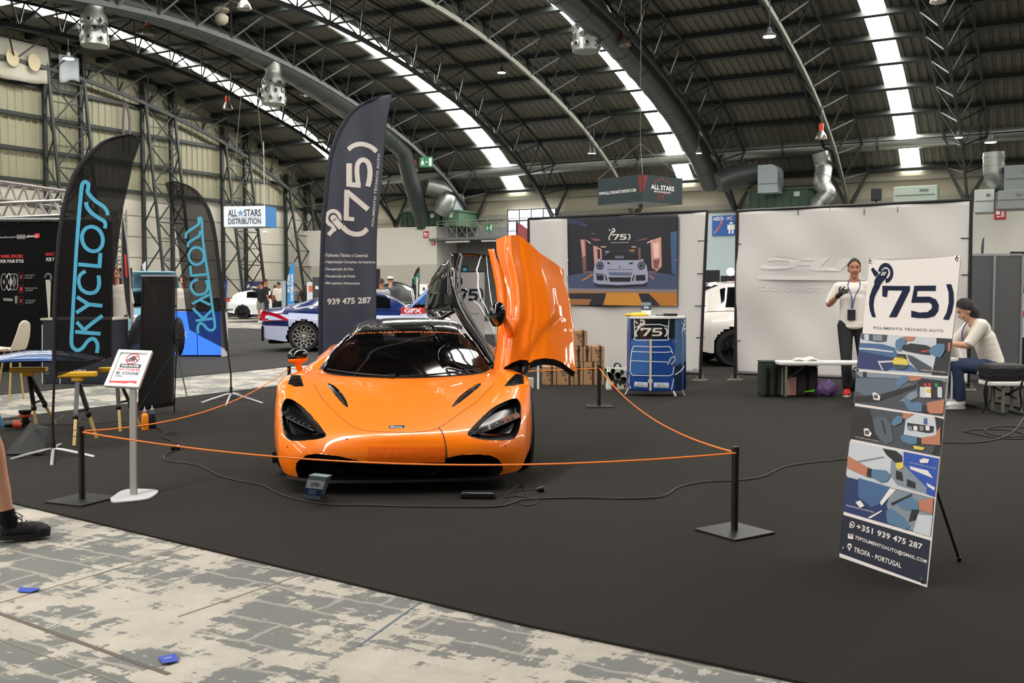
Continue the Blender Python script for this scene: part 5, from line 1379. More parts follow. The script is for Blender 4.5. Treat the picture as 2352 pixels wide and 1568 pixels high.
def crossbase(o, c, spans, lab_='foot_bar'):
    for a, b in spans:
        pts = cr([a, lerp(a, c, .5)+Z3*.03, c+Z3*.045, lerp(b, c, .5)+Z3*.03, b], 5); MB().tube(pts, .013, 8).build('foot_bar', mat('silver foot tube', (178, 180, 182), .35, metal=.5), o, smooth=True)
    MB().lathe(c+Z3*.0, [(.02, .03), (.02, .12), (.016, .14)], 12).build('socket', black_m, o, smooth=True)
def stroke3(pr, pts, w, m, lay=3, n=6):
    P = cr([V((x, y, 0)) for x, y in pts], n); pr.stroke([(p.x, p.y) for p in P], w, m, lay)
def line3(pr, pts, w, m, lay=3):
    out = []
    for a, b in zip(pts, pts[1:]):
        for k in range(8): out.append((lerp(a[0], b[0], k/8), lerp(a[1], b[1], k/8)))
    out.append(pts[-1]); pr.stroke(out, w, m, lay)
def sky1(pr):
    pr.sc = 2.752; pr.ox = 130; pr.oy = 290; w = 24
    stroke3(pr, [(257, 1432), (262, 1385), (248, 1350), (225, 1342), (195, 1360), (165, 1398), (130, 1415), (102, 1398), (92, 1365), (94, 1300), (105, 1120), (122, 900), (140, 650), (152, 470), (160, 375), (176, 350), (196, 362), (196, 395), (194, 415), (215, 445), (250, 478), (295, 508), (318, 540), (320, 562)], w, cyan)
    stroke3(pr, [(186, 478), (192, 508), (218, 545), (262, 578), (298, 600), (306, 622), (303, 645)], w, cyan, 4)
    pr.stroke([(228+62*cos(a*pi/16)+8*sin(a*pi/16), 712+78*sin(a*pi/16)) for a in range(32)], w, cyan, 3, True)
    line3(pr, [(142, 872), (268, 884)], w, cyan); line3(pr, [(272, 896), (277, 800)], w, cyan, 4)
    stroke3(pr, [(190, 916), (158, 936), (144, 975), (158, 1025), (200, 1052), (246, 1048), (268, 1015), (270, 970), (266, 942)], w, cyan)
    line3(pr, [(130, 1078), (212, 1127)], w, cyan); line3(pr, [(124, 1178), (212, 1125)], w, cyan, 4); line3(pr, [(205, 1124), (292, 1134)], w, cyan, 5)
    line3(pr, [(115, 1298), (280, 1310)], w, cyan); line3(pr, [(186, 1298), (126, 1236)], w, cyan, 4); line3(pr, [(176, 1286), (292, 1196)], w, cyan, 5)
Ld = 8.3; bL = G(123, 1043)
LT1 = [(308, 296), (314, 262), (325, 233), (345, 205), (372, 182), (400, 166), (440, 151), (480, 140), (540, 131), (620, 125), (700, 121), (800, 119), (870, 121)]
RT1 = [(308, 305), (313, 325), (320, 323), (374, 304), (430, 293), (472, 283), (530, 275), (581, 268), (653, 257), (762, 255), (822, 255), (870, 255)]
fo1 = feather('feather_flag', 'tall black feather flag with light blue lettering running up it at the left front', bL, bL.y, LT1, RT1, 308, lambda u: lerp(868, 820, u), -1, lambda v: 9+9*math.exp(-v*3), flagm, sleeve, sky1)
crossbase(fo1, bL, [(G(24, 1055), G(218, 1049)), (G(118, 1070)*1.0, G(140, 1020))])
def k5(x, y): return (x/3.733, 380+y/3.733)
def sky2(pr):
    pr.sc = 3.733; pr.ox = 0; pr.oy = 380; w = 22
    stroke3(pr, [(1702, 1440), (1700, 1382), (1722, 1352), (1750, 1366), (1780, 1402), (1815, 1412), (1838, 1392), (1840, 1350), (1815, 1180), (1785, 960), (1758, 780), (1738, 620), (1730, 480), (1716, 448), (1702, 458), (1706, 490), (1692, 512), (1645, 545), (1604, 580), (1596, 625)], w, cyan)
    stroke3(pr, [(1716, 560), (1708, 600), (1665, 630), (1622, 660), (1614, 700)], w, cyan, 4)
    pr.stroke([(1685+64*cos(a*pi/16), 775+74*sin(a*pi/16)) for a in range(32)], w, cyan, 3, True)
    line3(pr, [(1768, 932), (1640, 944)], w, cyan); line3(pr, [(1642, 950), (1634, 858)], w, cyan, 4)
    stroke3(pr, [(1698, 975), (1652, 998), (1640, 1045), (1670, 1096), (1720, 1106), (1766, 1082), (1778, 1030), (1764, 982)], w, cyan)
    line3(pr, [(1792, 1105), (1712, 1150)], w, cyan); line3(pr, [(1802, 1195), (1712, 1150)], w, cyan, 4); line3(pr, [(1718, 1148), (1650, 1186)], w, cyan, 5)
    line3(pr, [(1820, 1312), (1682, 1330)], w, cyan); line3(pr, [(1750, 1318), (1656, 1222)], w, cyan, 4); line3(pr, [(1745, 1312), (1812, 1240)], w, cyan, 5)
b2 = G(531, 912)
RT2 = [(416, 403), (422, 428), (435, 450), (455, 468), (480, 483), (510, 493), (550, 500), (600, 506), (680, 514), (760, 521), (820, 527)]
LT2 = [(416, 392), (420, 378), (430, 383), (450, 389), (500, 399), (560, 409), (640, 419), (700, 426), (757, 436), (820, 436)]
fo2 = feather('feather_flag', 'smaller black feather flag with reversed light blue lettering near the glowing blue counter', b2, b2.y, LT2, RT2, 416, lambda u: lerp(757, 806, u), 1, lambda v: 8+4*math.exp(-v*3), mat('thin black flag cloth', (13, 12, 13), .8, spec=.2, alpha=.88), sleeve, sky2)
crossbase(fo2, b2, [(G(462, 925), G(604, 926)), (G(518, 932), G(548, 905))])
def art75(pr):
    wht = mat('flag white print', (208, 203, 196), .6)
    pr.sc = 3.2; pr.ox = 720; pr.oy = 210
    # ) at the top, 5, 7, ( with polisher at the bottom, all turned a quarter
    stroke3(pr, [(254, 425), (300, 396), (365, 388), (425, 408), (462, 440)], [34]*25, wht, 3)
    line3(pr, [(262, 528), (262, 680)], 42, wht, 3); line3(pr, [(242, 680), (350, 692)], 36, wht, 4)
    stroke3(pr, [(332, 690), (322, 600), (326, 540), (348, 510), (378, 506), (405, 530), (416, 580), (414, 640), (402, 700)], 36, wht, 5)
    line3(pr, [(245, 722), (240, 945)], 36, wht, 3); line3(pr, [(225, 932), (298, 938)], 30, wht, 4); line3(pr, [(252, 742), (405, 868)], 38, wht, 5)
    stroke3(pr, [(398, 1010), (360, 1040), (310, 1048), (262, 1035), (225, 1005), (205, 975)], 36, wht, 3)
    pr.stroke([(145+50*cos(a*pi/12), 930+52*sin(a*pi/12)) for a in range(24)], 28, wht, 3, True)
    line3(pr, [(148, 932), (205, 1000)], 62, navyf, 5); line3(pr, [(150, 936), (208, 1002)], 46, wht, 6); pr.disc(148, 930, 24, 24, wht, 6)
    line3(pr, [(150, 938), (168, 936)], 6, navyf, 7); line3(pr, [(142, 950), (160, 948)], 6, navyf, 7)
    line3(pr, [(110, 1055), (160, 1000)], 30, wht, 4); line3(pr, [(128, 985), (165, 1025)], 16, wht, 5)
    pr.text('POLIMENTO TÉCNICO AUTO', (446, 992), (488, 456), (424, 990), wht, 3, bold=.02, space=1.1)
    y = 1215
    for t, w in (('- Polimento Técnico e Comercial', 318), ('- Higienização Completa de Interiores', 378), ('- Recuperação de Pele', 215), ('- Recuperação de Faróis', 228), ('- Micropintura Automotiva', 262)):
        pr.text(t, (78, y), (78+w, y+2), (78, y-26), wht, 3, bold=.015); y += 52
    pr.text('939 475 287', (102, 1568), (424, 1556), (102, 1522), wht, 3, bold=.03)
b3 = V((-2.33, 12.3, 0))
LT3 = [(216, 898), (219, 870), (232, 839), (247, 814), (269, 792), (301, 773), (347, 757), (397, 748), (460, 742), (522, 737), (616, 734), (700, 731), (830, 731)]
RT3 = [(216, 901), (222, 900), (272, 890), (335, 882), (429, 875), (491, 868), (554, 865), (647, 864), (830, 864)]
fo3 = feather('feather_flag', 'very tall slate feather flag with rotated bracketed number and service list behind the car', b3, 12.3, LT3, RT3, 216, lambda u: lerp(822, 806, u), -1, lambda v: 10+2*math.exp(-v*3), navyf, navys, art75, amp=.02)
crossbase(fo3, b3, [(b3+V((-.5, -.1, .02)), b3+V((.5, .1, .02))), (b3+V((-.1, .4, .02)), b3+V((.1, -.4, .02)))])
# ------------------------------------------------------------------ (75) logo helper on any print: box (x0,y0)-(x1,y1)
def logo75(pr, F_, m, lay=3, w=1.0, bg=None):
    """F_(a,b): logo coordinates 0..1 (a right, b down) -> print pixels"""
    def st(pts, wd, closed=False):
        P = cr([V((x, y, 0)) for x, y in pts], 5) if len(pts) > 2 else [V((x, y, 0)) for x, y in pts]
        for q in thick([(p.x, p.y) for p in P], wd, closed): pr.poly([F_(c.x, c.y) for c in q], m, lay)
    st([(.10, .60), (.035, .74), (.03, .88), (.06, 1.0)], .055)
    st([(.905, .53), (.965, .66), (.965, .84), (.90, .99)], .055)
    pr.poly([F_(*p) for p in ((.18, .55), (.50, .55), (.50, .62), (.33, .97), (.245, .97), (.40, .63), (.24, .63), (.235, .69), (.17, .69))], m, lay)
    pr.poly([F_(*p) for p in ((.55, .55), (.82, .55), (.82, .625), (.62, .625), (.61, .70), (.73, .70), (.80, .735), (.83, .80), (.82, .88), (.77, .95), (.70, .97), (.51, .97), (.51, .89), (.69, .89), (.74, .86), (.74, .81), (.71, .785), (.52, .785))], m, lay)
    # polisher
    cx, cy = .215, .36
    for k in range(18):
        a, b = -pi*.75+k*pi*1.5/18, -pi*.75+(k+1)*pi*1.5/18
        pr.poly([F_(cx+.045*cos(a), cy-.08+.085*sin(a)), F_(cx+.10*cos(a), cy-.08+.175*sin(a)), F_(cx+.10*cos(b), cy-.08+.175*sin(b)), F_(cx+.045*cos(b), cy-.08+.085*sin(b))], m, lay)
    st([(cx, cy-.08), (.15, .45)], .075); st([(.145, .44), (.115, .56)], .085); st([(.115, .55), (.09, .64)], .06)
    st([(.02, .20), (.09, .33)], .05)
# ------------------------------------------------------------------ X-banner stand at the right
BL = V((1.694, 5.16, .045)); BR = V((1.929, 4.63, .045)); TLp = V((1.97, 5.50, 1.55))
nb = (BR-BL).cross(TLp-BL).normalized()
pr = Print(BL, nb)
xb = thing('banner_stand', 'leaning x-banner with navy bracketed number, photo strips and phone number at the right front', 'banner stand', (BL+BR)/2)
wp = mat('banner white', (222, 214, 210), .5); nvy = mat('banner navy', (12, 24, 52), .7, spec=.2); nvyd = mat('banner dark navy', (12, 18, 42), .5); gt = mat('banner grey print', (96, 96, 100), .5)
pr.poly([(1997, 595), (2050, 598), (2120, 594), (2207, 587), (2196, 700), (2181, 830), (2170, 940), (2155, 1090), (2140, 1250), (2129, 1352), (2060, 1326), (1985, 1296), (1928, 1273), (1942, 1130), (1957, 980), (1972, 860), (1983, 740)], wp, 0)
back = MB(); 
for sg_, l in ((1, -.003),):
    back.face([pr.at(*p, l) for p in ((1997, 595), (1928, 1273), (2129, 1352), (2207, 587))])
back.build('cloth_back', mat('banner reverse', (170, 166, 164), .6), xb)
def z3(x, y): return (1860+x/3.5625, 560+y/3.5625)
def z4(x, y): return (1880+x/3.563, 940+y/3.563)
def lg(a, b):      # logo box in zoom-3 pixels, following the slant
    x = lerp(lerp(470, 470, b), lerp(1200, 1190, b), a); y = lerp(lerp(130, 620, b), lerp(110, 625, b), a); return z3(x, y)
# large logo traced directly
def P3(pts, m, lay=2): pr.poly([z3(*p) for p in pts], m, lay)
P3([(596, 343), (820, 345), (820, 380), (710, 600), (650, 600), (760, 382), (640, 380), (632, 437), (596, 430)], nvy)
P3([(858, 343), (1035, 341), (1030, 385), (882, 385), (876, 432), (985, 432), (1035, 455), (1057, 500), (1052, 550), (1020, 592), (960, 608), (880, 606), (832, 600), (832, 545), (900, 562), (965, 558), (1000, 530), (1002, 500), (980, 480), (832, 482)], nvy)
P3([(1118, 330), (1160, 330), (1178, 400), (1180, 480), (1165, 560), (1138, 622), (1092, 618), (1122, 560), (1140, 480), (1138, 400)], nvy)
P3([(548, 340), (575, 352), (548, 400), (530, 440), (522, 500), (528, 550), (542, 600), (512, 598), (495, 550), (486, 490), (492, 430), (512, 370), (530, 330)], nvy, 2)
for k in range(20):
    a, b = -pi*.95+k*pi*1.45/20, -pi*.95+(k+1)*pi*1.45/20; c_ = (622, 238)
    P3([(c_[0]+38*cos(a), c_[1]+48*sin(a)), (c_[0]+62*cos(a), c_[1]+82*sin(a)), (c_[0]+62*cos(b), c_[1]+82*sin(b)), (c_[0]+38*cos(b), c_[1]+48*sin(b))], nvy, 2)
P3([(590, 228), (610, 205), (638, 205), (646, 232), (625, 280), (590, 318), (570, 352), (535, 345), (530, 310), (545, 275)], nvy, 3)
for x in (600, 618): P3([(x, 235), (x+8, 228), (x+14, 232), (x-6, 262), (x-14, 258)], wp, 4)
P3([(518, 192), (565, 240), (550, 262), (532, 268), (502, 210)], nvy, 2)
pr.text('POLIMENTO TÉCNICO AUTO', z3(522, 697), z3(1092, 722), z3(524, 670), gt, 2, bold=.004, space=1.1)
# photo strips
cA = mat('print steel blue', (58, 92, 134), .5); cB = mat('print deep blue', (20, 42, 92), .5); cC = mat('print pale wall', (188, 192, 198), .5); cD = mat('print black', (20, 20, 24), .5)
cE = mat('print glove blue', (78, 112, 142), .5); cF = mat('print skin', (176, 112, 86), .5); cG = mat('print yellow', (212, 188, 70), .5); cH = mat('print dark grey', (58, 64, 72), .5); cI = mat('print mid grey', (120, 132, 142), .5); cR = mat('print red', (180, 40, 44), .5); cBl = mat('print bright blue', (24, 70, 160), .5)
P3([(420, 732), (1165, 775), (1130, 1080), (385, 1025)], cC, 2)
P3([(410, 810), (600, 820), (700, 850), (720, 900), (700, 980), (830, 990), (900, 1050), (388, 1018), (400, 900)], cA, 3)
P3([(405, 875), (690, 930), (690, 1000), (640, 1040), (388, 1018)], cB, 4)
P3([(420, 734), (640, 745), (630, 800), (560, 805), (425, 780)], cH, 3); P3([(450, 740), (490, 742), (488, 790), (452, 785)], cC, 4); P3([(520, 745), (600, 748), (598, 795), (524, 790)], cI, 4)
P3([(408, 850), (520, 856), (690, 880), (690, 892), (520, 872), (408, 862)], cC, 5)
P3([(560, 960), (680, 955), (680, 970), (580, 975), (610, 1035), (598, 1035)], cC, 5)
P3([(800, 905), (850, 920), (1000, 1010), (1010, 1060), (900, 1052), (820, 960)], cH, 4)
P3([(1040, 770), (1165, 778), (1130, 1080), (1000, 1072), (1040, 900)], cD, 3)
P3([(680, 960), (710, 925), (770, 925), (805, 950), (812, 985), (790, 1015), (740, 1028), (700, 1010)], cG, 5); P3([(690, 985), (810, 995), (795, 1020), (740, 1032), (700, 1018)], cH, 6)
P3([(720, 900), (790, 905), (800, 950), (770, 940), (712, 935)], cD, 5); P3([(760, 840), (830, 815), (960, 830), (1000, 850), (990, 910), (930, 905), (800, 880), (765, 870)], cD, 5); P3([(915, 878), (980, 870), (985, 880), (930, 892)], cR, 6)
P3([(715, 790), (760, 765), (800, 780), (790, 820), (770, 835), (750, 880), (715, 870), (706, 830)], cE, 6); P3([(770, 758), (870, 762), (850, 790), (795, 798)], cF, 5)
P3([(975, 880), (1010, 840), (1060, 818), (1110, 820), (1115, 870), (1080, 930), (1040, 925), (1000, 905)], cE, 6); P3([(1108, 815), (1140, 812), (1140, 875), (1108, 875)], cD, 6); P3([(1140, 812), (1160, 810), (1155, 880), (1138, 880)], cF, 6)
pr.text('POLIMENTO TÉCNICO E COMERCIAL', z3(920, 1038), z3(1130, 1058), z3(920, 1026), wp, 6)
# strip 2
P3([(385, 1042), (1125, 1100), (1092, 1412), (358, 1300)], cH, 2)
P3([(385, 1042), (1125, 1100), (1120, 1130), (700, 1100), (420, 1090), (384, 1060)], cI, 3); P3([(440, 1046), (470, 1048), (468, 1092), (440, 1090)], cD, 4); P3([(380, 1098), (700, 1105), (860, 1150), (700, 1200), (480, 1260), (378, 1200)], mat('print dashboard', (84, 96, 108), .5), 3)
P3([(375, 1250), (600, 1230), (880, 1150), (860, 1180), (560, 1290), (372, 1290)], cD, 4); P3([(820, 1220), (880, 1200), (890, 1250), (820, 1290), (740, 1290)], cI, 4)
P3([(720, 1110), (770, 1080), (815, 1085), (820, 1120), (770, 1150), (740, 1180), (720, 1185), (715, 1140)], cE, 5); P3([(800, 1078), (945, 1090), (880, 1120), (825, 1125)], cF, 4)
P3([(890, 1130), (920, 1100), (1090, 1120), (1095, 1250), (1040, 1270), (930, 1260), (895, 1200)], cD, 4)
for x, m_, w in ((930, cC, 22), (975, wp, 24), (1030, cD, 22), (1070, cC, 20)): P3([(x-w, 1170), (x+w, 1174), (x+w, 1260), (x-w, 1256)], m_, 5)
for x, m_ in ((950, cR), (985, cR), (1040, mat('print green', (30, 140, 70), .5))): P3([(x-10, 1140), (x+14, 1142), (x+14, 1170), (x-10, 1168)], m_, 5)
P3([(960, 1185), (1000, 1188), (998, 1220), (962, 1218)], cG, 6)
P3([(775, 1260), (800, 1255), (840, 1300), (900, 1295), (960, 1325), (970, 1370), (900, 1375), (820, 1365), (790, 1320)], cE, 6); P3([(925, 1318), (965, 1322), (968, 1380), (925, 1375)], cD, 7); P3([(965, 1300), (1110, 1275), (1100, 1390), (1000, 1390), (970, 1370)], cF, 6)
P3([(520, 1222), (540, 1215), (585, 1245), (580, 1282), (530, 1275)], wp, 6); P3([(535, 1235), (565, 1240), (563, 1268), (535, 1262)], cH, 7)
# strip 3
def P4(pts, m, lay=2): pr.poly([z4(*p) for p in pts], m, lay)
P4([(285, 0), (300, -30), (1025, 78), (990, 385), (262, 240)], cH, 2)
P4([(290, -20), (420, 0), (440, 70), (500, 260), (262, 240)], cD, 3); P4([(450, 90), (480, 60), (560, 70), (600, 130), (620, 260), (560, 290), (470, 200)], mat('print seat', (76, 84, 94), .5), 4); P4([(520, 90), (530, 88), (560, 200), (550, 205)], cD, 5)
P4([(720, 70), (760, 30), (960, 70), (980, 240), (930, 260), (700, 220)], cC, 3); P4([(730, 110), (950, 140), (945, 190), (900, 195), (735, 165)], cD, 4)
for x in (755, 800, 850, 900): P4([(x-16, 135), (x+16, 138), (x+16, 175), (x-16, 172)], cI if x % 100 else wp, 5)
P4([(870, 70), (895, 75), (895, 125), (866, 120)], cA, 5); P4([(955, 60), (1025, 78), (995, 385), (930, 370), (980, 250)], cD, 3)
P4([(615, 90), (650, 55), (700, 60), (690, 110), (630, 140), (605, 125)], cE, 6); P4([(695, 28), (790, 38), (720, 80), (700, 75)], cF, 5)
P4([(675, 225), (700, 205), (830, 230), (845, 280), (760, 290), (700, 265)], cE, 6); P4([(815, 228), (850, 235), (850, 285), (815, 282)], cD, 7); P4([(848, 232), (960, 215), (1005, 140), (1005, 295), (850, 285)], cF, 6)
P4([(780, 295), (880, 315), (860, 335), (790, 325)], cG, 5); P4([(378, 160), (410, 155), (445, 200), (430, 225), (385, 215)], wp, 6); P4([(390, 172), (425, 178), (420, 208), (392, 205)], cH, 7)
pr.text('RECUPERAÇÃO DE PELE', z4(310, 232), z4(500, 268), z4(311, 220), wp, 6)
# strip 4
P4([(258, 258), (988, 402), (955, 718), (228, 540)], cC, 2)
P4([(700, 345), (988, 402), (955, 718), (880, 690), (700, 480)], cBl, 3); P4([(280, 430), (540, 385), (540, 395), (280, 442)], cI, 4)
P4([(530, 320), (640, 340), (690, 380), (690, 440), (640, 440), (560, 370)], cD, 5); P4([(640, 440), (700, 432), (706, 470), (672, 495), (642, 480)], cG, 6)
P4([(600, 420), (650, 400), (890, 640), (890, 690), (650, 620), (590, 540)], cI, 4); P4([(640, 500), (690, 515), (700, 590), (640, 570)], cD, 5); P4([(730, 570), (800, 600), (800, 650), (730, 630)], cD, 5)
P4([(245, 380), (420, 480), (405, 555), (240, 480)], cF, 5); P4([(410, 478), (445, 488), (440, 562), (402, 548)], cD, 6); P4([(440, 490), (560, 500), (600, 540), (570, 590), (520, 600), (440, 555)], cE, 6)
P4([(752, 465), (850, 490), (900, 500), (945, 565), (860, 530), (760, 490)], wp, 5); P4([(890, 600), (960, 640), (955, 665), (900, 630)], wp, 5)
P4([(835, 415), (870, 400), (915, 410), (905, 440), (840, 440)], wp, 6); pr.text('RECUPERAÇÃO DE FARÓIS', z4(757, 440), z4(972, 492), z4(758, 430), wp, 6)
# strip 5
P4([(228, 550), (950, 728), (920, 1042), (200, 832)], cB, 2)
P4([(330, 560), (600, 640), (540, 760), (440, 800), (330, 720)], cA, 3); P4([(590, 645), (640, 655), (520, 790), (510, 760)], wp, 4); P4([(610, 650), (950, 730), (920, 1040), (700, 970), (600, 900), (560, 780)], cI, 3)
P4([(820, 860), (940, 870), (920, 1042), (780, 1000)], cC, 4); P4([(640, 770), (740, 700), (830, 760), (820, 830), (700, 820)], cE, 5); P4([(830, 745), (950, 725), (940, 858), (830, 820)], cF, 6)
P4([(560, 830), (600, 810), (700, 880), (760, 960), (720, 985), (570, 930)], cE, 5); P4([(770, 820), (830, 820), (800, 905), (745, 920)], cD, 5); P4([(600, 770), (775, 690), (770, 705), (610, 785)], cD, 7)
P4([(410, 885), (520, 825), (525, 835), (430, 892)], wp, 4); P4([(310, 760), (350, 745), (385, 790), (350, 808)], wp, 6); pr.text('MICROPINTURA AUTOMOTIVA', z4(232, 790), z4(462, 850), z4(234, 778), wp, 6)
# bottom navy field
P4([(198, 860), (918, 1072), (884, 1432), (168, 1172)], nvyd, 2)
pr.text('+351 939 475 287', z4(312, 980), z4(850, 1150), z4(318, 932), wp, 3, bold=.02, space=1.05)
pr.text('75POLIMENTOAUTO@GMAIL.COM', z4(303, 1068), z4(888, 1268), z4(306, 1030), wp, 3, bold=.02, space=1.05)
pr.text('TROFA - PORTUGAL', z4(292, 1165), z4(680, 1300), z4(297, 1124), wp, 3, bold=.02, space=1.05)
pr.disc(*z4(279, 944), 22/3.56, 27/3.56, wp, 3); pr.disc(*z4(279, 944), 15/3.56, 20/3.56, nvyd, 4); P4([(258, 968), (268, 950), (275, 970)], wp, 5); P4([(272, 932), (282, 940), (290, 955), (282, 960), (268, 945)], wp, 5)
P4([(246, 1015), (290, 1022), (287, 1063), (244, 1055)], wp, 3); P4([(246, 1018), (290, 1025), (267, 1045)], mat('envelope shade', (150, 140, 120), .5), 4)
pr.disc(*z4(258, 1118), 18/3.56, 22/3.56, wp, 3); P4([(241, 1122), (275, 1124), (256, 1160)], wp, 3); pr.disc(*z4(258, 1118), 7/3.56, 9/3.56, nvyd, 4)
pr.build('banner_sheet', xb)
MB().bar(pr.at(1928, 1276, -.006), pr.at(2130, 1356, -.006), .012).build('bottom_rail', white_m, xb)
bk = MB(); mid = (BL+BR)/2; hub = lerp(mid, (TLp+(BR-BL)*.5), .52)-nb*.10*(-1 if nb.y > 0 else 1)
away = nb if nb.y > 0 else -nb
hub = lerp(mid, TLp+(BR-BL)*.5, .52)+away*.09
for c in (pr.at(2001, 603), pr.at(2201, 596)): MB().tube([c+away*.01, hub], .006, 8).build('arm', black_m, xb)
for c in (pr.at(1934, 1272), pr.at(2124, 1346)):
    MB().tube([c+away*.012, hub], .006, 8).build('arm', black_m, xb)
MB().tube([hub, G(2203, 1289)+Z3*.01], .007, 8).build('rear_leg', black_m, xb); MB().ellip(G(2203, 1289)+Z3*.012, (.012, .012, .014), 10).build('rubber_foot', blackp, xb)
MB().box(hub, (.04, .05, .09)).build('hub', blackp, xb, bevel=.006)
for x, y in ((2001, 602), (2200, 596), (1941, 1262), (2121, 1336)):
    MB().tube([pr.at(x, y, .004)+V((.008*cos(k*pi/6), 0, .008*sin(k*pi/6))) for k in range(13)], .003, 5).build('eyelet', chrome, xb)
    MB().ellip(pr.at(x-4, y-5, -.002), (.009, .009, .014), 8).build('hook_tip', chrome, xb)
# ================================================================== banner walls, counter, boxes
def interp_(t, y): return interp(t, y)
clothw = mat('white banner cloth', (202, 198, 194), .8); clothb = mat('cloth seam', (140, 138, 134), .8)
def bwall(label, A, B_, TA, TB, BA_, BB_, ripf, tiesL, tiesR, tiesT):
    """A,B: ground points; TA,TB photo pixels of the top corners, BA_/BB_ of the cloth's lower corners"""
    n = V((-(B_-A).y, (B_-A).x, 0)).normalized(); pr = Print(A, n); o = thing('banner_wall', label, 'banner wall', (A+B_)/2)
    pr.rip = ripf
    def cl(u, v):
        t = V((lerp(TA[0], TB[0], u), lerp(TA[1], TB[1], u))); b = V((lerp(BA_[0], BB_[0], u), lerp(BA_[1], BB_[1], u))); q = lerp(t, b, v); return pr.at(q.x, q.y)
    MB().grid(cl, 90, 50).build('cloth', clothw, o, smooth=True, angle=0, solid=.003)
    pr.rip = None
    ta, tb = pr.at(*TA), pr.at(*TB)
    zt = (ta.z+tb.z)/2
    A2 = V((ta.x, ta.y, 0)); B2 = V((tb.x, tb.y, 0)); d = (B_-A).normalized()
    for base, top in ((A, ta), (B_, tb)):
        MB().tube([base+Z3*.02, top+Z3*.02], .024, 10).build('upright', black_m, o, smooth=True)
        fb = MB(); fb.ext([base-n*.0+d*-.10-n*.12, base+d*.10-n*.12, base+d*.10+n*.12, base-d*.10+n*.12], (0, 0, .008)); fb.ext([base-d*.09, base-d*.02, base-d*.02+Z3*.12], n*.01); fb.ext([base+d*.09, base+d*.02, base+d*.02+Z3*.12], n*.01); fb.build('foot', steel_l, o)
    MB().tube([ta+Z3*.02, tb+Z3*.02], .022, 10).build('top_rail', black_m, o, smooth=True); MB().tube([A+Z3*.10, B_+Z3*.10], .02, 10).build('bottom_rail', black_m, o, smooth=True)
    for pts in tiesL+tiesR: MB().tube([pr.at(pts[0], pts[1], .01), pr.at(pts[0]+pts[2], pts[1], .01)], .006, 5).build('cable_tie', black_m, o)
    for pts in tiesT: MB().tube([pr.at(pts[0], pts[1], .01), pr.at(pts[0], pts[1]+14, .01)], .005, 5).build('cable_tie', black_m, o)
    return o, pr
# left wall: from behind the raised door to x=1620
A = Q(1212, 868, 16.6); A = V((A.x, A.y, 0)); Bq = G(1608, 866)
B1 = V((Q(1608, 866, 15.4).x, 15.4, 0)); A1 = V((Q(1214, 800, 17.0).x, 17.0, 0))
w1, pr1 = bwall('white banner wall behind the car carrying the dark car poster', A1, B1, (1214, 505), (1624, 487), (1214, 846), (1606, 856), lambda p: .012*sin(p.x*5+p.z*2)+.008*sin(p.x*11), [], [(1603, 553, 24), (1601, 628, 24), (1596, 702, 26), (1599, 775, 20), (1592, 848, 16)], [])
A2_ = G(1688, 872); B2_ = V((Q(2224, 880, 13.9).x, 13.9, 0))
def rp2(p): return .035*sin((p.x-p.z*.8)*3.1+.5)*max(0, min(1, (2.6-p.z)*.8))+.012*sin(p.x*7+p.z*5)
w2, pr2 = bwall('large blank white banner wall behind the standing man', A2_, B2_, (1693, 487), (2231, 462), (1690, 856), (2222, 880), rp2, [(1690, 560, 13), (1690, 708, 13), (1690, 782, 12)], [(2207, 547, 22), (2208, 631, 20)], [(1833, 480), (1906, 476), (1985, 480), (2062, 474)])
ghost = mat('faint lettering show-through', (212, 209, 206), .8)
pr2.rip = lambda p: rp2(p)+.004
pr2.sc = 1; pr2.ox = pr2.oy = 0; pr2.mb = MB()
pr2.text('LEC', (1960, 624), (1745, 620), (1958, 592), ghost, 2, bold=.06, shear=-.35, space=1.0)
pr2.text('TECHNOLOGY', (1900, 672), (1732, 668), (1900, 660), ghost, 2, bold=.03, space=1.2)
pr2.poly([(1735, 632), (1990, 634), (1988, 644), (1742, 642)], ghost, 2)
pr2.build('show_through_print', w2)
# ------------------------------------------------------------------ car poster on the left wall
n1 = V((-(B1-A1).y, (B1-A1).x, 0)).normalized()
if n1.y > 0: n1 = -n1
pp = Print(A1+n1*.05, n1, 6.533, 1280, 480)
po = thing('poster', 'large dark printed cloth of a silver car in a tunnel under a white bracketed number', 'poster', lerp(A1, B1, .5)+n1*.05+Z3*1.2)
def pc(u, v):
    tx = lerp(148, 1815, u); ty = lerp(130, 72, u); bx = lerp(170, 1800, u); by = lerp(1440, 1460, u)+14*sin(pi*u*2.5)*0+8*sin(u*6)
    return pp.at(lerp(tx, bx, v), lerp(ty, by, v))
MB().grid(pc, 40, 30).build('cloth', mat('poster night', (20, 22, 34), .45), po, smooth=True, angle=0, solid=.002)
def C(n_, c): return mat(n_, c, .5)
pk1, pk2, pk3 = C('poster pink light', (196, 142, 132)), C('poster pink dim', (120, 78, 80)), C('poster glow', (232, 190, 176)); psil, psd, psdd = C('poster silver', (150, 152, 176)), C('poster silver dark', (92, 98, 126)), C('poster black', (14, 14, 20))
pfl, pye, pyl, pnb = C('poster floor', (60, 72, 104)), C('poster amber', (176, 112, 36)), C('poster amber dim', (150, 100, 60)), C('poster stripe', (26, 26, 40)); pbl = C('poster blue wall', (56, 84, 122)); poc = C('poster ochre', (196, 132, 44))
def pq(pts, m, l=2):
    # subdivide large polygons is unnecessary: the cloth ripple is tiny
    pp.poly(pts, m, l+3)
pq([(152, 1000), (560, 930), (1370, 930), (1800, 1000), (1800, 1230), (170, 1215)], pfl, 1); pq([(170, 1190), (1795, 1205), (1798, 1250), (170, 1240)], C('poster pale line', (128, 118, 120)), 2)
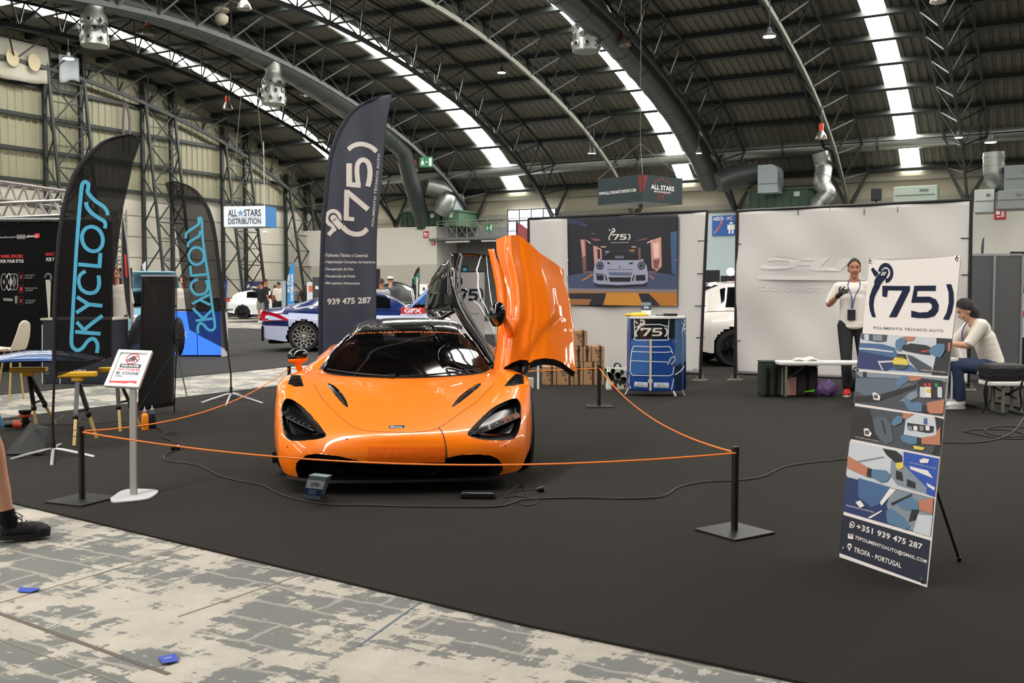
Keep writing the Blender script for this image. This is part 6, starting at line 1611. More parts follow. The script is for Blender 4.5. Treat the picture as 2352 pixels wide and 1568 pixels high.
pq([(172, 1238), (1796, 1250), (1798, 1455), (195, 1435)], pye, 1); pq([(180, 1262), (740, 1262), (690, 1440), (475, 1440), (515, 1350), (190, 1345)], pnb, 2); pq([(1215, 1265), (1375, 1265), (1550, 1445), (1290, 1450)], pnb, 2); pq([(740, 1262), (1215, 1262), (1290, 1450), (690, 1440)], poc, 2)
pq([(190, 1350), (512, 1352), (470, 1440), (196, 1435)], pyl, 2)
pq([(345, 450), (430, 450), (440, 900), (390, 940)], pk2, 1); pq([(352, 460), (410, 470), (425, 700), (385, 720)], pk1, 2); pq([(540, 550), (600, 560), (610, 830), (560, 840)], pk1, 1); pq([(640, 590), (665, 595), (672, 760), (650, 770)], pk1, 1)
pq([(490, 430), (640, 450), (660, 475), (560, 480)], pk2, 1); pq([(1180, 470), (1380, 425), (1330, 460), (1210, 475)], pk2, 1)
pq([(1400, 470), (1560, 420), (1570, 860), (1500, 930), (1420, 880)], pk1, 1); pq([(1440, 520), (1530, 500), (1530, 720), (1450, 740)], pk3, 2); pq([(1215, 580), (1250, 575), (1255, 770), (1222, 770)], pk2, 1); pq([(1440, 760), (1540, 750), (1510, 900), (1450, 880)], pk2, 2)
pq([(430, 465), (450, 470), (515, 515), (490, 518)], pk3, 3); pq([(1345, 505), (1420, 465), (1430, 480), (1350, 518)], pk3, 3); pq([(590, 575), (615, 575), (645, 600), (620, 602)], pk3, 3); pq([(650, 560), (740, 560), (730, 575), (660, 572)], pk3, 3); pq([(1115, 560), (1190, 562), (1180, 575), (1120, 572)], pk3, 3)
pq([(720, 632), (800, 635), (790, 645), (725, 642)], pk3, 3); pq([(1080, 610), (1160, 605), (1170, 640), (1090, 628)], pye, 3)
pq([(390, 930), (540, 930), (520, 960), (400, 965)], pk2, 2); pq([(360, 1070), (530, 960), (540, 985), (390, 1080)], pye, 2); pq([(1365, 930), (1510, 930), (1480, 965), (1375, 960)], pk2, 2); pq([(1370, 990), (1400, 990), (1460, 1045), (1430, 1050)], pye, 2)
pq([(1700, 350), (1800, 330), (1795, 1000), (1720, 960)], pbl, 2); pq([(150, 150), (330, 170), (520, 330), (480, 300), (300, 230), (160, 220)], C('poster navy glow', (34, 44, 74)), 1)
for a, b in (((380, 225), (455, 235)), ((520, 360), (585, 372))): pq([(a[0], a[1]-30), (a[0]+6, a[1]-30), (a[0]+8, a[1]+2), b, (b[0], b[1]+8), (a[0], a[1]+12)], C('poster grey line', (96, 100, 120)), 3)
# the car
pq([(540, 1100), (1365, 1100), (1330, 1160), (900, 1180), (590, 1165)], psdd, 3)
pq([(556, 860), (600, 790), (690, 765), (1220, 760), (1300, 790), (1345, 850), (1365, 980), (1360, 1090), (1290, 1125), (900, 1140), (620, 1125), (545, 1100), (548, 960)], psil, 4)
pq([(690, 765), (750, 660), (800, 632), (920, 622), (1080, 628), (1140, 655), (1222, 765)], psdd, 5); pq([(700, 700), (740, 650), (760, 640), (1090, 636), (1130, 650), (1165, 690), (1130, 660), (1080, 640), (920, 634), (800, 642), (755, 668)], psd, 6)
pq([(870, 700), (1005, 700), (1000, 740), (875, 740)], psd, 6)
pq([(600, 750), (640, 742), (655, 765), (640, 785), (605, 780)], psil, 5); pq([(1250, 760), (1290, 745), (1300, 770), (1280, 785), (1255, 780)], psil, 5)
for cx in (645, 1265): pp.disc(cx, 850, 56, 60, psdd, 9, 24); pp.disc(cx, 850, 42, 46, psd, 10, 20); pp.disc(cx, 850, 22, 24, psdd, 11, 16)
pq([(745, 800), (785, 796), (800, 825), (765, 822)], psdd, 6); pq([(1145, 796), (1080, 805), (1095, 828), (1130, 822)], psdd, 6)
pq([(760, 903), (1140, 905), (1140, 910), (760, 909)], psdd, 6); pq([(770, 945), (1130, 950), (1110, 1000), (790, 995)], psd, 5)
pq([(770, 1022), (1110, 1022), (1095, 1090), (800, 1088)], psdd, 6); pq([(575, 960), (700, 975), (705, 985), (580, 975)], psdd, 7); pq([(590, 990), (700, 995), (700, 1072), (598, 1066)], psdd, 6); pq([(1185, 990), (1320, 985), (1330, 1070), (1180, 1075)], psdd, 6); pq([(715, 990), (730, 990), (760, 1075), (735, 1070)], psdd, 6); pq([(1150, 985), (1165, 985), (1140, 1080), (1120, 1075)], psdd, 6)
pp.disc(940, 872, 12, 10, psdd, 9, 10)
F75 = lambda a, b: (lerp(772, 1102, a), lerp(262, 468, b))
logo75(pp, F75, mat('poster white print', (214, 208, 196), .5), 8)
pp.text('POLIMENTO TÉCNICO AUTO', (806, 512), (1076, 506), (806, 496), mat('poster white print', (214, 208, 196), .5), 8, bold=.02)
pp.build('print', po)
for x, y in ((158, 768), (1785, 768), (1780, 1440)): MB().ellip(pp.at(x, y, .006), .012, 8).build('eyelet', chrome, po)
# ------------------------------------------------------------------ blue counter
def k7(x, y): return (1300+x/5.6, 680+y/5.6)
cc_ = V((Q(1507, 895, 13.2).x+.02, 13.35, 0))
ct = thing('promo_counter', 'curved promotional counter with blue car artwork and white bracketed number', 'counter', cc_)
cz0, cz1 = .07, 1.02
# plan: front almost flat to the left part, curved wrap on the right
fx0 = Q(*k7(836, 700), 13.05).x; fx1 = Q(*k7(1400, 700), 12.98).x; rx = Q(*k7(1545, 700), 13.25).x; lx = Q(*k7(788, 700), 13.3).x
plan = cr([V((lx, 13.34, 0)), V((lx+.02, 13.18, 0)), V((fx0, 13.08, 0)), V((lerp(fx0, fx1, .33), 12.98, 0)), V((lerp(fx0, fx1, .66), 12.97, 0)), V((fx1, 13.03, 0)), V((rx-.06, 13.14, 0)), V((rx, 13.34, 0))], 8)
cL = [0]
for a, b in zip(plan, plan[1:]): cL.append(cL[-1]+(b-a).length)
def cpt(x, y, lift=0.0):      # point of the curved skin seen at a photo pixel
    px, py = k7(x, y); r = ray(px, py)
    for a, b in zip(plan, plan[1:]):
        # intersect ray (2D) with the segment
        d = V((b.x-a.x, b.y-a.y)); den = r.x*d.y-r.y*d.x
        if abs(den) < 1e-9: continue
        t = (a.x*r.y*-1+a.y*r.x)/(-den) if False else None
        k = (a.x*d.y-a.y*d.x)/den; u = ((r.x*k-a.x)*d.x+(r.y*k-a.y)*d.y)/d.length_squared
        if -.001 <= u <= 1.001 and k > 0:
            nn = V((d.y, -d.x, 0)).normalized(); nn = nn if nn.y < 0 or nn.x > 0 else -nn
            return V((r.x*k, r.y*k, CH+r.z*k))+V((nn.x, nn.y, 0))*lift
    return Q(px, py, 13.2)
sk = MB(); skb = mat('counter blue', (24, 66, 138), .25, coat=.5)
sk.add([(p.x, p.y, z) for z in (cz0, cz1) for p in plan], [(i, i+1, len(plan)+i+1, len(plan)+i) for i in range(len(plan)-1)]); sk.build('wrap_panel', skb, ct, smooth=True, angle=60)
tp = [V((p.x, p.y, 0)) for p in plan]; 
MB().ext([V((cc_.x+(p.x-cc_.x)*1.02, 13.6+(p.y-13.6)*1.04, cz1)) for p in plan]+[V((rx-.02, 13.55, cz1)), V((lx+.02, 13.55, cz1))], (0, 0, .025)).build('top_board', mat('counter top white', (226, 224, 220), .4), ct)
MB().ext([V((p.x, p.y, cz0)) for p in plan], (0, 0, .02)).build('base_board', dark, ct)
cp_ = MB()
def cq(pts, m, l): cp_.use(m).face([cpt(x, y, .0025*l) for x, y in pts])
def cst(pts, w, m, l):
    P = []
    for a, b in zip(pts, pts[1:]):
        for k in range(6): P.append((lerp(a[0], b[0], k/6), lerp(a[1], b[1], k/6)))
    P.append(pts[-1])
    for q in thick(P, w): cq([(c.x, c.y) for c in q], m, l)
cbk = mat('counter black print', (12, 22, 24), .25, coat=.5); cw_ = mat('counter white line', (206, 214, 224), .4); cbl2 = mat('counter pale blue print', (54, 100, 164), .25, coat=.5); ctape = mat('masking tape print', (196, 184, 156), .5); cdk = mat('counter dark print', (14, 34, 58), .25, coat=.5)
for i in range(10): xa, xb_ = lerp(840, 1398, i/10), lerp(840, 1398, (i+1)/10); cq([(xa, 278), (xb_, 278), (xb_, 545), (xa, 545)], cbk, 1)
for i in range(6): xa, xb_ = lerp(838, 1078, i/6), lerp(838, 1078, (i+1)/6); cq([(xa, 560), (xb_, 560), (xb_, 1000), (xa, 1000)], cbl2, 1)
for i in range(5): xa, xb_ = lerp(1398, 1545, i/5), lerp(1398, 1545, (i+1)/5); ya, yb_ = lerp(900, 820, i/6), lerp(900, 820, (i+1)/6); cq([(xa, 275), (xb_, 270), (xb_, yb_), (xa, ya)], mat('counter slate blue print', (62, 98, 136), .3, coat=.5), 1); cq([(xa, ya), (xb_, yb_), (xb_, 1195), (xa, 1205)], cdk, 1)
for a, b in (((882, 285), (888, 545)), ((1322, 285), (1308, 548)), ((888, 400), (1000, 365)), ((1000, 365), (1200, 362)), ((1200, 362), (1312, 392)), ((872, 545), (900, 565)), ((900, 565), (1300, 565)), ((1300, 565), (1328, 545))): cst([a, b], 12, cw_, 3)
cst([(875, 640), (1080, 650), (1330, 648), (1355, 700), (1370, 740)], 11, cw_, 3); cst([(875, 640), (850, 700), (835, 830), (832, 980), (860, 1015), (1060, 1020), (1330, 1022), (1370, 1000), (1385, 900)], 11, cw_, 3)
cst([(850, 710), (1080, 718), (1280, 722), (1360, 712)], 11, cw_, 3); cst([(838, 828), (1060, 838), (1310, 846)], 11, cw_, 3); cst([(825, 1000), (815, 1100), (835, 1185)], 12, cw_, 3); cst([(1382, 1060), (1352, 1208)], 12, cw_, 3); cst([(1400, 1010), (1470, 960), (1530, 880)], 14, cw_, 3)
cst([(1090, 550), (1085, 1215)], 28, ctape, 4); cst([(1085, 1065), (1085, 1115)], 56, ctape, 4)
cst([(1300, 880), (1340, 800), (1385, 770), (1395, 820), (1345, 880)], 24, mat('counter handle print', (140, 156, 176), .4), 5)
cq([(886, 1098), (1052, 1108), (1050, 1172), (884, 1162)], cw_, 5); cq([(1128, 1108), (1316, 1112), (1318, 1178), (1126, 1172)], cw_, 5)
for t, bl, br, tl in (('ANTES -', (920, 1132), (1015, 1136), (920, 1116)), ('SEM FUSSION', (898, 1160), (1040, 1164), (898, 1140)), ('DEPOIS -', (1170, 1138), (1270, 1140), (1170, 1122)), ('COM FUSSION', (1142, 1166), (1306, 1168), (1142, 1146))):
    cp_.use(mat('counter label print', (110, 84, 90), .5)); text_fn(cp_, t, lambda a, b: cpt(bl[0]+(br[0]-bl[0])*a, bl[1]+(br[1]-bl[1])*a+(tl[1]-bl[1])*b, .016), bold=.01)
class CPr:     # lets the logo routine draw on the curved skin
    mb = cp_
    @staticmethod
    def poly(pts, m, l): cq(pts, m, l)
logo75(CPr, lambda a, b: (lerp(890, 1308, a), lerp(270, 520, b)), mat('counter logo print', (214, 206, 196), .5), 5)
logo75(CPr, lambda a, b: (lerp(1478, 1620, a) if lerp(1478, 1620, a) < 1543 else 1543, lerp(280, 515, b)), mat('counter logo print', (214, 206, 196), .5), 5)
cp_.build('artwork', None, ct, normals=False, merge=False)
for x, y, dx, dy in ((815, 1205, -.05, .0), (1370, 1215, .04, -.02), (1485, 1205, .05, .03), (1180, 1200, .0, .35)):
    b_ = cpt(x, 1190) if y != 1200 else V((cc_.x, 13.5, 0)); MB().bar(V((b_.x, b_.y+.03, .09)), V((b_.x+dx, b_.y+dy, .0)), .025).build('foot', sil, ct, bevel=.003)
# things on the counter
top = cz1+.025
def onc(x, y): p = Q(*k7(x, y), 13.2); return V((p.x, 13.2, top))
c = onc(900, 245); o = MB().ellip(c+Z3*.022+V((.03, 0, 0)), (.13, .07, .03), 16).ellip(c+V((-.10, .02, .018)), (.05, .04, .02), 10).build('yellow_cloth', mat('yellow microfibre', (226, 186, 60), .9, bump=(60, .6)), smooth=True); tag(o, 'crumpled yellow cloth on the left of the blue counter top', 'cloth')
c = onc(1033, 250); a = Q(*k7(972, 80), 13.25); b = Q(*k7(1094, 80), 13.25); hw = (b.x-a.x)/2; hz = a.z-top
o = thing('leaflet_holder', 'small leaflet holder with a teal and white card standing on the blue counter', 'leaflet holder', c)
lf = MB(); lf.use(mat('card grey', (130, 150, 150), .5)).box(c+V((0, .02, hz/2)), (2*hw, .006, hz)); lf.use(mat('card teal', (40, 72, 84), .5)).box(c+V((0, .014, hz*.62)), (2*hw, .004, hz*.32)); lf.use(WHT).box(c+V((0, .012, hz*.22)), (2*hw, .004, hz*.42))
text3(lf, '(75)', c+V((-hw*.5, .0105, hz*.52)), c+V((hw*.5, .0105, hz*.52)), c+V((-hw*.5, .0105, hz*.72)), bold=.04); lf.build('card', None, o, normals=False, merge=False)
MB().box(c+V((0, .03, .01)), (2*hw, .06, .02)).build('base', mat('clear plastic', (190, 200, 205), .2, alpha=.6), o)
c = onc(1350, 245)
o = MB().box(c+Z3*.02+V((0, .05, 0)), (.17, .10, .035), .1).build('black_case', blackp, bevel=.006); tag(o, 'small flat black case lying on the blue counter', 'case')
c = onc(1250, 245); o = MB().tube([c+V((.09*cos(k*pi/8), .05*sin(k*pi/8)+.04, .012)) for k in range(17)], .007, 6).build('sunglasses_ring', blackp, smooth=True); tag(o, 'thin black loop lying on the blue counter beside the black case', 'loop'); o.name = 'black_loop'
# ------------------------------------------------------------------ cardboard boxes
cbm = mat('brown cardboard', (166, 128, 92), .8, noise=(2, .08)); cbp = mat('box print', (70, 58, 50), .7); tapeb = mat('brown tape', (74, 54, 44), .4)
def cardbox(p, w, d, h, rz, label):
    o = thing('cardboard_box', label, 'box', p, rz, 'cardboard boxes behind the car')
    Mx = M4.Rotation(rz, 3, 'Z')
    MB().box(p+Z3*h/2, (w, d, h), rz).build('carton', cbm, o, bevel=.006)
    MB().box(p+Z3*(h/2)+Mx@V((w*.5-.06, 0, 0)), (.035, d+.004, h+.004), rz).build('tape', tapeb, o) if w < .3 else MB().box(p+Z3*(h+.001), (w, .05, .002), rz).build('tape', tapeb, o)
    pr_ = MB().use(cbp); fr = p+Mx@V((0, -d/2-.002, 0))
    def q(x, z): return fr+Mx@V((x*w, 0, z*h))
    for (x0, x1, z0) in ((-.3, .0, .72), (.05, .3, .72), (-.2, .2, .62), (-.22, .05, .5)): pr_.face([q(x0, z0), q(x1, z0), q(x1, z0+.05), q(x0, z0+.05)])
    pr_.face([q(-.05, .25), q(.08, .25), q(.02, .45)])
    pr_.build('box_print', None, o, merge=False, normals=False)
    return o
def bx_(x0, x1, ytop, ybot, Y, label, d=.35, z=None):
    a = Q(*k7(x0, ytop), Y); b = Q(*k7(x1, ytop), Y); zb = max(0.0, Q(*k7(x0, ybot), Y).z) if z is None else z
    return cardbox(V(((a.x+b.x)/2, Y+d/2, zb)), abs(b.x-a.x)-.006, d, a.z-zb-.004, 0, label)
Yb_ = 14.6
bx_(226, 405, 840, 1030, Yb_, 'cardboard box on the floor, directly behind the rear barrier post', z=0); bx_(408, 498, 840, 1030, Yb_, 'narrow cardboard box on the floor at the right end of the stack', z=0); bx_(105, 223, 840, 1030, Yb_, 'cardboard box on the floor left of the one behind the post', z=0)
bx_(-120, 102, 905, 1020, Yb_, 'low cardboard box on the floor half hidden by the raised door', z=0); bx_(-300, -124, 905, 1020, Yb_, 'leftmost low cardboard box under the raised door', z=0)
z_ = Q(*k7(226, 840), Yb_).z
bx_(222, 328, 640, 838, Yb_, 'cardboard box in the middle row, between two others', z=z_); bx_(331, 498, 640, 838, Yb_, 'wide cardboard box at the right end of the middle row', z=z_); bx_(90, 219, 640, 838, Yb_, 'cardboard box at the left end of the middle row beside the door', z=z_)
z_ = Q(*k7(226, 640), Yb_).z
bx_(90, 278, 440, 638, Yb_, 'topmost cardboard box of the stack behind the door', z=z_)
# floral shopping bag
bb = Q(*k7(660, 1065), 13.9); bb = V((bb.x, 13.9, 0)); ba = thing('shopping_bag', 'white shopping bag with dark floral print between the boxes and the blue counter', 'bag', bb)
def bagf(u, v):
    a = 2*pi*u; z = .30*v; k = 1-.12*v; return bb+V((.155*k*math.copysign(abs(cos(a))**.5, cos(a))+.01*sin(v*9+a*3), .08*k*math.copysign(abs(sin(a))**.5, sin(a)), z+.02*sin(a*3)*v))
MB().grid(bagf, 40, 10).build('bag_shell', mat('bag pale print', (196, 202, 182), .6), ba, smooth=True, solid=.003)
fl = MB().use(mat('bag dark print', (30, 40, 30), .6)); random.seed(3)
for k in range(16):
    x = random.uniform(-.13, .13); z = random.uniform(.03, .27); r = random.uniform(.015, .04); fl.use([mat('bag dark print', (30, 40, 30), .6), mat('bag red print', (120, 34, 36), .6)][k % 4 == 0]); fl.face([bb+V((x+r*cos(a)*(1+.4*sin(3*a)), -.083, z+r*1.4*sin(a))) for a in [i*pi/5 for i in range(10)]])
text3(fl, 'SOLO', bb+V((.0, -.084, .10)), bb+V((.14, -.084, .10)), bb+V((.0, -.084, .15)), bold=.03); fl.build('bag_print', None, ba, merge=False, normals=False)
for s_ in (-1, 1): MB().tube(cr([bb+V((-.05, s_*.05, .28)), bb+V((-.03, s_*.05, .36)), bb+V((.03, s_*.05, .36)), bb+V((.05, s_*.05, .28))], 5), .006, 6).build('handle', blackp, ba)
o = MB().box(V((Q(1203, 862, 14.2).x, 14.2, .07)), (.28, .2, .14)).build('parcel_box', mat('white parcel', (200, 198, 194), .6), bevel=.006); tag(o, 'small pale box on the floor under the raised door', 'box')
o = MB().bar(V((Q(1236, 840, 14.0).x, 14.0, 0)), V((Q(1236, 840, 14.0).x, 14.0, .38)), .03).box(V((Q(1220, 840, 14.0).x-.25, 14.1, .39)), (.7, .3, .03)).bar(V((Q(1236, 840, 14.0).x-.55, 14.1, 0)), V((Q(1236, 840, 14.0).x-.55, 14.1, .38)), .03).build('low_table', white_m); tag(o, 'low white table seen under the raised door', 'table')
# ------------------------------------------------------------------ bench and bags before the blank wall
def fold_table(name, label, x0, x1, Y, zt, d, legsx, cat='bench', th=.05, topm=None, feet=True):
    c = V(((x0+x1)/2, Y, 0)); o = thing(name, label, cat, c)
    MB().box(c+Z3*(zt-th/2)+V((0, d/2, 0)), (x1-x0, d, th)).build('top', topm or mat('white moulded plastic', (214, 212, 208), .5), o, bevel=.015)
    for lx_ in legsx:
        for yy in (.04, d-.04): MB().bar(V((lx_, Y+yy, .02)), V((lx_, Y+yy, zt-th)), .028).build('leg', steel_l, o)
        MB().bar(V((lx_, Y, .015)), V((lx_, Y+d, .015)), .03).build('foot_bar', steel, o)
        s_ = 1 if lx_ < c.x else -1; MB().bar(V((lx_, Y+d/2, zt*.45)), V((lx_+s_*.3, Y+d/2, zt-th)), .018).build('brace', steel, o)
    return o
xa = Q(1783, 830, 12.9).x; xb2 = Q(2080, 830, 12.9).x; zt_ = Q(1783, 828, 12.9).z
fold_table('folding_bench', 'long white folding bench before the blank banner wall', xa, xb2, 12.75, zt_, .26, (Q(1800, 850, 12.9).x, xb2-.2))
def bagbox(px0, px1, ptop, Y, d, label, m, nm='storage_bag'):
    a = Q(px0, ptop, Y); b = Q(px1, ptop, Y); w = b.x-a.x; h = a.z; c = V(((a.x+b.x)/2, Y+d/2, 0))
    o = thing(nm, label, 'bag', c); MB().box(c+Z3*h/2, (w, d, h)).build('shell', m, o, bevel=.03)
    for k in (.28, .7): MB().box(c+V((w*(k-.5), -d/2-.004, h*.45)), (.035, .008, h*.8)).build('strap', dark, o)
    MB().box(c+Z3*(h+.004), (w*1.01, d*1.01, .012)).build('lid', m, o, bevel=.004)
    return o
bagbox(1752, 1796, 832, 12.95, .3, 'dark green storage bag under the left end of the white bench', mat('dark green fabric', (26, 36, 28), .8))
bagbox(1798, 1880, 842, 13.0, .26, 'dark carrier with brown and lime print under the white bench', mat('dark brown fabric', (34, 26, 26), .8), 'carrier_bag')
c = V((Q(1850, 885, 12.96).x, 12.96, .12)); o = MB().use(mat('lime print', (92, 190, 30), .5)).face([c+V((-.02, 0, -.06)), c+V((.12, 0, -.05)), c+V((.12, 0, -.02)), c+V((.0, 0, -.045))]).use(mat('pinkish print', (150, 108, 96), .6)).face([c+V((-.24, 0, -.1)), c+V((-.12, 0, -.1)), c+V((-.12, 0, .14)), c+V((-.24, 0, .14))]).build('bag_print', None, normals=False)
for q_ in COL.objects:
    if q_.name.startswith('carrier_bag'): setpar(o, q_)
pb = V((Q(1896, 880, 13.05).x, 13.05, .0)); random.seed(11)
def pbf(u, v):
    th = pi*v; ph = 2*pi*u; k = 1+.10*sin(5*ph+3*v)+.08*sin(9*ph-6*v)*sin(th); return pb+V((.15*k*sin(th)*cos(ph), .10*k*sin(th)*sin(ph), .10+.105*k*cos(th)))
o = MB().grid(pbf, 48, 24).build('plastic_bag', mat('purple plastic', (112, 84, 140), .35, bump=(25, .8)), smooth=True, angle=30); tag(o, 'crumpled purple plastic bag beside the standing man', 'bag')
pb2 = V((Q(1962, 880, 13.7).x, 13.7, .0))
o = thing('backpack', 'black backpack on the floor behind the standing man', 'bag', pb2); MB().ellip(pb2+Z3*.14, (.13, .10, .15), 20).build('shell', mat('black nylon', (12, 12, 13), .6, bump=(30, .5)), o, smooth=True); MB().tube(cr([pb2+V((-.03, -.03, .28)), pb2+V((0, -.03, .33)), pb2+V((.04, -.03, .28))], 4), .008, 6).build('handle', dark, o)
o = MB().grid(lambda u, v: V((Q(1852, 822, 12.9).x-.17+.34*u, 12.8+.16*v, zt_+.012+.035*sin(pi*u)*sin(pi*v)+.01*sin(u*12))), 20, 8).build('white_cloth', mat('white cotton', (206, 198, 188), .9), smooth=True, solid=.008); tag(o, 'white cloth lying on the folding bench', 'cloth')
# ------------------------------------------------------------------ standing man
def lanyard(o, M, j, hp, W_):
    nk = j['neck']; ch = j['chest']
    q = MB(); zf = .128
    q.tube(cr([nk+V((-.06, .03, .03)), nk+V((-.07, .09, -.06)), ch+V((-.01, zf+.01, .0)), ch+V((.03, zf+.015, -.17))], 5), .006, 6); q.tube(cr([nk+V((.06, .03, .03)), nk+V((.08, .09, -.06)), ch+V((.04, zf+.01, .0)), ch+V((.03, zf+.015, -.17))], 5), .006, 6)
    W_(q).build('lanyard', mat('blue lanyard', (48, 66, 132), .6), o, smooth=True)
    W_(MB().box(ch+V((.035, zf+.02, -.25)), (.10, .008, .14))).build('badge_card', mat('dark badge', (24, 26, 40), .5), o)
redsh = mat('red shoe', (212, 24, 36), .6); whs = mat('white sole', (220, 218, 214), .6)
pm0 = G(1957, 905); facing = math.atan2(-pm0.y, -pm0.x)-pi/2
person('man in white T-shirt and black jeans raising a black-gloved hand before the blank wall', V((pm0.x, pm0.y, 0)), 1.80, facing+R(4),
       dict(neck=(0, -.01, 1.49), head=(.0, .025, 1.655), shL=(-.19, .0, 1.43), elL=(-.24, -.03, 1.16), wrL=(-.22, .10, .95), shR=(.19, .01, 1.42), elR=(.31, .0, 1.19), wrR=(.20, .20, 1.31), anR=(.075, .22, .09), knR=(.09, .13, .5), anL=(-.15, -.12, .09), knL=(-.13, .0, .5), hipR=(.10, 0, .92)),
       skin=SKIN2, top=mat('cream cotton shirt', (222, 214, 204), .85), topm='tshirt', bot=mat('black jeans', (16, 16, 19), .8), shoe=(redsh, whs), hair=mat('short dark hair', (44, 36, 32), .8), gloves={'L': mat('black nitrile', (12, 12, 14), .5), 'R': mat('black nitrile', (12, 12, 14), .5)}, hands=('relaxed', 'point'), thumb={'R': (.0, 0, 1), 'L': (0, 1, 0)}, extra=lanyard, vox=.010)
# ------------------------------------------------------------------ seated people, table, bench at the right edge
ps = G(2180, 942); sx = Q(2232, 800, 11.9).x
sitJ = dict(pelvis=(0, 0, .50), waist=(0, .03, .66), chest=(0, .14, .86), neck=(0, .24, 1.02), head=(0, .33, 1.14), shL=(-.18, .2, .98), shR=(.18, .2, .98), elL=(-.21, .36, .74), elR=(.21, .40, .75), wrL=(-.12, .58, .76), wrR=(.12, .62, .77), hipL=(-.1, .04, .48), hipR=(.1, .04, .48), knL=(-.13, .46, .50), knR=(.13, .46, .50), anL=(-.12, .40, .09), anR=(.12, .38, .09))
SH = mat('off-white cotton', (212, 204, 192), .85); denim = mat('dark blue denim', (28, 44, 72), .8)
def lan2(o, M, j, hp, W_):
    nk = j['neck']; q = MB(); q.tube(cr([nk+V((.07, -.03, .03)), nk+V((.09, .05, -.03)), nk+V((.09, .10, -.14)), nk+V((.05, .10, -.3))], 5), .008, 6); W_(q).build('lanyard', mat('blue lanyard', (48, 66, 132), .6), o, smooth=True)
person('seated young man with dark tousled hair in a white T-shirt at the white table', V((sx+.18, 11.7, 0)), 1.80, R(82), sitJ, top=SH, topm='tshirt', bot=denim, shoe=(mat('white shoe', (216, 214, 208), .6), whs), hair=HAIRD, hairlong=.25, headdir=(0, .85, -.5), thumb={'L': (0, 0, 1), 'R': (0, 0, 1)}, extra=lan2, vox=.010)
person('second seated person in white behind the young man, mostly hidden', V((sx-.02, 12.35, 0)), 1.70, R(100), sitJ, top=mat('white cotton', (220, 216, 212), .85), topm='tshirt', bot=mat('dark trousers', (24, 26, 34), .8), shoe=(mat('grey shoe', (120, 118, 116), .6), whs), hair=HAIRB, headdir=(0, .85, -.5), vox=.014)
tx1 = Q(2202, 830, 11.6).x; zt2 = Q(2190, 826, 11.6).z
o = thing('folding_table', 'white topped folding table with pale legs behind the banner stand', 'table', V((tx1-.45, 11.6, 0)))
MB().box(V((tx1-.45, 11.9, zt2)), (.9, .6, .04)).build('top', white_m, o, bevel=.008)
for x, y in ((tx1-.06, 11.63), (tx1-.06, 12.17), (tx1-.84, 11.63), (tx1-.84, 12.17)): MB().tube([V((x, y, 0)), V((x, y, zt2-.02))], .014, 8).build('leg', mat('pale grey tube', (186, 186, 182), .4), o)
MB().tube([V((tx1-.06, 11.63, .06)), V((tx1-.84, 11.63, .06))], .012, 8).build('cross_bar', mat('pale grey tube', (186, 186, 182), .4), o)
MB().grid(lambda u, v: V((tx1-.02+.03*v, 11.62+.2*u, zt2+.02-.25*v)), 6, 8).build('paper_corner', paperw, o, smooth=True)
b0x = Q(2235, 870, 11.2).x; b1x = Q(2344, 870, 11.2).x; zt3 = Q(2300, 873, 11.2).z
fold_table('folding_bench', 'white folding bench at the right edge under the black bag', b0x+.1, b1x+.0, 11.0, zt3, .3, (Q(2288, 900, 11.2).x, Q(2330, 900, 11.2).x), feet=True)
o = thing('folding_bench', 'white folding bench the seated young man sits on', 'bench', V((sx+.2, 11.6, 0)))
MB().box(V((sx+.22, 11.9, .43)), (.62, .9, .04)).build('top', mat('white moulded plastic', (214, 212, 208), .5), o, bevel=.012)
for x in (sx, sx+.45):
    for y in (11.5, 12.3): MB().bar(V((x, y, 0)), V((x, y, .41)), .028).build('leg', steel, o)
    MB().bar(V((x, 11.45, .012)), V((x, 12.35, .012)), .03).build('foot_bar', steel, o)
bgx = (Q(2262, 840, 11.1).x+Q(2350, 840, 11.1).x)/2
o = thing('black_bag', 'black soft bag with hanging straps on the bench at the right edge', 'bag', V((bgx, 11.15, zt3)))
MB().box(V((bgx, 11.15, zt3+.10)), (.44, .26, .19)).build('shell', mat('black nylon', (12, 12, 13), .6, bump=(30, .5)), o, bevel=.05)
for x, l in ((Q(2258, 900, 11.0).x, .34), (Q(2340, 900, 11.0).x, .32)): MB().tube(cr([V((x+.05, 11.0, zt3+.05)), V((x, 10.97, zt3-.1)), V((x+.02, 10.97, zt3-.25)), V((x-.02, 10.96, zt3-l))], 5), .012, 6).build('strap', dark, o, smooth=True)
# grey partition at the right
gx0, gx1, gx2 = 2226, 2280, 2345; Yg = 15.4; gp = mat('grey fabric partition', (84, 84, 86), .85)
o = thing('partition', 'two-panel dark grey partition wall with aluminium posts at the right edge', 'partition', V((Q(2280, 800, Yg).x, Yg, 0)))
zt4 = Q(2280, 586, Yg).z
for a, b, l in ((2190, gx1, 'panel'), (gx1, gx2, 'panel')):
    xa_, xb_ = Q(a, 700, Yg).x, Q(b, 700, Yg).x; MB().box(V(((xa_+xb_)/2, Yg, zt4/2)), (xb_-xa_-.02, .03, zt4-.02)).build('panel', gp, o)
for a in (2190, gx1, gx2): MB().box(V((Q(a, 700, Yg).x, Yg-.01, zt4/2)), (.035, .05, zt4)).build('post', mat('aluminium', (176, 176, 176), .35, metal=.6), o)
MB().box(V((Q(2268, 700, Yg).x, Yg, zt4+.01)), (Q(gx2, 700, Yg).x-Q(2190, 700, Yg).x, .05, .03)).build('top_rail', mat('aluminium', (176, 176, 176), .35, metal=.6), o)
o = thing('feather_flag', 'thin navy flag tip rising above the grey partition', 'flag', V((Q(2258, 560, 20).x, 20, 0)))
